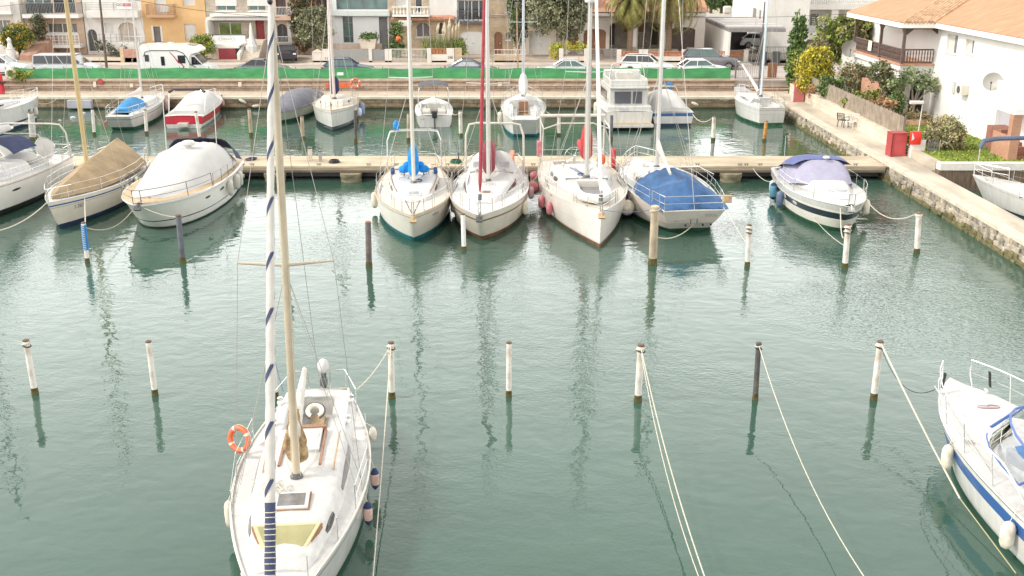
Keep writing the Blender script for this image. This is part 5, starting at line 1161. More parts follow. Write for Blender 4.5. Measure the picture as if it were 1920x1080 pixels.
# F6 open motorboat
b = far('motorboat', 'small open motorboat stern-on with grey bimini and black outboard leg', 'motorboat', V2(815, 230, .3), (-5.9, 78.0), 2.65, .78, .95, tw=.88, tm=.35, p=2.6, q=.9, rake=1.0, af=gel, cockpit=(.06, .62, .85, .5, .1), rub=(darkg, .9, .03))
b.canopy([(b.X(.55), 1.02, 2.45, 2.6, 2.5), (b.X(.42), 1.05, 2.5, 2.75, 2.5), (b.X(.25), 1.02, 2.4, 2.6, 2.5)], mat('charcoal_canvas', (.09, .09, .10), .9), 'bimini', closed=False); b.arch(.30, 1.7, 1.05, .025, lean=.1); b.arch(.50, 1.7, 1.05, .025, lean=.1)
g = MB(); g.bevbox(b.X(.12), b.X(.30), -.8, -.25, .55, .95, .05); g.bevbox(b.X(.12), b.X(.30), .25, .8, .55, .95, .05); g.build('seat', gelw, b.t); g = MB(); g.bevbox(b.X(.42), b.X(.52), -.45, .45, .5, 1.15, .06); g.build('console', gelw, b.t); g = MB(); g.box(b.X(.30), b.X(.42), -.42, .42, .42, .62); g.build('floor_mat', darkg, b.t)
t = thing('outboard_motor', 'black outboard leg hanging on the open motorboat transom', 'outboard motor', b.W((b.X(0) - .15, 0, .6)), b.rz); g = MB(); g.bevbox(-.2, .15, -.17, .17, .05, .5, .06); g.build('cowl', black, t); g = MB(); g.bevbox(-.12, .05, -.06, .06, -.9, .05, .02); g.build('leg', darkg, t)
text_part('7a BA', .13, (b.X(0) - .012, .8, .55), (math.pi / 2, 0, -math.pi / 2), stripe_grey, b.t)
line('pale line from the open motorboat quarter to the post on its right', b.W((b.X(.02), -1.2, .9)), PT['b9'], .2, .02)
# F7
b = far('sailboat', 'white sailboat stern-on with teak cockpit and white boom cover', 'sailboat', V2(984, 258, .1), (.75, 77.6), 3.1, 1.20, 1.35, tw=.50, tm=.5, p=2.0, srake=.9, rake=.8, af=af_teal, cockpit=(.14, .46, .7, .5, .2), rail=gelw)
b.cabin([(.47, 1.05, .40), (.6, 1.0, .40), (.76, .6, .2), (.82, .4, .02)], deckm); g = MB(); g.box(b.X(.15), b.X(.455), -.42, .42, .72, .76); g.build('cockpit_sole', teakp, b.t); g = MB(); g.box(b.X(.455), b.X(.465), -.3, .3, .8, 1.6); g.build('companionway_door', teak, b.t)
b.mast(.60, b.ctopz(.6), 13.6, .085, mat('slate_mast', (.50, .52, .60), .35, .1, 2, metal=.3), spreaders=((.42, .95),)); b.rigging(spreaders=((.42, .95),), fore=(b.X(.97), 0, 1.3), halyards=3); b.boom(2.2, 4.0, alu, whitec, .06, .32, drop=-.2, front=.8); b.pushpit(.12, .55); b.pulpit(.86); b.lifelines(.14, .84, 5)
fender('cream fender on the left of the stern-on white sailboat', b, .35, 1, creamf, .7, .8, .16)
line('pale line from the stern-on white sailboat to the post on its right', b.W((b.X(.3), -1.5, 1.2)), PT['b10'], .15, .02)
# F8 flybridge
b = far('motor_cruiser', 'white flybridge cruiser stern-on with teak swim platform', 'motorboat', V2(1180, 228, .5), (7.4, 78.0), 3.35, 1.15, 1.45, tw=.93, tm=.3, p=2.5, q=.85, rake=1.2, af=af_black, cockpit=None, rub=(darkg, .9, .03))
g = MB(); g.bevbox(b.X(-.10), b.X(.0), -1.5, 1.5, .22, .42, .03); g.build('swim_platform', gel, b.t); g = MB(); g.box(b.X(-.095), b.X(-.01), -1.42, 1.42, .422, .435); g.build('platform_teak', teakp, b.t)
g = MB(); zf = b.sheer(.1); rows = []
for x, hw, z in ((b.X(.02), 1.52, zf), (b.X(.10), 1.40, zf + .75), (b.X(.16), 1.28, zf + 1.5)): rows.append([(x, -hw, z), (x, hw, z)])
g.bevbox(b.X(.08), b.X(.62), -1.32, 1.32, zf - .05, zf + 1.45, .10); g.build('deckhouse', gel, b.t)
g = MB(); g.bevbox(b.X(.02), b.X(.10), -1.5, 1.5, zf - .4, zf + .35, .08); g.build('transom_bulwark', gel, b.t)
for y0, y1 in ((-.9, -.30), (-.15, .95)): g = MB(); g.bevbox(b.X(.07), b.X(.085), y0, y1, zf + .45, zf + 1.25, .01); g.build('aft_window', mat('smoked_pane', (.12, .12, .14), .12), b.t)
for sg in (1, -1): g = MB(); g.bevbox(b.X(.2), b.X(.55), sg * 1.31 - .03, sg * 1.31 + .03, zf + .55, zf + 1.15, .02); g.build('side_window', glassd, b.t)
g = MB(); g.bevbox(b.X(.04), b.X(.50), -1.35, 1.35, zf + 1.45, zf + 1.60, .05); g.bevbox(b.X(.08), b.X(.12), -1.28, 1.28, zf + 1.6, zf + 2.0, .04)
for sg in (1, -1): g.bevbox(b.X(.10), b.X(.48), sg * 1.25 - .05, sg * 1.25 + .05, zf + 1.6, zf + 2.05, .04)
g.bevbox(b.X(.44), b.X(.50), -1.25, 1.25, zf + 1.6, zf + 2.35, .08); g.build('flybridge', gel, b.t)
g = MB(); g.bevbox(b.X(.30), b.X(.36), -.6, .6, zf + 1.6, zf + 2.3, .06); g.build('bridge_seat', gelw, b.t)
b.arch(.18, 4.15 - zf, 1.2, .04, steel, lean=.1)
for y in (-.8, 0, .7): g = MB(); g.tube([(b.X(.1), y, zf + 1.6), (b.X(.1), y, zf + 2.5)], .02, 5); g.build('rod_holder', steel, b.t)
text_part('Nick', .34, (b.X(.02) - .03, .35, zf + .12), (math.pi / 2, 0, -math.pi / 2), mat('lettering_lilac', (.45, .40, .48), .6), b.t)
fender('cream fender high on the left side of the flybridge cruiser', b, .35, 1, creamf, .95, .9, .18); b.pulpit(.7, .6)
# F9
b = far('motorboat', 'white covered motorboat with blue bands beside the flybridge cruiser', 'motorboat', V2(1262, 226, .4), (10.5, 77.8), 3.0, .95, 1.1, tw=.92, tm=.35, p=2.5, q=.85, rake=1.1, af=af_navy, stripes=((.95, .72, stripe_blue), (.40, .05, mat('stripe_mid_blue', (.06, .17, .30), .3))), rub=(gel, .6, .06))
b.canopy([(b.X(.88), .3, 1.05, 1.1, 2), (b.X(.80), .9, 1.02, 1.25, 2.4), (b.X(.62), 1.22, 1.0, 1.9, 2.8), (b.X(.50), 1.3, .98, 2.05, 3), (b.X(.25), 1.34, .96, 1.75, 3.2), (b.X(.05), 1.32, .95, 1.2, 3)], whitec, 'boat_cover', wob=.02, seed=8); b.arch(.58, 1.15, 1.15, .035, gelw, lean=.1)
line('white line sagging from the blue-banded motorboat to the open-water post', b.W((b.X(.05), -1.3, .9)), PT['b12'], .5, .025); g = MB(); g.ell((0, 0, 0), (.30, .12, .12), 10, 6, Matrix.Rotation(.4, 4, 'Y')); o = g.build('quay_float', creamf, smooth=True); o.location = atY(1303, 195, QY - 1.5); tag(o, 'cream float hanging in front of the quay right of the blue-banded motorboat', 'float')
# F10
b = far('sailboat', 'last white sailboat at the corner of the two quays with pale boom', 'sailboat', V2(1447, 222, .5), V2(1385, 180, 1.0), 2.6, 1.18, 1.28, tw=.7, tm=.42, p=2.2, rake=.6, af=af_green, stripes=((.88, .86, stripe_grey), (.66, .65, stripe_grey)), rail=gelw, cockpit=(.05, .26, .55, .4, .14))
b.cabin([(.27, .95, .36), (.45, .95, .38), (.66, .7, .28), (.82, .4, .02)], deckm, knee=.8); b.cwin(.34, .60, .35, .7, stripe_grey, n=10)
b.mast(.34, b.ctopz(.4), 11.5, .08, mat('blue_white_mast', (.60, .70, .78), .35), spreaders=((.5, .7),)); b.rigging(spreaders=((.5, .7),), fore=(b.X(.97), 0, 1.2), halyards=3); b.pushpit(.12); b.pulpit(.88)
text_part('BECKMAR', .2, (b.X(.52), .93, 1.42), (math.pi / 2 - .3, 0, math.pi), stripe_grey, b.t)
g = MB(); g.tube([(b.X(.40), 0, 1.9), (b.X(.95), 0, 3.35)], [.14, .06], 8); g.build('raised_boom', whitec, b.t, smooth=True)
g = MB(); g.tube([(b.X(.42), 0, 1.5), (b.X(.42), 0, 8.0)], .05, 8); g.build('second_spar', darkg, b.t)
fender('peach fender at the quay side of the last far sailboat', b, .25, -1, peachf, .5, .6, .13)
line('pale line from the last far sailboat bow to the far quay edge', b.W((b.X(.98), 0, 1.25)), at(1350, 186, .9), .25, .02)
# ================================================================== HOUSES
FY = 100.0        # front plane of the terrace of houses
stucco_w = mat('white_stucco', (.70, .67, .63), .85, .10, .9, .004, 18)
stucco_c = mat('cream_stucco', (.66, .57, .47), .85, .14, .9, .004, 18)
stucco_p = mat('pink_stucco', (.60, .47, .39), .85, .14, .9)
stucco_y = mat('ochre_stucco', (.66, .43, .21), .85, .12, .7, .004, 18)
brick_t = brickmat('tan_brick', (.62, .45, .33), (.56, .40, .29), (.52, .42, .33), .3, .09, .01, .9, 'XZ', .004, .5, .2)
stone_t = brickmat('honey_stone', (.62, .47, .31), (.52, .39, .26), (.56, .46, .34), .42, .2, .03, .92, 'XZ', .02, .5, .35)
stone_g = brickmat('grey_stone', (.54, .46, .37), (.46, .39, .31), (.50, .43, .36), .5, .28, .03, .92, 'XZ', .02, .5, .35)
tile = mat('terracotta', (.54, .27, .17), .85, .35, 4)
whitef = mat('white_frame', (.76, .75, .72), .45, .06, 3)
shutter = mat('shutter_white', (.66, .64, .61), .6, .08, 2)
browng = mat('brown_door', (.10, .065, .055), .6, .25, 2)
woodd = mat('wood_door', (.30, .14, .075), .6, .3, 3, stretch=(6, 1, .6))
greyd = mat('grey_door', (.17, .165, .17), .5, .15, 2)
wallwhite = mat('garden_wall_white', (.68, .63, .58), .85, .14, 1.2)
ironm = mat('railing_grey', (.30, .30, .30), .5, .2, 4)
ironw = mat('railing_white', (.72, .71, .68), .5, .1, 4)
def pane_mat(i): return [glassd, glassg, mat('curtained_glass', (.24, .22, .20), .12, .5, 2.2, stretch=(6, 1, .3))][i]
def wall_open(g, x0, x1, z0, z1, y, th, ops):
    """front wall from x0..x1 with openings [(xa, xb, zb, zt, rise)], thickness th behind y"""
    ops = sorted(ops); xs = x0
    cuts = [x0]; 
    for xa, xb, zb, zt, r in ops:
        n = 10 if r > 0 else 1; cuts += [lerp(xa, xb, i / n) for i in range(n + 1)]
    cuts.append(x1); cuts = sorted(set(round(c, 5) for c in cuts if x0 - 1e-6 <= c <= x1 + 1e-6))
    def quadbox(xa, xb, za0, za1, zb0, zb1):   # bottom heights at xa, xb ; top heights
        p = [(xa, y, za0), (xb, y, za1), (xb, y, zb1), (xa, y, zb0)]; q = [(a, y + th, c) for a, _, c in p]
        g.quad(*p); g.quad(*q[::-1]); g.quad(p[0], q[0], q[1], p[1]); g.quad(p[3], p[2], q[2], q[3])
    for a, b in zip(cuts, cuts[1:]):
        m = (a + b) / 2; here = sorted([o for o in ops if o[0] < m < o[1]], key=lambda o: o[2]); zc = z0
        for xa, xb, zb, zt, r in here:
            f = lambda x: zt - r + (r * math.sqrt(max(0, 1 - ((x - (xa + xb) / 2) / ((xb - xa) / 2)) ** 2)) if r > 0 else 0)
            if zb > zc + 1e-4: quadbox(a, b, zc, zc, zb, zb)
            lo0, lo1 = f(a), f(b); zc = None; last = (lo0, lo1)
            nxt = [o for o in here if o[2] > zb]
            if not nxt: quadbox(a, b, lo0, lo1, z1, z1); zc = z1
            else: quadbox(a, b, lo0, lo1, nxt[0][2], nxt[0][2]); zc = nxt[0][2]
        if not here: quadbox(a, b, z0, z0, z1, z1)
    for xa, xb, zb, zt, r in ops:
        for xx in (xa, xb): g.quad((xx, y, zb), (xx, y + th, zb), (xx, y + th, zt - r), (xx, y, zt - r))
def arched(x0, x1, zb, zt, rise, n=12):
    c = (x0 + x1) / 2; R = (x1 - x0) / 2
    return [(x0, zb), (x1, zb)] + [(c + R * math.cos(math.pi * i / n), zt - rise + rise * math.sin(math.pi * i / n)) for i in range(n + 1)]
class House:
    def __init__(s, name, label, px0, px1, m, Y=FY, top=8.6, z0=1.9, ops=(), depth=9, cat='house', roof='flat', back=True, ymid=50):
        s.Y = Y; x0 = atY(px0, ymid, Y).x; x1 = atY(px1, ymid, Y).x; s.x0, s.x1, s.z0, s.top = x0, x1, z0, top
        s.t = thing(name, label, cat, ((x0 + x1) / 2, Y, z0)); s.o = Vector(((x0 + x1) / 2, Y, z0)); s.Minv = Matrix.Translation(-s.o)
        g = MB(); opl = []; s.ops = []
        for op in ops:
            kind, (a, b, c, d) = op[0], op[1]; rise = op[2] if len(op) > 2 else 0
            pa = atY(a, (b + d) / 2, Y); pb = atY(c, (b + d) / 2, Y); zt = atY(a, b, Y).z; zb = atY(a, d, Y).z
            if kind in ('door', 'garage', 'porch') and d > 49: zb = z0
            r = rise / 19.3 if rise else 0; opl.append((pa.x, pb.x, zb, zt, r)); s.ops.append((kind, pa.x, pb.x, zb, zt, r, op[3] if len(op) > 3 else None))
        wall_open(g, x0, x1, z0, top, Y, .3, opl)
        g.box(x0, x1, Y + .3 + (2.4 if any(o[0] == 'porch' for o in ops) else .0) + .002, Y + depth, z0, top)
        g.box(x0, x0 + .25, Y + .3, Y + 3, z0, top); g.box(x1 - .25, x1, Y + .3, Y + 3, z0, top); g.box(x0, x1, Y + .3, Y + 3, top - .3, top)
        g.v = [tuple(Vector(v) - s.o) for v in g.v]; g.build('wall', m, s.t)
        if roof == 'flat':
            g = s.G(); g.box(x0 - .05, x1 + .05, Y - .08, Y + depth, top, top + .25); s.B(g, 'parapet', m)
        elif roof == 'tile':
            g = s.G(); k = 12; rows = []
            g.quad((x0 - .2, Y - .5, top - .05), (x1 + .2, Y - .5, top - .05), (x1 + .2, Y + depth / 2, top + 1.6), (x0 - .2, Y + depth / 2, top + 1.6))
            g.quad((x0 - .2, Y + depth, top), (x1 + .2, Y + depth, top), (x1 + .2, Y + depth / 2, top + 1.6), (x0 - .2, Y + depth / 2, top + 1.6)); s.B(g, 'roof', tile)
        for kind, xa, xb, zb, zt, r, mm in s.ops: s.fit(kind, xa, xb, zb, zt, r, mm)
    def G(s): return MB()
    def B(s, g, name, m, parent=None, **k):
        g.v = [tuple(Vector(v) - s.o) for v in g.v]; return g.build(name, m, parent or s.t, **k)
    def fit(s, kind, xa, xb, zb, zt, r, mm):
        Y = s.Y; yr = Y + .18
        if kind == 'window':
            g = MB(); f = .07
            g.box(xa, xb, yr, yr + .06, zb, zb + f); g.box(xa, xa + f, yr, yr + .06, zb + f, zt - r); g.box(xb - f, xb, yr, yr + .06, zb + f, zt - r)
            if not r: g.box(xa + f, xb - f, yr, yr + .06, zt - f, zt)
            n = max(1, round((xb - xa) / 1.1)) if not isinstance(mm, tuple) else mm[1]
            for i in range(1, n): x = lerp(xa, xb, i / n); g.box(x - .035, x + .035, yr + .002, yr + .058, zb + f, zt - (f if not r else .05))
            w_ = s.B(g, 'window', (mm[2] if isinstance(mm, tuple) and len(mm) > 2 else whitef)); pm = mm[0] if isinstance(mm, tuple) else (mm or glassd)
            g = MB(); g.prism(arched(xa, xb, zb, zt, r) if r else [(xa, zb), (xb, zb), (xb, zt), (xa, zt)], yr + .07, yr + .1); s.B(g, 'pane', pm, w_)
            g = MB(); g.box(xa - .08, xb + .08, Y - .07, Y + .05, zb - .09, zb - .001); s.B(g, 'sill', whitef, w_)
        elif kind == 'shutter':
            g = MB(); n = max(3, int((zt - zb) / .12))
            for i in range(n): z = lerp(zb, zt, i / n); h = (zt - zb) / n; g.box(xa, xb, yr - .02, yr + .03, z + .004, z + h - .008)
            g.box(xa, xb, yr + .03, yr + .05, zb, zt); s.B(g, 'shutter', mm or shutter)
        elif kind in ('door', 'garage'):
            g = MB(); g.prism(arched(xa, xb, zb, zt, r) if r else [(xa, zb), (xb, zb), (xb, zt), (xa, zt)], yr, yr + .08)
            if kind == 'garage':
                n = 5
                for i in range(1, n): z = lerp(zb, zt - r, i / n); g.box(xa + .03, xb - .03, yr - .012, yr, z - .02, z + .02)
            d = s.B(g, 'garage_door' if kind == 'garage' else 'door', mm or browng)
            g = MB(); xh = xb - .2 if kind == 'door' else (xa + xb) / 2; g.box(xh - .03, xh + .03, yr - .06, yr - .013, (zb + 1.0), (zb + 1.12)); s.B(g, 'handle', steel, d)
        elif kind == 'porch':
            pass
    def box(s, name, m, px0, py0, px1, py1, yf=0., th=.1, parent=None, Y=None):
        """a box whose front face fills the pixel rectangle, front at Y+yf, thickness th behind"""
        Yf = (Y or s.Y) + yf; a = atY(px0, (py0 + py1) / 2, Yf); b = atY(px1, (py0 + py1) / 2, Yf); z1 = atY(px0, py0, Yf).z; z0 = atY(px0, py1, Yf).z
        g = MB(); g.box(a.x, b.x, Yf, Yf + th, z0, z1); return s.B(g, name, m, parent)
    def balcony(s, px0, px1, ytop, yslab0, yslab1, out=1.3, rail='bars', m=ironm, slabm=None, sides=True, solid=None):
        Yf = s.Y - out; a = atY(px0, yslab0, Yf).x; b = atY(px1, yslab0, Yf).x; zt = atY(px0, yslab0, Yf).z; zb = atY(px0, yslab1, Yf).z; zr = atY(px0, ytop, Yf).z
        g = MB(); g.box(a, b, Yf, s.Y + .05, zb, zt); bal = s.B(g, 'balcony', slabm or whitef); s.balz = (a, b, Yf, zt, zr)
        g = MB()
        if rail == 'bars':
            n = int((b - a) / .14)
            for i in range(n + 1): x = lerp(a + .03, b - .03, i / n); g.box(x - .012, x + .012, Yf + .03, Yf + .055, zt, zr)
            g.box(a, b, Yf + .01, Yf + .07, zr, zr + .05)
            for xx in (a + .03, b - .06):
                for j in range(int(out / .14)): y = Yf + .1 + j * .14; g.box(xx, xx + .025, y, y + .025, zt, zr)
                g.box(xx - .01, xx + .035, Yf + .07, s.Y, zr, zr + .05)
        elif rail == 'glass' or rail == 'hbars':
            for k in range(5): z = lerp(zt + .1, zr, k / 4); g.box(a, b, Yf + .02, Yf + .05, z - .015, z + .015)
            for i in range(int((b - a) / 1.3) + 1): x = min(b - .05, a + i * 1.3); g.box(x, x + .05, Yf + .05, Yf + .09, zt, zr)
        elif rail == 'solid':
            g.box(a, b, Yf, Yf + .12, zt + .001, zr); g.box(a, a + .12, Yf + .12, s.Y, zt + .001, zr); g.box(b - .12, b, Yf + .12, s.Y, zt + .001, zr)
        elif rail == 'baluster':
            g.box(a, b, Yf, Yf + .22, zr - .12, zr); g.box(a, b, Yf + .01, Yf + .21, zt + .001, zt + .08); n = max(2, int((b - a) / .32))
            for i in range(n + 1):
                x = lerp(a + .15, b - .15, i / n); g.lathe([(.05, zt + .08), (.09, zt + .2), (.085, zt + .32), (.04, zr - .3), (.06, zr - .12)], (x, Yf + .11, 0), 8)
        s.B(g, 'railing', m, bal); return bal

# A : house at the left edge
h = House('house', 'pale house at the far left edge with a grey-framed window and planted balcony', -60, 38, stucco_w, ops=[('window', (-12, 37, 21, 62), 0, (pane_mat(2), 2))], top=8.3)
h.balcony(-60, 20, 4, 20, 27, out=1.0, rail='solid', m=stucco_w); h.box('column', stucco_w, 24, 0, 38, 58, -.5, .5)
# B : tan brick
h = House('house', 'tan brick house with white balcony slab and wide aluminium window', 38, 158, brick_t, ops=[('window', (88, 43, 144, 62), 0, (pane_mat(2), 2)), ('window', (47, -6, 96, 24), 0, (glassg, 3)), ('door', (100, -6, 140, 24), 0, glassd)], top=8.2)
h.balcony(41, 146, 6, 27, 34, out=1.2, rail='bars'); h.box('stone_panel', stone_g, 40, 36, 58, 76, -.06, .06); h.box('lower_balcony', stucco_w, 87, 84, 150, 90, -1.3, 1.3); h.box('window_apron', whitef, 86, 63, 146, 66, -.10, .1)
g = MB(); Yf = FY - 1.3; a = atY(87, 80, Yf); b_ = atY(149, 80, Yf); zt = atY(87, 66, Yf).z; zb = atY(87, 84, Yf).z
for k in range(4): z = lerp(zb + .12, zt, k / 3); g.box(a.x, b_.x, Yf, Yf + .03, z - .02, z + .02)
for i in range(9): x = lerp(a.x, b_.x - .06, i / 8); g.box(x, x + .05, Yf + .032, Yf + .07, zb, zt)
h.B(g, 'lower_railing', ironw)
g = MB(); random.seed(8); zb = h.balz[3]; 
for i in range(7): x = lerp(atY(48, 10, FY - 1).x, atY(93, 10, FY - 1).x, i / 6); g.box(x, x + .32, FY - 1.05, FY - 1.02, zb + .08, h.balz[4] - .03)
h.B(g, 'patterned_screen', mat('dark_pattern', (.06, .06, .065), .8, .8, 9))
# C : white house
h = House('house', 'white house with arched glazed door and long railed balcony', 158, 268, stucco_w, ops=[('window', (165, 55, 183, 96), 9, (mat('lattice_glass', (.10, .095, .09), .3, .6, 9), 2, greyd)), ('shutter', (196, 43, 212, 62), 0), ('window', (222, 42, 257, 78), 12, (mat('blind_beige', (.48, .40, .33), .5, .1, 2), 2)), ('shutter', (240, -8, 262, 4), 0)], top=8.4, ymid=40)
h.balcony(160, 257, 5, 20, 33, out=1.0, rail='hbars', m=ironm, slabm=stucco_w)
Yf = FY - 1.06; a = atY(219, 10, Yf); zt = atY(219, 4, Yf).z; zb = atY(219, 17, Yf).z; x1 = atY(249, 10, Yf).x; g = MB(); g.box(a.x, x1, Yf, Yf + .03, zb, zt); bn = h.B(g, 'banner', whitef)
text_part('GO', .36, Vector((lerp(a.x, x1, .17), Yf - .01, lerp(zb, zt, .62))) - h.o, (math.pi / 2, 0, 0), mat('banner_ink', (.05, .05, .05), .6), bn)
g = MB(); g.box(lerp(a.x, x1, .38), lerp(a.x, x1, .92), Yf - .012, Yf - .002, lerp(zb, zt, .38), lerp(zb, zt, .86)); h.B(g, 'banner_stripe', mat('banner_rose', (.62, .20, .24), .6, .3, 6), bn)
g = MB(); Yr = FY - 1.6; a = atY(186, 75, Yr); b_ = atY(262, 78, Yr)
for k in range(3): z = lerp(atY(190, 78, Yr).z, atY(190, 64, Yr).z, k / 2); g.box(a.x, b_.x, Yr, Yr + .03, z - .015, z + .015)
for i in range(8): x = lerp(a.x, b_.x - .05, i / 7); g.box(x, x + .04, Yr + .031, Yr + .06, atY(190, 90, Yr).z, atY(190, 64, Yr).z)
h.B(g, 'terrace_railing', ironm); h.box('terrace', stucco_w, 184, 80, 262, 97, -1.6, 1.6)
# D : ochre
h = House('house', 'ochre yellow house with closed white shutters and small balcony', 268, 388, stucco_y, ops=[('shutter', (290, -10, 312, 28), 0), ('shutter', (342, -12, 365, 10), 0), ('door', (288, 50, 301, 77), 0, greyd), ('shutter', (346, 45, 368, 76), 0)], top=9.0, ymid=40)
h.balcony(274, 326, 9, 28, 33, out=.9, rail='bars', m=mat('rail_brown', (.40, .25, .15), .6), slabm=mat('balcony_terracotta', (.50, .30, .18), .9)); h.box('door_surround', stucco_w, 284.5, 48, 288, 77, -.04, .04); h.box('door_surround', stucco_w, 301, 48, 304.5, 77, -.04, .04)
h.box('awning_box', whitef, 300, 11, 315, 22, -.75, .5)
# E : stone with white bands
h = House('house', 'stone-faced house with long white canopy and red garage door', 388, 500, stone_g, ops=[('window', (405, -4, 441, 20), 0, (glassg, 2)), ('window', (465, -4, 500, 20), 0, (glassg, 2)), ('window', (409, 42, 453, 66), 0, (mat('green_curtain_glass', (.20, .25, .06), .15, .5, 1.2), 2)), ('door', (480, 38, 496, 82), 0, mat('maroon_screen', (.30, .05, .05), .7, .4, 6))], top=8.7)
h.box('shutter', shutter, 403, -14, 443, 11, -.05, .05); h.box('shutter', shutter, 463, -14, 502, 11, -.05, .05)
h.box('canopy', whitef, 393, 26, 502, 31, -1.4, 1.4); h.box('canopy_edge', stucco_w, 386, 32.5, 504, 38, -1.1, 1.0)
h.box('wall_side', stucco_w, 386, 38, 391, 84, -1.9, 1.9); bl = h.box('balcony_parapet', whitef, 391, 66.5, 460, 84, -2.2, .15); h.box('parapet_rail', darkg, 391, 64.5, 461, 66.2, -2.2, .06); h.box('balcony_floor', whitef, 391, 84.3, 458, 88, -2.0, 2.0); h.box('lintel', stucco_w, 396, 86.5, 446, 91, -1.9, .3)
Yf = FY - 2.22; c = atY(425, 73, Yf)
text_part('GALUZZI', .24, c - h.o, (math.pi / 2, 0, 0), mat('faint_ink', (.36, .36, .38), .7), bl)
g = MB(); g.torus((0, 0, 0), .42, .012, 30, 4); o = h.B(g, 'oval', None); o.data.materials.append(MATS['faint_ink']); o.location = c - h.o + h.o * 0; 
bpy.data.objects.remove(o)
g = MB(); M = Matrix.Translation(c - h.o) @ Matrix.Rotation(math.pi / 2, 4, 'X') @ Matrix.Diagonal((1.75, .62, 1, 1)); g.torus((0, 0, 0), .42, .012, 30, 4, M); g.build('oval_emblem', MATS['faint_ink'], bl)
h.box('garage_door', mat('deep_red_door', (.30, .035, .045), .55, .15, 2), 410, 91, 442, 119, -4.4, .1); h.box('garage_jamb', mat('pink_jamb', (.55, .38, .34), .8), 406, 90, 410, 119, -4.5, .2); h.box('garage_wall', stucco_c, 396, 91, 406, 116, -4.4, .2); h.box('garage_lintel', stucco_w, 396, 86.5, 448, 90.5, -4.4, .3); h.box('garage_roof', stucco_w, 396, 84, 450, 86.4, -4.3, 2.2)
g = MB(); p0 = atY(443, 119, FY - 4.9); p1 = atY(464, 64, FY - 2.2)   # slanting stair wall
g.v = []; g.prism([(FY - 5.2, 1.9), (FY - 1.2, 1.9), (FY - 1.2, 3.5), (FY - 2.4, 3.3), (FY - 5.2, 2.5)], p0.x + .2, p0.x + .45, 'yz'); h.B(g, 'stair_wall', stucco_w)
g = MB()
for k in range(9): g.box(p0.x + .5, p0.x + 2.0, FY - 5.0 + k * .32, FY - 1.0, 1.9 + k * .17, 1.9 + (k + 1) * .17)
h.B(g, 'stair', stucco_c)
# F : pink house with arched door
h = House('house', 'pinkish house with dark arched door, narrow balcony and creeper', 500, 604, stucco_p, ops=[('window', (517, -10, 536, 28), 0, (browng, 2, browng)), ('window', (592, -14, 602, 14), 0, (browng, 1, browng)), ('window', (520, 45, 539, 79), 8, (mat('dark_leaf_door', (.07, .06, .06), .5, .3, 4), 2, greyd))], top=8.8)
h.balcony(508, 545, 14, 30, 38, out=.9, rail='bars', m=ironw, slabm=mat('balcony_pink', (.58, .40, .30), .9)); g = MB(); Yr = FY - .25; a = atY(520, 72, Yr); b_ = atY(540, 72, Yr)
for i in range(9): x = lerp(a.x, b_.x, i / 8); g.box(x - .012, x + .012, Yr, Yr + .03, atY(520, 80, Yr).z, atY(520, 69, Yr).z)
g.box(a.x, b_.x, Yr - .01, Yr + .04, atY(520, 69, Yr).z, atY(520, 68, Yr).z); h.B(g, 'railing', ironw); h.box('arch_surround', stucco_w, 513, 40, 519.5, 80, -.08, .08); h.box('arch_surround', stucco_w, 539.5, 40, 546, 80, -.08, .08)
# G : modern white
h = House('house', 'modern white house with big grey-framed glazing and tall narrow window', 618, 728, mat('smooth_white', (.74, .74, .74), .7, .05, .8), ops=[('window', (643, 31, 662, 80), 0, (glassg, 1, greyd)), ('door', (711, 31, 727, 85), 0, greyd), ('window', (630, -16, 727, 18), 0, (glassg, 4, greyd))], top=8.9)
h.box('slab_band', mat('pale_green_grey', (.62, .66, .63), .6, .06, 1), 620, 21, 730, 30, -.5, .5); g = MB()
for z in (42.5, 68): c = atY(652, z, FY + .17); g.box(atY(643, z, FY + .17).x + .05, atY(662, z, FY + .17).x - .05, FY + .165, FY + .179, c.z - .07, c.z + .07)
h.B(g, 'transom_bar', greyd); h.box('plinth_wall', stucco_p, 612, 82, 716, 92, -2.2, .3)
g = MB(); c = atY(691, 80, FY - 2.6); g.prism([(-.62, 0), (.62, 0), (.78, .85), (-.78, .85)], -.6, .6, 'xz'); o = g.build('planter', stucco_c); o.location = (c.x, c.y, c.z - .5); tag(o, 'big square tapered planter before the modern white house', 'planter'); PLN = Vector((c.x, c.y, c.z + .35))
g = MB(); g.box(c.x - .55, c.x + .55, c.y - .4, c.y + .4, 1.9, c.z - .5); h.B(g, 'planter_plinth', stucco_c)
# H : white balustrade over honey stone
h = House('house', 'honey stone house with white balustrade balcony and tiled ledge', 728, 850, stone_t, ops=[('window', (822, 43, 832, 64), 6, (browng, 1, browng)), ('window', (780, 43, 806, 70), 10, (mat('mauve_glass', (.16, .13, .14), .3), 2)), ('window', (742, -6, 770, 12), 0, shutter), ('window', (778, -6, 792, 24), 0, (glassd, 1)), ('window', (824, -6, 832, 2), 2, browng)], top=8.9)  # wide arch pane is an even dark mauve
h.box('render_band', stucco_w, 805, -30, 852, 29, -.12, .12); h.balcony(735, 805, 12, 29, 31.5, out=1.2, rail='baluster', m=ironw); g = MB()
for i in range(44): x = lerp(atY(735, 34, FY - .9).x, atY(850, 34, FY - .9).x, i / 43); g.tube([(x, FY - .95, atY(735, 36.5, FY - .95).z), (x, FY + .02, atY(735, 31.5, FY - .9).z)], .11, 6)
h.B(g, 'tile_ledge', tile, smooth=True); h.box('lamp_box', whitef, 746, 40, 770, 49, -2.6, 1.2)
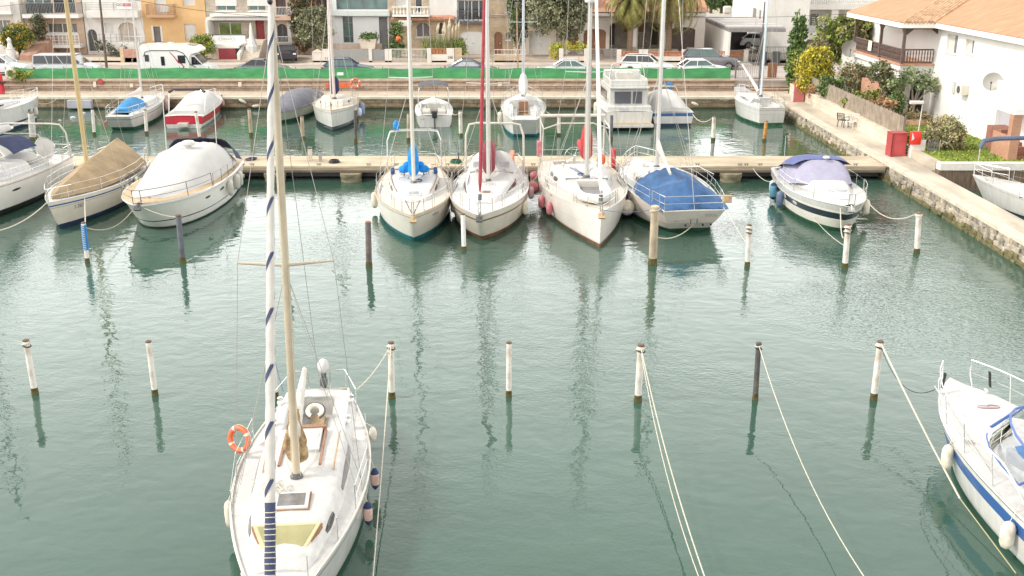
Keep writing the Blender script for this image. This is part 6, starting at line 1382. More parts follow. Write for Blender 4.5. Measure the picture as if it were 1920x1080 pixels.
# I : brown stone with white garage
h = House('house', 'brown stone house with iron-railed glazed bay and white garage door', 850, 962, stone_t, ops=[('garage', (863, 58, 909, 97), 5, whitef), ('door', (927, 60, 942, 91), 6, woodd), ('window', (948, 4, 958, 23), 5, browng), ('window', (949, 60, 957, 75), 5, browng), ('window', (858, 0, 911, 38), 0, (glassd, 4))], top=9.2)
h.box('bay_frame', whitef, 852, -4, 857, 44, -.25, .25); h.balcony(857, 912, 21, 41, 44, out=.9, rail='bars', m=darkg, slabm=darkg); h.box('floor_line', stucco_p, 912, 27, 962, 28.5, -.05, .05)
g = MB(); M_ = None; p = atY(880, 36, FY - .7)
g.torus((0, 0, 0), .3, .03, 16, 5, Matrix.Translation((p.x - .3, p.y, p.z + .1)) @ Matrix.Rotation(math.pi / 2, 4, 'X')); g.torus((0, 0, 0), .3, .03, 16, 5, Matrix.Translation((p.x + .6, p.y, p.z + .1)) @ Matrix.Rotation(math.pi / 2, 4, 'X')); g.tube([(p.x - .3, p.y, p.z + .1), (p.x + .1, p.y, p.z + .6), (p.x + .6, p.y, p.z + .1), (p.x + .05, p.y, p.z + .1), (p.x - .1, p.y, p.z + .65)], .03, 5)
o = g.build('bicycle', black); tag(o, 'dark bicycle standing on the iron-railed balcony', 'bicycle')
# J : cream with garage behind the olive
h = House('house', 'cream house with white garage door behind the round olive tree', 962, 1092, stucco_c, ops=[('garage', (992, 58, 1032, 97), 0, shutter), ('window', (1042, 56, 1056, 98), 6, stucco_p), ('garage', (1066, 54, 1084, 97), 0, woodd)], top=8.4)
# K : arched villa with palms
h = House('house', 'low white villa with dark arched openings and tiled roof behind the palms', 1092, 1322, mat('villa_white', (.72, .65, .59), .85, .1, .8), ops=[('garage', (1094, 54, 1136, 97), 6, woodd), ('porch', (1143, 41, 1178, 93), 8), ('porch', (1196, 41, 1240, 93), 8), ('garage', (1257, 51, 1303, 95), 5, browng)], top=5.9, roof='tile')
h.box('back_wall', stone_g, 1140, 40, 1250, 100, 2.6, .1); 
g = MB(); yb = FY + 2.55
for a_, b1, c_, d_, mm in ((1144, 44, 1152, 84, 0), (1170, 44, 1176, 60, 1), (1198, 44, 1205, 60, 1), (1222, 44, 1232, 84, 0)):
    a = atY(a_, b1, yb); b_ = atY(c_, d_, yb); g = MB(); g.box(a.x, b_.x, yb, yb + .05, max(b_.z, 1.9), a.z); h.B(g, 'door' if mm == 0 else 'window', browng if mm == 0 else woodd)
g = MB(); g.box(h.x0 + 2, h.x1 - 2.5, FY - 1.2, FY + .29, 1.9, 2.25); g.box(h.x0 + 2, h.x1 - 2.5, FY - .8, FY + .29, 2.251, 2.45); h.B(g, 'step', stone_g); h.box('column', stucco_w, 1180, 22, 1194, 88, -.35, .3)
h.box('eave', stucco_w, 1092, 25, 1322, 30, -.6, .5)
# roof blocks behind for the upper storey of K
g = MB(); a = atY(1110, 0, 106); b_ = atY(1310, 0, 106); g.box(a.x, b_.x, 106, 114, 1.9, 8.6); o = g.build('house', mat('villa_upper', (.72, .66, .62), .85, .1, .8)); tag(o, 'plain upper block rising behind the palm villa', 'house')
# ---- right-hand background block M
MYp = 112.0
h = House('apartment_building', 'large white apartment block with deep balconies behind the yellow bush', 1466, 1700, stucco_w, Y=MYp, top=9.6, z0=1.7, ops=[('window', (1471, 23, 1498, 46), 0, (glassg, 1, greyd)), ('door', (1519, 26, 1534, 48), 0, greyd), ('shutter', (1570, 26, 1587, 60), 0, mat('taupe_shutter', (.36, .31, .27), .8, .1, 2)), ('window', (1640, 26, 1680, 50), 0, glassd)], cat='apartment block', depth=14)
for k in range(4): h.box('door_light', whitef, 1522, 32 + k * 4.1, 1529, 33.6 + k * 4.1, .16, .015)
h.box('upper_slab', stucco_w, 1458, 8, 1700, 18, -2.2, 2.2); h.balz = None
g = MB(); Yf = MYp - 2.2; a = atY(1460, 0, Yf).x; b_ = atY(1700, 0, Yf).x; z0_ = atY(1460, 8, Yf).z; z1_ = z0_ + 1.0
n = 60
for i in range(n + 1): x = lerp(a, b_, i / n); g.lathe([(.05, z0_), (.08, z0_ + .25), (.08, z0_ + .4), (.04, z0_ + .75), (.06, z0_ + .9)], (x, Yf + .1, 0), 6)
g.box(a, b_, Yf, Yf + .2, z0_ + .9, z1_); h.B(g, 'balustrade', ironw); h.box('pier', stucco_w, 1558, 18, 1571, 60, -2.0, 1.2)
h.box('lower_slab', stucco_w, 1462, 61, 1552, 74, -2.6, 2.6); g = MB(); Yf = MYp - 2.6; a = atY(1462, 60, Yf).x; b_ = atY(1545, 60, Yf).x; z0_ = atY(1470, 61, Yf).z; z1_ = atY(1470, 49, Yf).z
for i in range(50): x = lerp(a, b_, i / 49); g.box(x - .02, x + .02, Yf, Yf + .04, z0_, z1_)
g.box(a, b_, Yf - .01, Yf + .05, z1_, z1_ + .05); h.B(g, 'lower_railing', ironw); h.box('garage_door', greyd, 1466, 75, 1506, 97, -.4, .1); h.box('garage_door', mat('pale_garage_grey', (.42, .40, .39), .7), 1507, 75, 1545, 92, -.4, .1)  # second garage door is a paler plain grey
# side wall of the neighbour with slit windows (faces left)
XW = 24.6
h2 = thing('apartment_building', 'white side wing with three slit windows facing the carport', 'apartment block', (XW, 104, 1.7)); g = MB(); g.box(0, 4.2, 0, 16, 0, 8.6); g.build('wall', stucco_w, h2)
for px0, py0, px1, py1 in ((1412, 14, 1419, 34), (1424, 17, 1428, 37), (1431, 19, 1435, 38)):
    a = atX(px0, (py0 + py1) / 2, XW); b_ = atX(px1, (py0 + py1) / 2, XW); y0, y1 = sorted((a.y, b_.y)); g = MB(); zt = atX((px0 + px1) / 2, py0, XW).z; zb = atX((px0 + px1) / 2, py1, XW).z
    g.box(-.03, .0, y0 - 104, y1 - 104, zb - 1.7, zt - 1.7); w_ = g.build('window', whitef, h2); g = MB(); g.box(-.045, -.031, y0 - 104 + .12, y1 - 104 - .12, zb - 1.65, zt - 1.75); g.build('pane', greyd, w_)
# carport L
t = thing('carport', 'grey ribbed flat carport with dark open front and white sloping side wall', 'carport', (21, 100, 1.8))
def Pt(px, py, z=None, Y=None): return (at(px, py, z) if Y is None else atY(px, py, Y))
zr = 4.85; A = at(1318, 33, zr); Bp = at(1367, 53, zr); Cp = at(1474, 53, zr); Dp = at(1402, 33, zr)
A.y = Dp.y = (A.y + Dp.y) / 2
roofm = mat('ribbed_roof_grey', (.24, .22, .215), .7, .15, 2)
g = MB(); o0 = Vector((21, 100, 1.8)); n = 6
for i in range(n):
    u0, u1 = i / n, (i + .82) / n; p = [A.lerp(Bp, u0), Dp.lerp(Cp, u0), Dp.lerp(Cp, u1), A.lerp(Bp, u1)]; q = [v + Vector((0, 0, .12)) for v in p]
    g.quad(*[v - o0 for v in q]); g.quad(*[v - o0 for v in p[::-1]]); 
    for a_, b_ in ((0, 1), (1, 2), (2, 3), (3, 0)): g.quad(p[a_] - o0, p[b_] - o0, q[b_] - o0, q[a_] - o0)
g.build('roof_panel', mat('roof_strip_pale', (.46, .43, .41), .7, .1, 2), t)
g = MB(); p = [v - Vector((0, 0, .02)) - o0 for v in (A, Dp, Cp, Bp)]; q = [v - Vector((0, 0, .3)) for v in p]; g.quad(*p); g.quad(*q[::-1])
for a_ in range(4): g.quad(p[a_], p[(a_ + 1) % 4], q[(a_ + 1) % 4], q[a_])
g.build('roof_deck', roofm, t)
g = MB(); w0, w1 = A, Bp; d = (w1 - w0)
for k, (m_, u0, u1, zz) in enumerate(((stucco_w, 0, 1.0, 0),)):
    a_, b_ = w0.lerp(w1, u0) - o0, w0.lerp(w1, u1) - o0; g.quad((a_.x, a_.y, -.1), (b_.x, b_.y, -.1), (b_.x, b_.y, b_.z - .3), (a_.x, a_.y, a_.z - .3)); g.quad((a_.x + .2, a_.y, -.1), (a_.x + .2, a_.y, a_.z - .3), (b_.x + .2, b_.y, b_.z - .3), (b_.x + .2, b_.y, -.1)); g.quad((b_.x, b_.y, -.1), (b_.x + .2, b_.y, -.1), (b_.x + .2, b_.y, b_.z - .3), (b_.x, b_.y, b_.z - .3))
g.build('side_wall', stucco_w, t)
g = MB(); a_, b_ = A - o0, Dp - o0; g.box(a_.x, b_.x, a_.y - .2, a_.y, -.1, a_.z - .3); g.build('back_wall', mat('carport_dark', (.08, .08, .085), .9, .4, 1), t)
# garden walls of the terrace along the pavement
def gwall(label, px0, px1, ytop, ybase=118, m=wallwhite, Y=94.2, th=.22, extra=None, cat='wall', name='garden_wall'):
    a = atY(px0, ybase, Y); b_ = atY(px1, ybase, Y); zt = atY(px0, ytop, Y).z; t = thing(name, label, cat, ((a.x + b_.x) / 2, Y, RZ + .1)); hw = (b_.x - a.x) / 2; hh = zt - RZ - .1
    g = MB(); g.bevbox(-hw, hw, 0, th, -.05, hh, .015); g.build('wall', m, t); return t, hw, hh
def bars(t, x0, x1, z0, z1, m, gap=.13, y=.1, frame=True, name='railing', cross=False):
    g = MB(); n = max(2, int((x1 - x0) / gap))
    for i in range(n + 1): x = lerp(x0, x1, i / n); g.box(x - .012, x + .012, y, y + .03, z0, z1)
    if frame:
        for z in (z0 + .05, z1 - .05): g.box(x0, x1, y - .005, y + .035, z - .02, z + .02)
    if cross: g.box(x0, x1, y + .036, y + .05, z0, z0 + (z1 - z0) * .45)
    g.build(name, m, t)
def gate(label, px0, px1, ytop, m, solid=False, Y=94.25, ybase=118, closed=None):
    a = atY(px0, ybase, Y); b_ = atY(px1, ybase, Y); zt = atY(px0, ytop, Y).z; t = thing('driveway_gate', label, 'gate', ((a.x + b_.x) / 2, Y, RZ + .12)); hw = (b_.x - a.x) / 2; hh = zt - RZ - .12
    if solid: g = MB(); g.bevbox(-hw, hw, 0, .06, .03, hh, .01); g.build('panel', m, t)
    else:
        bars(t, -hw, hw, .03, hh, m, .12, 0)
        if closed: g = MB(); g.box(-hw, hw, .032, .05, .05, hh * .62); g.build('lower_panel', closed, t)
    g = MB(); g.box(hw - .25, hw - .15, -.04, 0, hh * .5, hh * .56); g.build('handle', steel, t); return t
honey = mat('pillar_stone', (.55, .42, .28), .9, .25, 3)
t, hw, hh = gwall('white sloping low wall behind the motorhome and van', 150, 258, 108, m=stucco_c); 
t, hw, hh = gwall('brick-red stepped wall left of the ochre house', 232, 262, 92, m=mat('brick_rose', (.48, .26, .19), .9, .2, 2)); g = MB(); g.bevbox(-hw - .25, -hw + .1, -.03, .28, -.05, hh * 1.15, .02); g.build('pillar', mat('ochre_pillar', (.60, .42, .26), .9, .2, 2), t)
g = MB(); g.prism([(FY - 5.6, 1.9), (FY - .2, 1.9), (FY - .2, 3.7), (FY - 5.6, 2.4)], atY(40, 90, 95).x, atY(66, 90, 95).x, 'yz'); o = g.build('ramp_wall', mat('brick_ramp', (.40, .23, .16), .9, .25, 2)); tag(o, 'sloping red brick ramp wall behind the silver van', 'wall')
t, hw, hh = gwall('white pillar block with cream cap beside the red planter', 586, 605, 98); g = MB(); g.prism([(-hw - .05, hh), (hw + .05, hh), (0, hh + .28)], -.05, .27); g.build('cap', mat('cream_cap', (.68, .62, .44), .8), t)
t, hw, hh = gwall('white gate pillar with two dark house numbers left of the grey garage', 605, 620, 92); text_part('11', .34, (0, -.012, .35), (math.pi / 2, 0, 0), black, t)
gate('wide plain grey sliding garage gate before the modern house', 620, 692, 93, mat('gate_grey', (.28, .28, .27), .5, .08, 1), True)
t, hw, hh = gwall('slim white gate pillar right of the wide grey garage gate', 692, 698, 91); gate('small grey pedestrian gate panel before the modern house', 698, 722, 93, mat('gate_grey2', (.25, .25, .25), .5, .08, 1), True)
t, hw, hh = gwall('white gate pillar at the corner of the modern and honey stone houses', 722, 735, 92)
gate('white-barred double gate with pink paving behind', 735, 801, 91, ironw, closed=None)
t, hw, hh = gwall('white wall with pierced red tile strip before the pampas grass', 801, 852, 102); g = MB(); g.bevbox(-hw, -hw + .38, -.03, .25, 0, hh + .52, .01); g.build('pillar', wallwhite, t); g = MB(); g.bevbox(hw - .68, hw, -.03, .25, 0, hh + .52, .01); g.build('pillar', wallwhite, t)
text_part('298', .30, (hw - .36, -.045, hh - .28), (math.pi / 2, 0, 0), black, t)
def claustra(t, x0, x1, z0, z1, m):
    g = MB(); n = int((x1 - x0) / .28)
    for r in range(2):
        za, zb = lerp(z0, z1, r / 2), lerp(z0, z1, (r + 1) / 2)
        for i in range(n): a_, b_ = lerp(x0, x1, i / n), lerp(x0, x1, (i + 1) / n); g.torus(((a_ + b_) / 2, .1, (za + zb) / 2), (zb - za) * .40, .045, 8, 4, Matrix.Rotation(math.pi / 2, 4, 'X') @ Matrix.Diagonal((1.1, 1, 1, 1)))
    g.box(x0, x1, .03, .18, z1, z1 + .04); g.build('pierced_tiles', m, t)
clm = mat('claustra_orange', (.58, .24, .12), .85, .3, 5); claustra(t, -hw + .40, hw - .70, hh, hh + .45, clm)
t, hw, hh = gwall('honey stone pillar beside the white garage drive', 853, 866, 90, m=stone_t)
t, hw, hh = gwall('low stone wall with pots and thin rail before the brown stone house', 927, 985, 103, m=stone_t); bars(t, -hw, hw, hh, hh + .5, ironw, .3)
t, hw, hh = gwall('cream wall with grey railing under the yellow hedge', 1048, 1103, 106, m=stucco_c); bars(t, -hw + .4, hw - .4, hh, hh + .62, ironm, .11)
for sx in (-1, 1): g = MB(); g.bevbox(sx * hw - .38 * (sx > 0), sx * hw + .38 * (sx < 0), -.03, .25, 0, hh + .68, .01); g.build('pillar', wallwhite, t)
gate('grey barred double gate before the palm villa', 1107, 1156, 91, ironm)
def seg(label, px0, px1, num=None):
    t, hw, hh = gwall(label, px0, px1, 106, m=wallwhite); claustra(t, -hw + .42, hw - .42, hh, hh + .42, clm)
    for sx in (-1, 1): g = MB(); g.bevbox(sx * hw - .40 * (sx > 0), sx * hw + .40 * (sx < 0), -.03, .25, 0, hh + .60, .01); g.build('pillar', wallwhite, t)
    return t, hw, hh
seg('white wall with pierced orange tiles, the part left of the palm trunk', 1156, 1206); seg('white wall with pierced orange tiles, the part behind the white estate car', 1206, 1286)
t, hw, hh = seg('white wall with pierced orange tiles running behind the grey off-roader', 1286, 1402); text_part('..', .5, (hw - .7, -.05, hh + .3), (math.pi / 2, 0, 0), black, t)
bpy.data.objects.remove(t.children[-1])
t, hw, hh = gwall('black railing fence with dark planters on the corner', 1405, 1545, 112, m=darkg, cat='fence', name='railing_fence'); bars(t, -hw, hw, hh, hh + 1.15, darkg, .14); g = MB()
for x in (-hw + 1.0, -hw + 2.2): g.bevbox(x - .35, x + .35, -.75, -.2, 0, 1.0, .04)
o = g.build('planter', mat('dark_pot', (.07, .075, .075), .7)); o.location = t.location; tag(o, 'pair of dark square planters before the corner railing', 'planter')
# stairs and gate from the quay up to the road
t = thing('quay_steps', 'reddish brick steps climbing from the quay corner to the road', 'steps', (atY(1450, 172, WY).x + .2, WY, QZ)); bm_ = brickmat('step_brick', (.45, .24, .16), (.38, .20, .14), (.34, .26, .2), .25, .08, .01, .9, 'XZ', .004)
for k in range(5): g = MB(); g.box(-1.9, 1.3, .0 + k * .32, 2.2, k * .17, (k + 1) * .17 - .03); g.build('riser', bm_, t); g = MB(); g.box(-1.93, 1.33, -.03 + k * .32, .32 + k * .32, (k + 1) * .17 - .029, (k + 1) * .17); g.build('tread', mat('step_tread', (.62, .50, .38), .9, .2, 2), t)
t = thing('quay_gate', 'grey tubular gate at the top of the quay steps', 'gate', (19.3, WY + .9, 1.75)); bars(t, -1.7, .2, 0, 1.3, ironm, .15)
for x in (-1.75, .25): g = MB(); g.bevbox(x - .06, x + .06, .04, .16, 0, 1.45, .01); g.build('gate_post', greyd, t)
g = MB(); g.box(20.2, 20.9, WY + 1.5, WY + 1.65, 1.6, 2.9); o = g.build('plank_door', woodd); tag(o, 'brown plank panel beside the gate above the quay steps', 'panel')
# utility pole and street lamps
def pole(label, tx, ty, bx, by, r, m, z=RZ, arm=True):
    b0 = at(bx, by, z); tp = atY(tx, ty, b0.y); t = thing('utility_pole', label, 'pole', b0); d = tp - b0; e = d * (1.25 if ty < 12 else 1); g = MB(); g.tube([(0, 0, 0), e], [r * 1.2, r * .8], 8); g.build('shaft', m, t, smooth=True)
    if arm:
        g = MB()
        for k in (.93, .86): c = e * k; g.tube([c + Vector((-.3, -.1, 0)), c + Vector((.3, -.1, 0))], .03, 5); g.ell(c + Vector((-.25, -.1, .08)), (.05, .05, .08)); g.ell(c + Vector((.25, -.1, .08)), (.05, .05, .08))
        g.build('insulator', darkg, t)
    return b0 + e
a = pole('dark wooden utility pole leaning before the white house', 187, -2, 200, 127, .10, mat('pole_wood', (.13, .10, .08), .9, .3, 3))
pole('reddish thin pole left of the slate mast', 969, 14, 971, 130, .06, mat('pole_rust', (.38, .24, .17), .8), arm=False)
for lb, p0, p1, sg in (('overhead cable along the left houses', a - Vector((0, 0, .9)), atY(540, 33, 99.5), .4), ('second overhead cable along the left houses', a - Vector((0, 0, .6)), atY(-40, 14, 99), .3), ('overhead cable along the middle houses', atY(560, 28, 99.3), atY(1150, 32, 99.3), .15), ('overhead cable before the white apartment block', atY(1200, 28, 99), atY(1640, 22, 100), .35)): line(lb, p0, p1, sg, .02, darkg, name='overhead_cable', cat='cable')

# ================================================================== RIGHT-HAND HOUSE
HX = 26.35; EX = 25.85; BX = 24.25; BY0, BY1 = 66.0, 75.7; GZ = 1.3
hw_m = mat('big_house_white', (.76, .74, .71), .85, .05, .7, .003, 14)
t = thing('house', 'big white two-storey house with orange tiled roof on the right', 'house', (HX, 60, GZ)); o0 = Vector((HX, 60, GZ))
def HB(g, name, m, parent=None, **k): g.v = [tuple(Vector(v) - o0) for v in g.v]; return g.build(name, m, parent or t, **k)
class XW_:  # wall facing -x with openings: build along y then swap
    pass
g = MB(); fl = 4.55; EZ = 7.05
tmp = MB(); ops = []
def xop(px0, py0, px1, py1, X=HX):
    a = atX(px0, (py0 + py1) / 2, X); b_ = atX(px1, (py0 + py1) / 2, X); return min(a.y, b_.y), max(a.y, b_.y), atX((px0 + px1) / 2, py1, X).z, atX((px0 + px1) / 2, py0, X).z
w1 = xop(1775, 64, 1795, 101); w2 = xop(1810, 74, 1826, 102); arch_ = xop(1868, 182, 1906, 242)
ops = [(w1[0], w1[1], w1[2], w1[3], 0), (w2[0], w2[1], w2[2], w2[3], 0), (arch_[0], arch_[1], arch_[2], arch_[3], min(.6, (arch_[1] - arch_[0]) / 2))]
wall_open(tmp, 51.6, BY0 + 4, GZ - .3, EZ, 0, .25, ops)
g.v = [(HX + y, x, z) for x, y, z in tmp.v]; g.f = tmp.f; g.m = tmp.m
g.box(HX + .26, 36, 51.6, 80, GZ - .3, EZ); HB(g, 'wall', hw_m)
for k, w_ in enumerate((w1, w2)):
    g = MB(); g.box(HX + .16, HX + .2, w_[0], w_[1], w_[2], w_[3]); f = HB(g, 'window', mat('shutter_cream', (.62, .58, .50), .6)); g = MB(); g.box(HX + .13, HX + .158, w_[0] + .06, lerp(w_[0], w_[1], .45), w_[2] + .06, w_[3] - .06); HB(g, 'pane', mat('window_grey_glass', (.22, .23, .24), .1), f)  # part of each window is an even grey pane
    g = MB(); g.box(HX - .05, HX + .15, w_[0] - .05, w_[1] + .05, w_[2] - .08, w_[2] - .001); HB(g, 'sill', stucco_c, f)
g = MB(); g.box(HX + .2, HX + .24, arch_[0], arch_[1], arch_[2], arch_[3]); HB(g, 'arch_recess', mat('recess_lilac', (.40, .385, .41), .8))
# balcony block at the far end
g = MB(); g.box(BX, HX - .001, BY0, BY1, fl - .34, fl); HB(g, 'balcony', stucco_w); g = MB(); g.box(BX - .08, HX - .001, BY0 - .08, BY1 + .05, fl - .001 + .002, fl + .10); HB(g, 'balcony_edge', mat('terracotta_edge', (.52, .27, .17), .85, .2, 3))
g = MB(); tmp = MB(); wall_open(tmp, BY0, BY1 + 3, GZ - .5, fl - .34, 0, .25, [(BY0 + 4.4, BY0 + 9.2, GZ - .5, 3.75, .9)]); g.v = [(BX + .2 + y, x, z) for x, y, z in tmp.v]; g.f = tmp.f; g.m = tmp.m
wall_open(g, BX + .46, HX, GZ - .5, fl - .34, BY0 + .05, .25, [(BX + .8, HX - .35, GZ - .5, 3.6, .55)]); HB(g, 'arcade', stucco_w)
g = MB(); g.box(HX - .9, HX - .85, BY0 + .8, BY1 + 2, GZ, fl - .35); HB(g, 'inner_wall', mat('porch_tan', (.52, .42, .32), .85, .1, 1))
wood = mat('dark_stained_wood', (.13, .085, .07), .6, .3, 4)
for y in (BY0 + .1, BY0 + 4.3, BY1 - .1): g = MB(); g.bevbox(BX, BX + .17, y - .09, y + .09, fl + .10, EZ - .30, .01); HB(g, 'post', wood)
g = MB(); g.box(BX - .02, BX + .20, BY0, BY1, EZ - .30, EZ - .06); HB(g, 'beam', wood); g = MB(); g.box(BX + .21, HX + .0 - .002, BY0, BY0 + .2, EZ - .30, EZ - .06); HB(g, 'beam', wood)
for y0, s_ in ((BY0 + .2, 1), (BY0 + 4.2, -1), (BY0 + 4.4, 1), (BY1 - .2, -1)): g = MB(); g.prism([(y0, EZ - .3), (y0 + s_ * .4, EZ - .3), (y0, EZ - .65)], BX + .05, BX + .13, 'yz'); HB(g, 'bracket', wood)
g = MB(); g.prism([(BX + .2, EZ - .3), (BX + .6, EZ - .3), (BX + .2, EZ - .65)], BY0 + .05, BY0 + .13, 'xz'); HB(g, 'bracket', wood); g = MB(); g.prism([(HX - .001, EZ - .3), (HX - .4, EZ - .3), (HX - .001, EZ - .6)], BY0 + .05, BY0 + .13, 'xz'); HB(g, 'bracket', wood)
def rail_run(p0, p1, name='balustrade'):
    g = MB(); p0 = Vector(p0); p1 = Vector(p1); n = max(3, int((p1 - p0).length / .17))
    for i in range(n + 1): p = p0.lerp(p1, i / n); g.lathe([(.022, 0), (.04, .12), (.045, .25), (.025, .36), (.045, .5), (.025, .72)], p + Vector((0, 0, .12)), 6)
    g.tube([p0 + Vector((0, 0, .86)), p1 + Vector((0, 0, .86))], .045, 4); g.tube([p0 + Vector((0, 0, .1)), p1 + Vector((0, 0, .1))], .04, 4); HB(g, name, wood)
rail_run((BX + .08, BY0 + .25, fl + .10), (BX + .08, BY0 + 4.15, fl + .10)); rail_run((BX + .08, BY0 + 4.45, fl + .10), (BX + .08, BY1 - .25, fl + .10)); rail_run((BX + .22, BY0 + .1, fl + .10), (HX - .1, BY0 + .1, fl + .10))
g = MB(); rows = [(BX - .04, BY0 + 5.2 + .1 * k, fl + 1.02 - (.02 if k % 2 else 0)) for k in range(7)]; g.grid([[(BX - .03 - .01 * (k % 2), BY0 + 5.6 + .12 * k, fl + 1.02), (BX - .05 + .012 * (k % 2), BY0 + 5.6 + .12 * k, fl + .35)] for k in range(7)]); o = g.build('towel', mat('cream_towel', (.70, .64, .50), .9)); tag(o, 'cream towel hung over the dark balcony rail', 'towel')
# roof: barrel tiles
rt = mat('orange_roof_tile', (.56, .31, .19), .85, .30, 1.6, col2=(.45, .21, .115), thr=(.3, .7), stretch=(.5, 1.6, 1)); fas = mat('fascia_white', (.80, .77, .72), .8, .08, 2); KP = .36
def roof_plane(O, U, W_, Lu, clip, name, m, pitch=.23, amp=.045):
    """corrugated sheet: O eave origin, U along the eave, W_ up-slope; clip(u) -> (w0, w1)"""
    g = MB(); n = int(Lu / pitch) * 6; N = U.cross(W_).normalized(); 
    if N.z < 0: N = -N
    rows = []
    for i in range(n + 1):
        u = Lu * i / n; h = amp * abs(math.sin(math.pi * u / pitch)); w0, w1 = clip(u); k = 14; rows.append([O + U * u + W_ * lerp(w0, w1, j / k) + N * (h + .012 * (j % 2)) for j in range(k + 1)])
    g.grid(rows); return HB(g, name, m, smooth=True, open=True)
sl = Vector((1, 0, KP)).normalized(); RW = 7.5
roof_plane(Vector((EX, 50.0, EZ + .12)), Vector((0, 1, 0)), sl, BY0 - .6 - 50.0 + 6.3, lambda u: (max(0, (50 + u - (BY0 - .6)) * sl.length / sl.x * 1.0) if 50 + u > BY0 - .6 else 0, RW), 'roof', rt)
OX = BX - .45; OY = BY0 - .65
roof_plane(Vector((OX, OY, EZ + .12)), Vector((0, 1, 0)), sl, BY1 + .6 - OY, lambda u: (0, max(.02, min(u / sl.x, RW))), 'roof', rt)
fp = Vector((0, 1, KP)).normalized(); LW = EX - OX
g = MB(); nn = 0; W2 = Vector((0, 1, KP)).normalized()
rows = []
for i in range(61):
    u = LW * i / 60; h = .05 * abs(math.sin(math.pi * u / .24)); O = Vector((OX + u, OY, EZ + .12)); rows.append([O + Vector((0, 0, h)) + Vector((0, 1, KP)) * (lerp(max(0, 0), 0, 0)) for _ in (0,)])
rt2 = mat('pale_hip_tile', (.56, .36, .22), .85, .35, 3)
g = MB(); N = 26
for r in range(N):        # strip between hip and valley: parallelogram courses of barrel tiles
    s0 = r * 7.2 / N; s1 = (r + 1) * 7.2 / N
    for c in range(9):
        u = (c + .5) * LW / 9; a = Vector((OX + u + s0, OY + s0, EZ + .12 + KP * s0)); b_ = Vector((OX + u + s1 + .05, OY + s1 + .05, EZ + .12 + KP * s1 + .04)); g.use(rt2); g.tube([a + Vector((0, 0, .02)), b_ + Vector((0, 0, .03))], [.125, .10], 7)
HB(g, 'hip_tiles', None, smooth=True)
g = MB(); g.quad((OX, OY, EZ + .11), (EX, OY, EZ + .11), (EX + 7.2, OY + 7.2, EZ + .11 + KP * 7.2), (OX + 7.2, OY + 7.2, EZ + .11 + KP * 7.2)); HB(g, 'valley_lining', tile, open=True)
g = MB(); g.box(EX, EX + .16, 50.0, OY, EZ - .18, EZ + .11); g.box(OX, EX + .16, OY + .001, OY + .16, EZ - .18, EZ + .11); g.box(OX, OX + .16, OY + .161, BY1 + .6, EZ - .18, EZ + .11); HB(g, 'fascia', fas)
g = MB(); g.box(EX + .161, HX + .25, 50.0, OY, EZ - .05, EZ - .01); g.box(OX + .161, HX + .25, OY + .161, BY1 + .6, EZ - .05, EZ - .01); HB(g, 'soffit', stucco_c)
# right part: red brick stair pillar
g = MB(); rb = brickmat('red_brick', (.50, .25, .15), (.44, .21, .13), (.42, .28, .2), .25, .08, .012, .9, 'XZ', .004, .5, .2); rbs = brickmat('red_brick_side', (.50, .25, .15), (.44, .21, .13), (.42, .28, .2), .25, .08, .012, .9, 'YZ', .004, .5, .2)
g.use(rb).box(25.15, 25.6, 52.2, 52.6, GZ, 3.6); g.use(rbs).box(25.15, 25.2, 52.61, 54.2, GZ, 2.5); HB(g, 'brick_pillar', None); g = MB()
for k in range(7): g.box(25.62, 29, 52.4 + k * .32, 56, GZ + k * .17, GZ + (k + 1) * .17)
HB(g, 'stair', mat('stair_dark_red', (.30, .13, .09), .85, .2, 2)); g = MB(); g.box(25.15, 29, 52.1, 54.6, 3.6, 3.9); g.box(25.3, 29, 54.6, 54.8, 3.9, 5.0); HB(g, 'entrance_porch', hw_m)
# things on the wall
def dish(label, px, py, X, r, face):
    p = atX(px, py, X) ; t_ = thing('satellite_dish', label, 'satellite dish', p, 0); M = Matrix.Rotation(face[0], 4, 'Z') @ Matrix.Rotation(face[1], 4, 'X'); g = MB(); rows = []
    for k in range(6): rr = r * k / 5 + .001; rows.append([M @ Vector((rr * math.cos(a), rr * math.sin(a) , .35 * (rr * rr) / r)) for a in [2 * math.pi * j / 20 for j in range(20)]])
    g.grid(rows, close=True); g.build('reflector', mat('dish_cream', (.38, .365, .33), .5, .06, 3), t_, smooth=True, open=True)
    g = MB(); g.tube([M @ Vector((0, -r, .3)), M @ Vector((0, -.1, r * .95))], .02, 5); g.ell(M @ Vector((0, -.1, r * .95)), (.06, .06, .06)); g.build('feed_arm', darkg, t_); g = MB(); g.tube([(0, 0, 0), (.45, .1, -.1)], .035, 6); g.build('bracket', steel, t_)
dish('large cream satellite dish on the right part of the white wall', 1862, 154, HX - .45, .50, (math.radians(-35), math.radians(75))); dish('large pale satellite dish at the far corner of the balcony', 1593, 92, BX - .3, .58, (math.radians(-10), math.radians(80)))
p = atX(1802, 168, HX - .3); t_ = thing('air_conditioner', 'boxy air conditioner unit on the white wall', 'air conditioner', p); g = MB(); g.bevbox(-.15, .30, -.4, .4, -.28, .28, .02); g.build('casing', mat('ac_cream', (.66, .62, .54), .5, .08, 3), t_); g = MB(); g.torus((0, 0, 0), .2, .02, 18, 5, Matrix.Translation((-.16, 0, 0)) @ Matrix.Rotation(math.pi / 2, 4, 'Y')); g.lathe([(.02, 0), (.18, .01)], (0, 0, 0), 14, Matrix.Translation((-.155, 0, 0)) @ Matrix.Rotation(-math.pi / 2, 4, 'Y')); g.build('fan', darkg, t_)
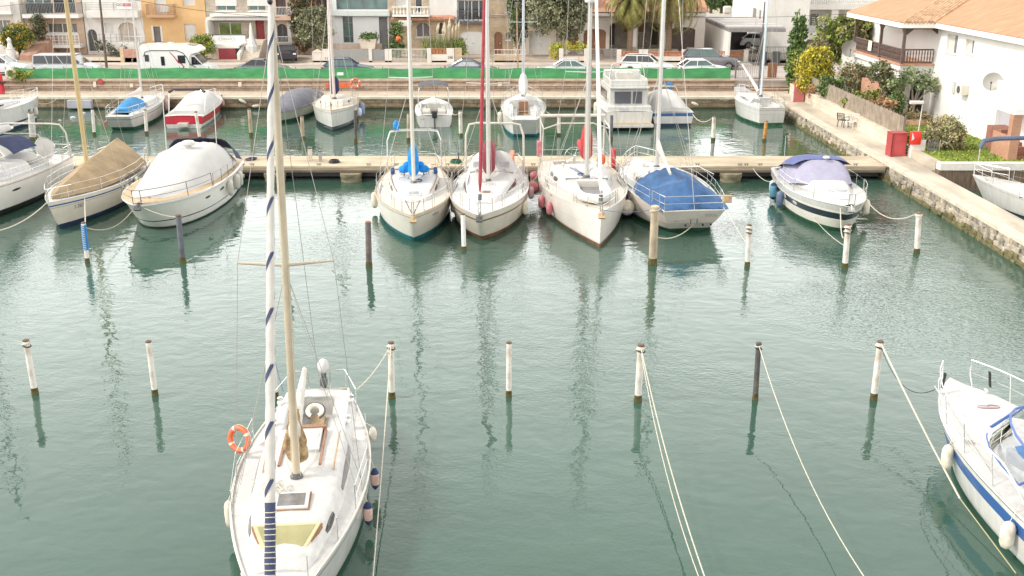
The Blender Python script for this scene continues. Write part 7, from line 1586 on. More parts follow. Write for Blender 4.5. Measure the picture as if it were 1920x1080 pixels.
p = atX(1789, 164, HX - .02); g = MB(); g.bevbox(-.08, .02, -.16, .16, -.35, .35, .01); o = g.build('wall_box', mat('wall_box_grey', (.52, .51, .48), .6)); o.location = p; tag(o, 'flat grey meter panel left of the air conditioner', 'panel')
p = atX(1867, 247, HX - .25); g = MB(); g.lathe([(.12, 0), (.2, .12), (.2, .42), (.12, .52)], (0, 0, 0), 12); o = g.build('hose_reel', mat('garden_green', (.03, .28, .12), .5), smooth=True); o.location = p - Vector((0, 0, .25)); tag(o, 'green hose bucket hung by the arched entrance', 'hose reel')
p = atY(1736, 193, 66.2); g = MB(); g.torus((0, 0, 0), .28, .05, 16, 6, Matrix.Rotation(math.pi / 2, 4, 'X')); g.torus((0, -.08, -.1), .24, .04, 16, 6, Matrix.Rotation(math.pi / 2, 4, 'X')); o = g.build('hose_coil', mat('teal_hose', (.05, .25, .25), .5)); o.location = p; tag(o, 'teal garden hose coil at the corner of the white house', 'hose')
# covered terrace of neighbour: brick screen wall
g = MB(); g.use(rbs); g.prism([(BY0 - .4, GZ), (BY0 + 5.2, GZ), (BY0 + 5.2, 3.2), (BY0 + 3.4, 3.3), (BY0 - .4, 3.75)], BX - .6, BX - .3, 'yz'); o = g.build('brick_screen', None); tag(o, 'sloping red brick screen wall beside the white house terrace', 'wall')
g = MB(); g.prism([(22.7, 66.6), (25.6, 66.6), (25.6, 63.6), (24.6, 62.9), (23.2, 63.4), (22.7, 64.6)], GZ, GZ + .32, 'xy'); o = g.build('terrace_step', mat('terrace_terracotta', (.56, .34, .22), .9, .2, 2)); tag(o, 'rounded terracotta terrace step below the white house', 'terrace')

# ---- quay path furniture
g0 = Vector((21.15, 0, QZ)); t = thing('low_wall', 'long low cream wall along the right-hand quay path', 'wall', (21.25, 55.8, QZ)); g = MB(); g.box(-.02, .35, 1.2, 24.5, -.1, .72); g.build('wall', brickmat('cream_block_side', (.64, .56, .45), (.58, .50, .40), (.5, .43, .35), 1.1, .3, .02, .9, 'YZ', .006, .5, .25), t); g = MB(); g.box(-.06, .39, 1.15, 24.55, .72, .80); g.build('coping', pavee, t)
t = thing('reed_fence', 'grey-beige reed screen fence standing on the low cream wall', 'fence', (21.5, 57, QZ + .8)); reed = mat('reed_grey', (.36, .30, .23), .95, .35, 2, col2=(.24, .19, .15)); random.seed(31)
yy = 0.0
while yy < 22.5:
    wd = 1.9; g = MB(); n = 60; rows = []
    for i in range(n + 1):
        y = yy + wd * i / n; bx = .02 * math.sin(i * 1.7) + random.uniform(-.012, .012); top_ = 1.05 + random.uniform(-.05, .05); rows.append([(bx, y, -.02), (bx * 1.3, y, .5), (bx, y, top_)])
    g.grid(rows); g.build('reed_panel', reed, t, open=True); g = MB(); g.tube([(.06, yy, -.1), (.06, yy, 1.15)], .035, 6); g.build('fence_post', greyd, t); yy += wd
mr = mat('cabinet_red', (.60, .10, .10), .5, .15, 2)
t = thing('red_cabinet', 'tall faded red cabinet with pale side by the low wall at the far end', 'cabinet', at(1497, 191, QZ)); g = MB(); g.bevbox(-.38, .38, -.05, .55, 0, 1.25, .02); g.build('body', mat('cabinet_faded_red', (.56, .16, .16), .6, .15, 2), t); g = MB(); g.bevbox(-.42, .42, -.09, .59, 1.25, 1.31, .01); g.build('lid', mr, t); g = MB(); g.bevbox(-.42, -.385, -.02, .5, .02, 1.22, .005); g.build('side_panel', mat('cabinet_pale_side', (.68, .50, .48), .6), t)
t = thing('red_fire_cabinet', 'big open red cabinet beside the lamp post', 'cabinet', at(1683, 293, QZ), .1); g = MB(); g.bevbox(-.30, .42, 0, .6, 0, 1.22, .02); g.build('body', mr, t); g = MB(); g.bevbox(-.46, -.40, -.12, .55, 0, 1.25, .005); g.bevbox(-.46, -.30, -.12, -.06, 0, 1.25, .005); g.box(-.46, .45, -.12, .6, 1.221, 1.27); g.build('door_frame', mat('cabinet_dark_red', (.36, .05, .05), .5), t); g = MB(); g.box(-.395, -.31, .05, .5, .1, 1.1); g.build('inner_panel', gel, t)
t = thing('lifebuoy_box', 'bright red lifebuoy box on a white post', 'lifebuoy box', at(1712, 296, QZ)); g = MB(); g.tube([(0, 0, 0), (0, 0, .9)], .05, 8); g.build('post', gel, t); g = MB(); g.bevbox(-.28, .28, -.14, .14, .72, 1.42, .06); g.build('case', mat('bright_red', (.70, .03, .02), .4), t, smooth=True); g = MB(); g.prism([(-.10, 1.05), (-.24, 1.38), (-.25, .95)], -.16, -.141); g.build('white_flash', gel, t)
t = thing('street_lamp', 'short white lamp post with long flat head by the reed fence', 'street lamp', at(1712, 292, QZ) + Vector((.45, .9, 0))); Lz = atY(1722, 191, t.location.y).z - QZ; g = MB(); g.tube([(0, 0, 0), (.08, 0, Lz - .1)], [.05, .03], 8); g.build('pole', gel, t); g = MB(); g.bevbox(-.62, .12, -.1, .1, Lz - .12, Lz + .06, .04); g.build('lamp_head', mat('lamp_cream', (.70, .62, .58), .4), t)
g = MB(); random.seed(6)
for k in range(9): g.torus((random.uniform(-.1, .1), random.uniform(-.1, .1), .25 + .08 * k), random.uniform(.12, .2), .02, 12, 5, Matrix.Rotation(random.uniform(.6, 2), 4, 'X') @ Matrix.Rotation(random.uniform(0, 3), 4, 'Z'))
o = g.build('rope_bundle', black); o.location = at(1697, 292, QZ); tag(o, 'black rope bundle hung between the red cabinet and the lifebuoy box', 'rope coil')
def chair(label, px, py, rz, m, tilt=0, back=True):
    t = thing('plastic_chair', label, 'chair', at(px, py, QZ), rz, None); S_ = 1
    for x in (-.22, .22):
        for y in (-.2, .2): g = MB(); g.tube([(x * 1.1, y * 1.15, 0), (x, y, .42)], [.025, .03], 6); g.build('leg', m, t)
    g = MB(); g.bevbox(-.25, .25, -.24, .24, .41, .45, .01); g.build('seat', m, t); g = MB()
    for k in range(5): x = -.2 + .1 * k; g.tube([(x, .24, .45), (x * 1.05, .32, .86)], .022, 5)
    g.tube([(-.25, .24, .45), (-.26, .33, .88), (.26, .33, .88), (.25, .24, .45)], .03, 6); g.build('backrest', m, t); g = MB()
    for x in (-.27, .27): g.tube([(x, .28, .66), (x, -.2, .66), (x, -.22, .42)], .025, 5)
    g.build('armrest', m, t)
chair('white plastic armchair by the low wall', 1597, 241, -1.0, gel); chair('dark folding chair left of the white plastic armchair', 1580, 238, 2.2, darkg)
# arched garden gate and wall stub
t = thing('garden_gate', 'arched wrought-iron gate leaf open beside the lawn', 'gate', at(1752, 300, QZ)); g = MB(); g.bevbox(-1.1, -.35, .5, .75, 0, .95, .02); g.build('gate_pillar', wallwhite, t); g = MB()
for k in range(7): x = -.30 + k * .09; g.tube([(x, .3, .05), (x, .3, .95 + .12 * math.sin(k / 6 * math.pi))], .012, 5)
for z in (.1, .5, .9): g.tube([(-.32, .3, z), (.26, .3, z)], .014, 5)
for k in range(3):
    for j in range(3): g.torus((0, 0, 0), .08, .01, 10, 4, Matrix.Translation((-.2 + .18 * k, .3, .25 + .25 * j)) @ Matrix.Rotation(math.pi / 2, 4, 'X'))
g.build('gate_leaf', mat('gate_iron', (.20, .19, .19), .5), t); g = MB(); g.tube([(.27, .2, 0), (.27, .2, 1.05)], .03, 6); g.build('gate_post', steel, t)
g = MB(); pts = [(.3 + .75 * math.sin(a), .0, .95 * math.cos(a) + .02) for a in [i / 10 * math.pi / 2 for i in range(11)]]; g.tube(pts, .022, 6); g.tube([(1.05, 0, 0), (1.05, 0, .3)], .022, 6); g.build('safety_hoop', steel, t)
t = thing('timber_panel', 'short weathered timber screen beside the iron gate', 'fence', at(1722, 292, QZ) + Vector((.2, .3, 0)))
for k in range(7): g = MB(); g.bevbox(.09 * k, .09 * k + .08, 0, .03, 0, .95 + .02 * (k % 2), .005); g.build('board', reed, t)
# deck chairs / loungers by the basin, right
# ================================================================== VEHICLES
def paint(name, c): return mat(name, c, .28, .03, 2, coat=.6)
tyre = mat('tyre', (.02, .02, .02), .8); rim = mat('alloy_rim', (.55, .55, .55), .3, metal=.8); lampr = mat('tail_lamp', (.5, .02, .03), .2); lampw = mat('head_lamp', (.7, .7, .7), .1)
def car(name, label, px, py, z, rz, m, L=4.3, W=1.76, H=1.45, roofm=None, hood=.92, prof='hatch', group='cars parked along the road', glass=glassd, off=(0, 0)):
    c = at(px, py, z); off = (off[0], off[1] + (.95 if py > 140 else 0)); t = thing(name, label, 'car', (c.x + off[0], c.y + off[1], z), rz, group); h = L / 2; wb = L * .30
    bl = .30     # sill
    P = {'hatch': [(-h, .55), (-h + .02, .86), (-h * .82, hood + .04), (h * .30, hood + .02), (h * .72, hood - .10), (h * .97, .70), (h, .45)],
         'van': [(-h, .5), (-h, 1.0), (-h * .9, hood + .05), (h * .45, hood + .05), (h * .75, hood - .08), (h * .97, .78), (h, .45)]}[('van' if prof == 'van' else 'hatch')]
    # lower body as a loft of rounded sections
    g = MB(); rows = []; n = 22
    for i in range(n + 1):
        x = lerp(-h, h, i / n); top = 0
        for (a, za), (b, zb) in zip(P, P[1:]):
            if a <= x <= b + 1e-6: top = lerp(za, zb, (x - a) / max(1e-6, b - a))
        top = top or P[-1][1]; e = abs(2 * i / n - 1); wv = W / 2 * (1 - .16 * e ** 5); arch = 0
        lo = bl
        for wx in (-wb, wb):
            if abs(x - wx) < .36: lo = max(lo, bl + math.sqrt(max(0, .36 ** 2 - (x - wx) ** 2)) * .95)
        lo = min(lo, top - .1)
        row = [(x, wv * .92, lo), (x, wv, lo + (top - lo) * .35), (x, wv * .985, lo + (top - lo) * .75), (x, wv * .90, top), (x, wv * .45, top + .035), (x, 0, top + .045)]
        rows.append(row + [(a, -b, c_) for a, b, c_ in row[-2::-1]])
    g.grid(rows)
    for r in (rows[0], rows[-1]): i = len(g.v); g.v += r; g.face(range(i, i + len(r)))
    g.build('body', m, t, smooth=True, angle=35)
    g = MB(); g.box(-h * .93, h * .93, -W * .42, W * .42, bl - .08, bl + .25); g.build('underbody', black, t)
    # greenhouse
    if prof == 'hatch': b0, b1, r0, r1 = -h * .93, h * .36, -h * .62, h * .02
    elif prof == 'suv': b0, b1, r0, r1 = -h * .95, h * .36, -h * .78, h * .06
    elif prof == 'sedan': b0, b1, r0, r1 = -h * .72, h * .38, -h * .36, h * .05
    elif prof == 'coupe': b0, b1, r0, r1 = -h * .88, h * .30, -h * .38, -h * .02
    else: b0, b1, r0, r1 = -h * .985, h * .56, -h * .95, h * .22
    wt = W * .36; wl = W * .46; zb = hood; zr = H
    if prof == 'van': wt = W * .44
    bs = [(b0, wl), (b1, wl)]; g = MB()
    B_ = {(x, s): Vector((x, s * wl, zb)) for x in (b0, b1) for s in (1, -1)}; T_ = {(x, s): Vector((x, s * wt, zr - .05)) for x in (r0, r1) for s in (1, -1)}
    def side(s): return [B_[(b0, s)], B_[(b1, s)], T_[(r1, s)], T_[(r0, s)]]
    g = MB(); g.grid([[(lerp(r0, r1, i / 8) , wt * k, zr - .05 + .05 * (1 - abs(k) ** 3) * math.sin(math.pi * (.12 + .76 * i / 8)) ) for k in (-1, -.8, -.4, 0, .4, .8, 1)] for i in range(9)])
    g.build('roof', roofm or m, t, smooth=True, open=True)
    g = MB()
    for s in (1, -1):
        q = side(s); g.tube([q[0], q[3]], .05, 5); g.tube([q[1], q[2]], .04, 5); g.tube([q[3], q[2]], .045, 5); g.tube([q[0] + Vector((0, 0, .01)), q[1] + Vector((0, 0, .01))], .03, 5)
        for u in (.45,) if prof != 'van' else (.3, .6): g.tube([q[0].lerp(q[1], u), q[3].lerp(q[2], u + (.02 if prof != 'van' else 0))], .035, 5)
    g.tube([T_[(r1, 1)], T_[(r1, -1)]], .035, 5); g.tube([T_[(r0, 1)], T_[(r0, -1)]], .035, 5); g.build('pillar', m, t, smooth=True)
    for s in (1, -1): g = MB(); g.quad(*side(s)); g.build('side_window', glass, t, open=True)
    g = MB(); g.quad(B_[(b1, 1)], B_[(b1, -1)], T_[(r1, -1)], T_[(r1, 1)]); g.build('windscreen', glassd, t, open=True)
    g = MB(); g.quad(B_[(b0, 1)], B_[(b0, -1)], T_[(r0, -1)], T_[(r0, 1)]); g.build('rear_window', glassd, t, open=True)
    for x in (-wb, wb):
        for s in (1, -1):
            g = MB(); M = Matrix.Translation((x, s * (W / 2 - .12), .32)) @ Matrix.Rotation(math.pi / 2, 4, 'X'); g.lathe([(.20, -.1), (.30, -.11), (.325, -.05), (.325, .05), (.30, .11), (.20, .1)], (0, 0, 0), 18, M); w_ = g.build('wheel', tyre, t, smooth=True)
            g = MB(); M = Matrix.Translation((x, s * (W / 2 - .11), .32)) @ Matrix.Rotation(math.pi / 2 * s, 4, 'X')
            for k in range(6): a = k * math.pi / 3; g.box(-.03, .03, .03, .2, -.125, -.105, M @ Matrix.Rotation(a, 4, 'Z'))
            g.torus((0, 0, 0), .20, .018, 16, 5, M @ Matrix.Translation((0, 0, -.11))); g.build('rim', rim, w_)
    for s in (1, -1):
        g = MB(); g.bevbox(h * .90, h * .985, s * W * .40 - .16, s * W * .40 + .10, .62, .76, .02); g.build('headlight', lampw, t); g = MB(); g.bevbox(-h - .005, -h + .1, s * W * .39 - .14, s * W * .39 + .10, .70, .86, .02); g.build('tail_light', lampr, t)
        g = MB(); g.bevbox(b1 - .25, b1 - .05, s * (wl + .08) - .08, s * (wl + .08) + .08, zb + .02, zb + .16, .02); g.build('mirror', m, t)
    for s in (1, -1): g = MB(); g.bevbox(-.05, .10, s * W * .5 - .02, s * W * .5 + .012, .78, .81, .005); g.build('door_handle', darkg, t)
    return t
Z = RZ
car('parked_car', 'white hatchback cut by the left edge, seen over the fence', 10, 140, Z, .05, paint('white_paint', (.74, .74, .76)), 4.2, hood=.95, H=1.55)
silver = paint('silver_paint', (.52, .53, .56))
t = car('minivan', 'long silver minivan with dark side glass behind the green mesh', 124, 147, Z, 0.02, silver, 5.1, 1.85, 1.82, hood=1.08, prof='van', roofm=paint('pale_roof_paint', (.70, .70, .72))); t['category'] = 'van'; t.pop('group', None)
g = MB()
for x in (-1.6, -.9): g.box(x - .1, x + .1, -.95, -.935, 1.15, 1.5)
car('parked_car', 'dark blue hatchback behind the green mesh, left of the pink mast', 652, 147, Z, .03, paint('navy_paint', (.07, .10, .16)), 4.2, hood=.95, H=1.52, glass=glassg)
car('parked_car', 'grey car mostly hidden behind the foreground masts', 490, 147, Z, 0.04, paint('grey_paint', (.16, .17, .19)), 4.3, hood=.95, H=1.45, prof='sedan')
car('parked_car', 'dark blue-grey low car behind the mesh, left of the red sail', 884, 148, Z, 0.02, paint('steel_paint', (.12, .15, .19)), 4.4, hood=.93, H=1.40, prof='sedan', glass=glassp)
car('parked_car', 'pale silver saloon behind the mesh, right of the slate mast', 1060, 148, Z, 3.15, paint('light_silver', (.58, .60, .60)), 4.4, hood=.93, H=1.42, prof='sedan', glass=glassg)
car('parked_car', 'white estate with dark rear glass parked at an angle by the palms', 1218, 141, Z, -.28, paint('white_paint2', (.76, .75, .74)), 4.5, hood=.98, H=1.56, prof='suv', roofm=mat('dark_roof', (.10, .10, .11), .2, coat=.4))
car('parked_car', 'small white car with dark windscreen before the grey off-roader', 1322, 147, Z, .06, paint('white_paint3', (.74, .76, .78)), 4.0, hood=.93, H=1.42, prof='hatch', glass=glassg)
car('parked_car', 'large grey off-roader parked nose to the right on the road', 1331, 129, Z, -.06, paint('graphite_paint', (.17, .165, .18)), 4.85, 1.95, 1.72, hood=1.12, prof='suv', glass=glassg)
car('parked_car', 'black sports coupe parked nose out in the pink house forecourt', 537, 112, 1.96, -1.35, paint('black_paint', (.025, .022, .03)), 4.3, 1.85, 1.28, hood=.85, prof='coupe', group=None)
car('parked_car', 'white car parked under the grey carport', 1425, 92, 1.95, -.3, paint('white_paint4', (.70, .72, .74)), 4.2, hood=.98, H=1.5, group=None, off=(.4, 1))
# motorhome
c = at(330, 147, Z); t = thing('motorhome', 'white motorhome with red and black side swoosh facing right', 'motorhome', (c.x, c.y + 1.2, Z)); wp = paint('motorhome_white', (.76, .76, .75)); W2 = 1.12; t.scale = (.84, .84, .88)
g = MB(); prof = [(-3.35, .45), (-3.35, 2.55), (-3.1, 2.92), (1.0, 2.92), (1.9, 2.78), (2.35, 2.45), (2.25, 2.28), (1.55, 2.12), (1.35, 1.9), (1.2, .45)]; g.prism(prof, -W2, W2); o = g.build('living_box', wp, t)
g = MB(); prof = [(1.2, .45), (1.35, 2.1), (1.75, 2.02), (2.45, 1.25), (3.25, 1.02), (3.42, .85), (3.42, .45)]; g.prism(prof, -.98, .98); g.build('cab', wp, t)
g = MB(); g.prism([(1.45, 1.15), (1.5, 1.85), (1.78, 1.85), (2.42, 1.18)], -.995, -.985); g.build('cab_window', glassd, t); g = MB(); g.quad((1.80, -.86, 1.985), (1.80, .86, 1.985), (2.47, .9, 1.27), (2.47, -.9, 1.27)); o = g.build('windscreen', glassd, t, open=True); o.location = (.015, 0, .015)
g = MB(); g.quad((1.05, -.7, 2.925), (1.05, .7, 2.925), (1.85, .7, 2.80), (1.85, -.7, 2.80)); o = g.build('roof_window', mat('roof_glass', (.30, .27, .27), .15), t, open=True); o.location = (.03, 0, .02)
for x0, x1, z0, z1 in ((-2.85, -2.45, 1.45, 2.05), (-1.35, -1.0, 1.1, 1.9), (.25, .95, 1.3, 2.0)): g = MB(); g.bevbox(x0, x1, -W2 - .03, -W2 + .01, z0, z1, .02); g.build('side_window', glassd, t)
g = MB(); g.box(-2.1, -1.5, -.4, .4, 2.921, 3.0); g.box(-.9, -.4, -.3, .3, 2.921, 3.05); g.build('roof_hatch', mat('hatch_grey', (.55, .58, .56), .5), t)
g = MB(); pts = [(-2.95, -W2 - .01, 1.9), (-2.75, -W2 - .01, 2.3), (-2.2, -W2 - .01, 2.42), (.2, -W2 - .01, 2.42), (.8, -W2 - .01, 2.2), (1.1, -W2 - .01, 1.8), (1.35, -W2 - .01, 1.2), (1.9, -W2 - .01, .95)]; g.tube(pts, .035, 4); g.build('black_swoosh', black, t)
g = MB(); g.tube([(-.5, -W2 - .01, 2.35), (-.1, -W2 - .01, 1.9), (.25, -W2 - .01, 1.4), (.55, -W2 - .01, 1.25), (.75, -W2 - .01, 1.0), (.55, -W2 - .01, .78), (-.5, -W2 - .01, .78)], [.02, .05, .06, .05, .07, .06, .02], 4); g.build('red_swoosh', stripe_red, t)
for x in (-1.9, 2.35):
    for s in (1, -1): g = MB(); M = Matrix.Translation((x, s * (W2 - .18), .36)) @ Matrix.Rotation(math.pi / 2, 4, 'X'); g.lathe([(.2, -.12), (.34, -.12), (.36, -.05), (.36, .05), (.34, .12), (.2, .12)], (0, 0, 0), 18, M); g.build('wheel', tyre, t, smooth=True)
for s in (1, -1): g = MB(); g.bevbox(3.2, 3.40, s * .75 - .15, s * .75 + .15, .72, .92, .03); g.build('headlight', lampw, t); g = MB(); g.bevbox(1.75, 1.95, s * 1.08 - .1, s * 1.08 + .1, 1.3, 1.65, .03); g.build('mirror', black, t)

# ================================================================== PLANTS
def leafmats(key, cols): return [mat('leaf_%s_%s' % (key, w_), c, .75, .25, 3) for w_, c in zip(('light', 'mid', 'dark', 'extra'), cols)]
def foliage(ells, n, size, mats, seed, clump=.28, per=26, up=.3, wts=None, hollow=.55, aspect=1.7):
    """ells: (centre, radii) blobs; leaves grow in clumps near the surface of each blob"""
    rnd = random.Random(seed); g = MB(); vol = [r[0] * r[1] * r[2] for c, r in ells]; tot = sum(vol)
    for (c, r), v in zip(ells, vol):
        k = max(3, int(n * v / tot / per))
        for _ in range(k):
            while True:
                d = Vector((rnd.gauss(0, 1), rnd.gauss(0, 1), rnd.gauss(0, 1)))
                if d.length > .1: break
            d.normalize(); rad = hollow + (1 - hollow) * rnd.random() ** .6; rad *= 1 + rnd.uniform(-.12, .16)
            cc = Vector(c) + Vector((d.x * r[0], d.y * r[1], d.z * r[2])) * rad; mi = rnd.choices(range(len(mats)), wts or [1] * len(mats))[0]
            for _ in range(per):
                p = cc + Vector((rnd.gauss(0, 1), rnd.gauss(0, 1), rnd.gauss(0, .8))) * clump * .55; s = size * rnd.uniform(.6, 1.3)
                a = Vector((rnd.gauss(0, 1), rnd.gauss(0, 1), rnd.gauss(0, 1) + up)).normalized(); b = a.cross(Vector((rnd.gauss(0, 1), rnd.gauss(0, 1), rnd.gauss(0, 1)))).normalized()
                g.use(mats[mi if rnd.random() < .75 else rnd.randrange(len(mats))]); g.quad(p - b * s * .5, p + a * s * aspect * .5 - b * s * .1, p + b * s * .5 + a * s * .2, p - a * s * aspect * .5)
    return g
bark = mat('bark', (.22, .17, .13), .95, .4, 6, .02, 10); barkg = mat('bark_grey', (.30, .27, .23), .95, .4, 6, .02, 10)
def limbs(t, base, tips, r, m=bark, name='trunk', split=.45):
    g = MB(); B_ = Vector(base); c = sum((Vector(x) for x in tips), Vector()) / len(tips); F = B_.lerp(c, split); F.x = B_.x * .6 + F.x * .4; g.tube([B_, B_.lerp(F, .5) + Vector((.05, 0, 0)), F], [r, r * .8, r * .7], 8)
    for k, tp in enumerate(tips):
        tp = Vector(tp); g.tube([F - Vector((0, 0, .05)), F.lerp(tp, .5) + Vector((0, 0, .15 * (k % 2))), tp], [r * .6, r * .35, r * .1], 6)
    g.build(name, m, t, smooth=True)
def tree(name, label, loc, ells, n, size, mats, seed, r=.12, tips=None, m=bark, cat='tree', **k):
    t = thing(name, label, cat, loc); g = foliage(ells, n, size, mats, seed, **k); g.build('crown', None, t, open=True)
    if r: limbs(t, (0, 0, -.05), tips or [Vector(c) + Vector((0, 0, rr[2] * .4)) for c, rr in ells][:6], r, m)
    return t
olive = leafmats('olive', [(.34, .34, .20), (.22, .23, .13), (.11, .125, .07)]); green = leafmats('green', [(.20, .28, .08), (.12, .19, .05), (.06, .10, .035)]); yel = leafmats('golden', [(.62, .52, .05), (.50, .45, .05), (.22, .26, .04), (.42, .33, .12)]); cyp = leafmats('cypress', [(.19, .27, .08), (.12, .19, .055), (.06, .11, .035)]); lime = leafmats('lime', [(.34, .36, .05), (.19, .25, .05), (.09, .14, .035)]); dry = leafmats('dry', [(.40, .30, .15), (.24, .20, .10), (.14, .14, .07)]); greyl = leafmats('greygreen', [(.24, .24, .17), (.15, .16, .11), (.09, .10, .07)])
orf = leafmats('lemon', [(.60, .42, .04), (.09, .15, .035), (.05, .09, .025)])
FZ = 1.96
def gp(px, py, z=FZ): return at(px, py, z)
p = atY(34, 84, 96.3); tree('lemon_tree', 'round clipped tree covered in yellow fruit at the left', (p.x, p.y, FZ), [((0, 0, 1.9), (1.2, 1.1, 1.15)), ((-.45, -.3, 1.6), (.8, .8, .8))], 5200, .11, orf, 1, .10, wts=[.28, .40, .32], hollow=.7)
p = atY(74, 72, 98.6); tree('climbing_shrub', 'tall narrow dark shrub against the tan brick house', (p.x, p.y, FZ), [((0, 0, 3.0), (.65, .5, .75)), ((.1, 0, 2.0), (.5, .45, .9)), ((.05, 0, .8), (.5, .4, .6))], 2200, .13, leafmats('duskgreen', [(.12, .15, .07), (.08, .10, .05), (.16, .12, .07)]), 2, .06, cat='shrub')
p = atY(379, 92, 95.3); tree('round_shrub', 'rounded green shrub behind the motorhome cab', (p.x, p.y, FZ - .1), [((0, 0, 1.3), (1.0, .9, 1.0))], 2600, .12, lime, 3, .08, cat='shrub', wts=[.35, .4, .25])
p = atY(205, 85, 97.5); tree('bare_shrub', 'scraggly dark shrub before the white arched house', (p.x, p.y, FZ), [((-.6, 0, 1.0), (.7, .4, .5)), ((.7, 0, .7), (.7, .5, .5))], 700, .13, greyl, 4, .05, cat='shrub')
p = atY(590, 80, 96.8); tree('olive_tree', 'loose grey-green tree beside the modern white house', (p.x, p.y, FZ), [((0, 0, 3.0), (1.5, 1.2, 1.2)), ((-.7, 0, 2.1), (1.0, .9, .9)), ((.7, 0, 2.0), (.9, .9, 1.0)), ((.2, 0, 4.0), (.9, .8, .7))], 5200, .14, olive, 5, .14, wts=[.4, .35, .25])
p = atY(556, 40, 99.4); tree('creeper', 'rusty and green creeper climbing the pinkish house', (p.x, p.y, FZ), [((-.3, 0, 5.4), (.6, .3, 2.0)), ((.9, 0, 5.2), (.9, .35, 1.6)), ((.2, 0, 3.0), (.9, .35, 1.0)), ((.5, 0, 1.3), (.9, .4, .9))], 5200, .13, leafmats('creeper', [(.32, .16, .09), (.10, .13, .05), (.06, .08, .035)]), 6, .07, cat='creeper')
g = MB(); p = at(573, 97, FZ); g.bevbox(-1.0, 1.0, -.35, .35, 0, .42, .03); o = g.build('planter', mat('planter_red', (.62, .17, .09), .8, .15, 2)); o.location = p; tag(o, 'orange-red long planter behind the black coupe', 'planter')
tree('planter_grass', 'green tufts growing beside the orange-red planter', at(597, 93, FZ), [((0, 0, .3), (.9, .4, .3))], 700, .12, lime, 7, 0, cat='plant')
tree('potted_shrub', 'spiky green plant in the big tapered planter', PLN, [((0, 0, .18), (.75, .6, .25))], 800, .13, green, 8, 0, cat='plant')
tree('corner_shrub', 'small green shrub at the left corner of the modern house', at(622, 84, 2.6), [((0, 0, .55), (.35, .3, .75))], 700, .12, green, 9, .03, cat='shrub')
p = atY(741, 80, 97.0); tree('hedge_bush', 'dark green bushes behind the white-barred gate', (p.x, p.y, FZ), [((0, 0, 1.4), (.7, .6, 1.3)), ((.2, 0, 2.6), (.5, .5, .7))], 2400, .13, green, 10, .08, cat='shrub')
# pampas grass
p = atY(828, 90, 96.2); t = thing('pampas_grass', 'tall pampas grass with creamy plumes behind the pierced tile wall', 'grass clump', (p.x, p.y, FZ)); g = MB(); rnd = random.Random(4); pm = leafmats('pampas', [(.36, .36, .13), (.22, .25, .09), (.13, .15, .06)])
for k in range(900):
    a = rnd.uniform(0, 6.28); L = rnd.uniform(1.0, 2.5); lean = rnd.uniform(.1, .9); bx, by = rnd.uniform(-1.6, 1.5), rnd.uniform(-.4, .4); w_ = .022; d = Vector((math.cos(a), math.sin(a) * .6, 0)); P0 = Vector((bx, by, 0)); P1 = P0 + d * lean * .35 + Vector((0, 0, L * .6)); P2 = P0 + d * lean + Vector((0, 0, L * (1 - lean * .25))); s_ = Vector((w_, 0, 0)); g.use(rnd.choice(pm)); g.quad(P0 - s_, P0 + s_, P1 + s_, P1 - s_); g.quad(P1 - s_, P1 + s_, P2)
g.build('blades', None, t, open=True)
for k in range(14):
    x = rnd.uniform(-.6, 1.5); z = rnd.uniform(2.2, 3.3); g = MB(); g.tube([(x, 0, .5), (x + .1, 0, z)], .015, 4); g.tube([(x + .1, 0, z - .3), (x + .12, 0, z), (x + .2, 0, z + .45)], [.02, .09, .01], 5); g.build('plume', mat('plume_cream', (.66, .58, .42), .95, .2, 5), t)
tree('golden_shrub', 'yellow-green bush right of the pampas grass', atY(862, 88, 96).xy.to_3d() + Vector((0, 0, FZ)), [((0, 0, 1.0), (.6, .5, .7))], 900, .12, lime, 11, .05, cat='shrub')
g = MB(); p = atY(747, 73, 96.6); g.ell((0, 0, 0), (.26, .22, .30)); o = g.build('hanging_buoy', orange, smooth=True); o.location = p; tag(o, 'orange ball hanging in the garden behind the white-barred gate', 'float')
# big olive at 1045
p = atY(1048, 96, 96.6); tree('olive_tree', 'big round grey-green olive tree left of the palms', (p.x, p.y, FZ), [((0, 0, 4.6), (2.8, 2.0, 1.9)), ((-1.3, 0, 3.6), (1.7, 1.4, 1.3)), ((1.0, 0, 3.2), (1.5, 1.3, 1.4)), ((.3, -.3, 5.6), (2.2, 1.6, 1.4)), ((-.9, -.4, 5.4), (1.5, 1.3, 1.2)), ((1.6, 0, 4.9), (1.3, 1.2, 1.2))], 17000, .15, olive, 12, .24, wts=[.4, .35, .25], clump=.34, m=barkg)
p = atY(972, 50, 98.0); tree('cypress', 'dark green hanging foliage between two poles left of the olive', (p.x, p.y, FZ), [((0, 0, 4.6), (.9, .7, 2.4)), ((0, 0, 2.4), (.7, .6, 1.4))], 5200, .14, greyl[:2] + cyp[1:], 13, .1)
p = atY(1074, 90, 95.2); tree('yellow_hedge', 'clipped yellow hedge above the grey railing', (p.x, p.y, FZ), [((0, 0, 1.12), (1.6, .4, .32)), ((-1.5, .2, .8), (.5, .3, .7))], 1500, .11, yel[:2] + lime[:1], 14, 0, cat='hedge')
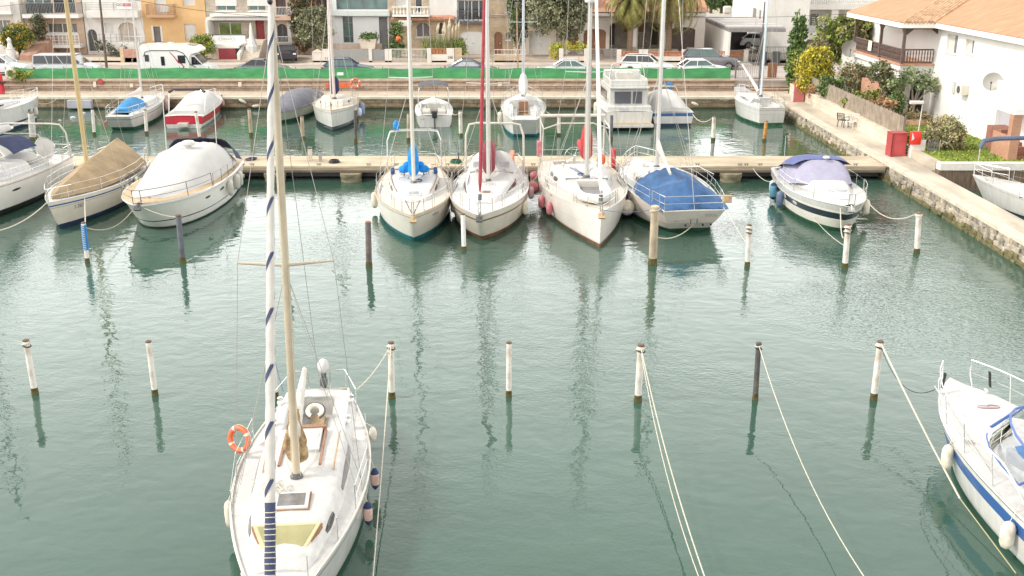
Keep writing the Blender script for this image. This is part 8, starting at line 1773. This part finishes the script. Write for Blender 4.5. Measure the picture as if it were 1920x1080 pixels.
def palm(label, px, py, Y, h, R, seed, nf=34):
    p = atY(px, py, Y); t = thing('palm_tree', label, 'palm tree', (p.x, Y, FZ)); rnd = random.Random(seed); g = MB(); g.tube([(0, 0, -.1), (.05, 0, h * .5), (0, 0, h - .6), (0, 0, h)], [.30, .25, .27, .34], 12); g.build('trunk', mat('palm_trunk', (.30, .20, .14), .95, .5, 9, .04, 12, stretch=(1, 1, 3)), t, smooth=True); pmt = leafmats('palm', [(.30, .27, .07), (.17, .18, .05), (.09, .10, .035), (.36, .26, .12)])
    g = MB(); g.tube([(0, 0, h - .9), (0, 0, h - .35), (0, 0, h + .1)], [.22, .42, .3], 10); g.build('boot', mat('palm_boot', (.46, .30, .20), .95, .4, 8, .03, 10), t, smooth=True)
    g = MB()
    for k in range(nf):
        a = k * 2.399 + rnd.uniform(-.2, .2); el = lerp(1.2, -.75, (k / nf) ** .9); L = R * rnd.uniform(.85, 1.15); d = Vector((math.cos(a), math.sin(a), 0)); P = []; n = 14
        for i in range(n + 1):
            u = i / n; ang = el - u * u * 1.9 - u * .2; 
            P.append((Vector((0, 0, h + .1)) if not P else P[-1] + (d * math.cos(ang) + Vector((0, 0, math.sin(ang)))) * (L / n)))
        g.use(pmt[3] if rnd.random() < .3 else pmt[1]); g.tube(P, [.035 - .028 * i / n for i in range(n + 1)], 3, False); side_ = Vector((-d.y, d.x, 0)); base = 0 if rnd.random() < .72 else 3
        for i in range(1, n):
            for j in range(3):
                q = P[i].lerp(P[i + 1], j / 3); ll = .55 * math.sin(math.pi * (i + .6) / (n + 1)) + .14; dirn = (P[i + 1] - P[i]).normalized()
                for s_ in (1, -1):
                    tip = q + side_ * s_ * ll * .62 + dirn * ll * .5 + Vector((0, 0, -ll * .5 + rnd.uniform(-.05, .05))); g.use(pmt[base] if rnd.random() < .5 else pmt[rnd.choice((0, 1, 1, 2))]); g.quad(q - dirn * .045, q + dirn * .045, tip)
    g.build('fronds', None, t, open=True); return t
palm('palm tree with its trunk standing before the villa arches', 1181, 60, 97.0, 5.0, 2.9, 1, 64); palm('larger palm tree with drooping fronds right of the first palm', 1254, 60, 97.4, 6.0, 4.6, 2, 90)
for lb, px, Y, s in (('far green tree beyond the carport, left one', 1332, 150, 3.4), ('far green tree beyond the carport, middle one', 1352, 156, 3.6), ('far green tree beside the white wing, right one', 1384, 150, 3.6)):
    p = atY(px, 6, Y); tree('broadleaf_tree', lb, (p.x, Y, 1.6), [((0, 0, 4.6), (s, s, 2.6)), ((s * .4, 0, 3.4), (s * .6, s * .6, 1.8))], 3600, .32, green, int(px), .3, clump=.7)
g = MB(); a = at(1312, 24, 2.2); 
t = thing('boundary_wall', 'pale garden wall with white ornaments beyond the carport', 'wall', (atY(1345, 20, 128).x, 128, 1.6)); g = MB(); g.box(-4, 4, 0, .3, 0, 2.4); g.build('wall', stucco_w, t)
for x in (-2.2, 1.2): g = MB(); g.bevbox(x - .5, x + .5, -.1, .4, 2.4, 3.3, .2); g.build('ornament', gel, t)
# right garden
def rp(px, py, z): return at(px, py, z)
p = at(1480, 146, 1.6); 
for lb, px, hh, rr, sd in (('slim dark cypress, the left of the pair by the reed fence', 1479, 5.2, .45, 1), ('slim dark cypress, the right of the pair by the reed fence', 1491, 5.1, .42, 2)):
    p = atY(px, 120, 80.6); tree('cypress', lb, (p.x + .3, p.y, GZ), [((0, 0, hh * .55), (rr * .8, rr * .8, hh * .46)), ((0, 0, hh * .3), (rr, rr, hh * .3)), ((.05, 0, hh * .98), (.12, .12, .5))], 3600, .12, cyp, 20 + sd, .08, up=1.5, aspect=2.4, per=18, clump=.2)
p = atY(1522, 120, 76.2); tree('golden_shrub', 'big bright yellow bush spilling over the reed fence', (p.x + .2, p.y, GZ), [((0, 0, 1.9), (1.15, .9, 1.3)), ((-.55, -.3, .9), (.6, .6, 1.1)), ((.6, 0, 2.8), (.6, .5, .7)), ((.7, 0, 1.3), (.7, .6, .8)), ((-.35, 0, 2.9), (.4, .4, .6))], 8500, .12, yel, 23, .10, wts=[.38, .30, .17, .15], up=1.0)
p = atY(1504, 100, 78.8); tree('green_shrub', 'loose light green shrub between the cypresses and the yellow bush', (p.x, p.y, GZ), [((0, 0, 1.9), (.7, .6, 1.1))], 1700, .12, lime, 24, .06, cat='shrub')
p = atY(1592, 80, 79.5); tree('broadleaf_tree', 'sprawling lime-green tree behind the balcony of the white house', (p.x, p.y, GZ), [((0, 0, 4.2), (1.7, 1.4, 1.4)), ((-1.5, 0, 3.6), (1.2, 1, .9)), ((1.6, .5, 4.2), (1.5, 1.2, 1.3)), ((-.2, 0, 2.8), (1.2, 1.0, 1.0)), ((-2.0, 0, 4.6), (.5, .5, .8))], 9000, .15, leafmats('limetree', [(.34, .36, .08), (.22, .27, .06), (.11, .15, .04), (.30, .24, .14)]), 25, .14, wts=[.35, .35, .2, .1])
p = atY(1590, 130, 73.0); tree('grey_shrub', 'grey-leaved open shrub left of the terrace', (p.x + .3, p.y, GZ), [((0, 0, 2.0), (.9, .7, .7)), ((.4, 0, 1.1), (.5, .5, .5))], 1200, .12, olive[:2] + dry[:1], 26, .07, cat='shrub')
p = atY(1560, 150, 72); tree('green_shrub', 'dark low shrub behind the reed fence below the yellow bush', (p.x, p.y, GZ), [((0, 0, 1.2), (.9, .7, .8))], 1500, .12, green, 27, .05, cat='shrub')
p = atY(1622, 165, 67); tree('green_shrub', 'yellow-green shrub behind the fence before the brick screen', (p.x + .3, p.y, GZ), [((0, 0, 1.1), (.85, .7, .5)), ((-.9, .6, 1.0), (.6, .5, .4))], 1700, .12, lime + dry[:1], 28, .06, cat='shrub')
p = atY(1640, 182, 63.5); tree('dry_shrub', 'dry orange-brown shrub leaning over the reed fence', (p.x + .5, p.y, GZ), [((0, 0, 1.1), (.7, .6, .45))], 1000, .11, leafmats('rustleaf', [(.50, .27, .15), (.36, .22, .12), (.24, .2, .1)]), 29, .05, cat='shrub')
p = Vector((24.9, 64.9, 0)); t = tree('frangipani', 'small gnarled tree with tufted branch ends before the white house', (p.x, p.y, GZ - .05), [((-1.15, 0, 2.35), (.62, .5, .42)), ((-.35, 0, 2.75), (.5, .5, .42)), ((.55, 0, 2.7), (.5, .45, .38)), ((1.15, 0, 2.15), (.62, .5, .40)), ((.1, -.2, 2.2), (.5, .4, .3))], 1500, .11, leafmats('sage', [(.36, .40, .20), (.24, .29, .13), (.13, .18, .08)]), 30, .13, tips=[(-1.1, 0, 2.2), (-.35, 0, 2.6), (.55, 0, 2.55), (1.1, 0, 2.0), (.1, -.2, 2.1)], m=barkg, per=20)
p = Vector((23.5, 65.6, 0)); tree('young_tree', 'pale-barked young tree left of the gnarled one', (p.x, p.y, GZ), [((-.7, 0, 2.9), (.65, .5, .55)), ((-.1, 0, 2.3), (.5, .45, .5)), ((0, 0, 1.5), (.35, .35, .5))], 2200, .12, leafmats('sage2', [(.22, .25, .12), (.14, .17, .08), (.22, .16, .09)]), 31, .07, m=barkg)
p = Vector((23.7, 64.6, 0)); tree('columnar_shrub', 'small upright dark green shrub on the terracotta terrace', (p.x, p.y, GZ), [((0, 0, .9), (.38, .35, .85))], 1500, .10, green, 32, .04, cat='shrub')
p = at(1768, 278, GZ); tree('oleander_bush', 'big rounded bush with reddish twigs on the lawn', (p.x, p.y, GZ), [((0, 0, .85), (.85, .75, .75)), ((-.5, -.2, .6), (.55, .5, .5)), ((.45, 0, .65), (.55, .55, .55)), ((.1, 0, 1.35), (.45, .4, .3))], 4800, .10, leafmats('oleander', [(.46, .40, .20), (.29, .30, .13), (.16, .18, .08), (.42, .30, .20)]), 33, .05, cat='bush', wts=[.3, .3, .2, .2], up=.8)
tree('low_plants', 'row of low scrub between the gnarled tree and the fence', at(1700, 232, GZ), [((0, 0, .35), (1.3, .5, .35)), ((-1.2, .8, .4), (.7, .5, .4))], 1600, .10, dry, 34, 0, cat='shrub')
p = at(1540, 190, QZ + .2); tree('wall_weed', 'orange dry weed growing on the low wall below the reed fence', Vector((21.3, at(1548, 196, QZ).y, QZ + .6)), [((0, 0, .35), (.18, .3, .35))], 260, .09, leafmats('weedorange', [(.55, .30, .14), (.44, .24, .12)]), 35, 0, cat='plant')
tree('fence_weed', 'green creeper with yellow tips at the left end of the green mesh', atY(38, 140, WY - .1), [((0, 0, 0), (.8, .15, .35))], 700, .10, lime, 36, 0, cat='plant')
g = MB(); g.torus((0, 0, 0), .34, .10, 20, 8, Matrix.Rotation(math.pi / 2, 4, 'X')); o = g.build('lifebuoy', creamf, smooth=True); o.location = atY(20, 138, WY - .2); tag(o, 'cream ring lifebuoy hung at the left end of the green mesh', 'lifebuoy')
p = at(20, 112, FZ); t = thing('garden_statue', 'white stepped stone ornament beside the lemon tree', 'statue', (atY(20, 95, 95).x, 95, FZ)); g = MB(); g.lathe([(.55, 0), (.55, .2), (.40, .25), (.36, .9), (.42, 1.0), (.25, 1.1), (.16, 1.5), (.2, 1.75), (.08, 1.95)], (0, 0, 0), 12); g.build('figure', gel, t)
t = thing('garden_statue', 'tall white pinnacle ornament beside the red screen door', 'statue', (atY(473, 90, 96.5).x, 96.5, FZ)); g = MB(); g.lathe([(.62, 0), (.62, 1.1), (.45, 1.2), (.38, 1.5), (.2, 1.9), (.12, 2.7), (.04, 3.1)], (0, 0, 0), 10); g.build('figure', gel, t)
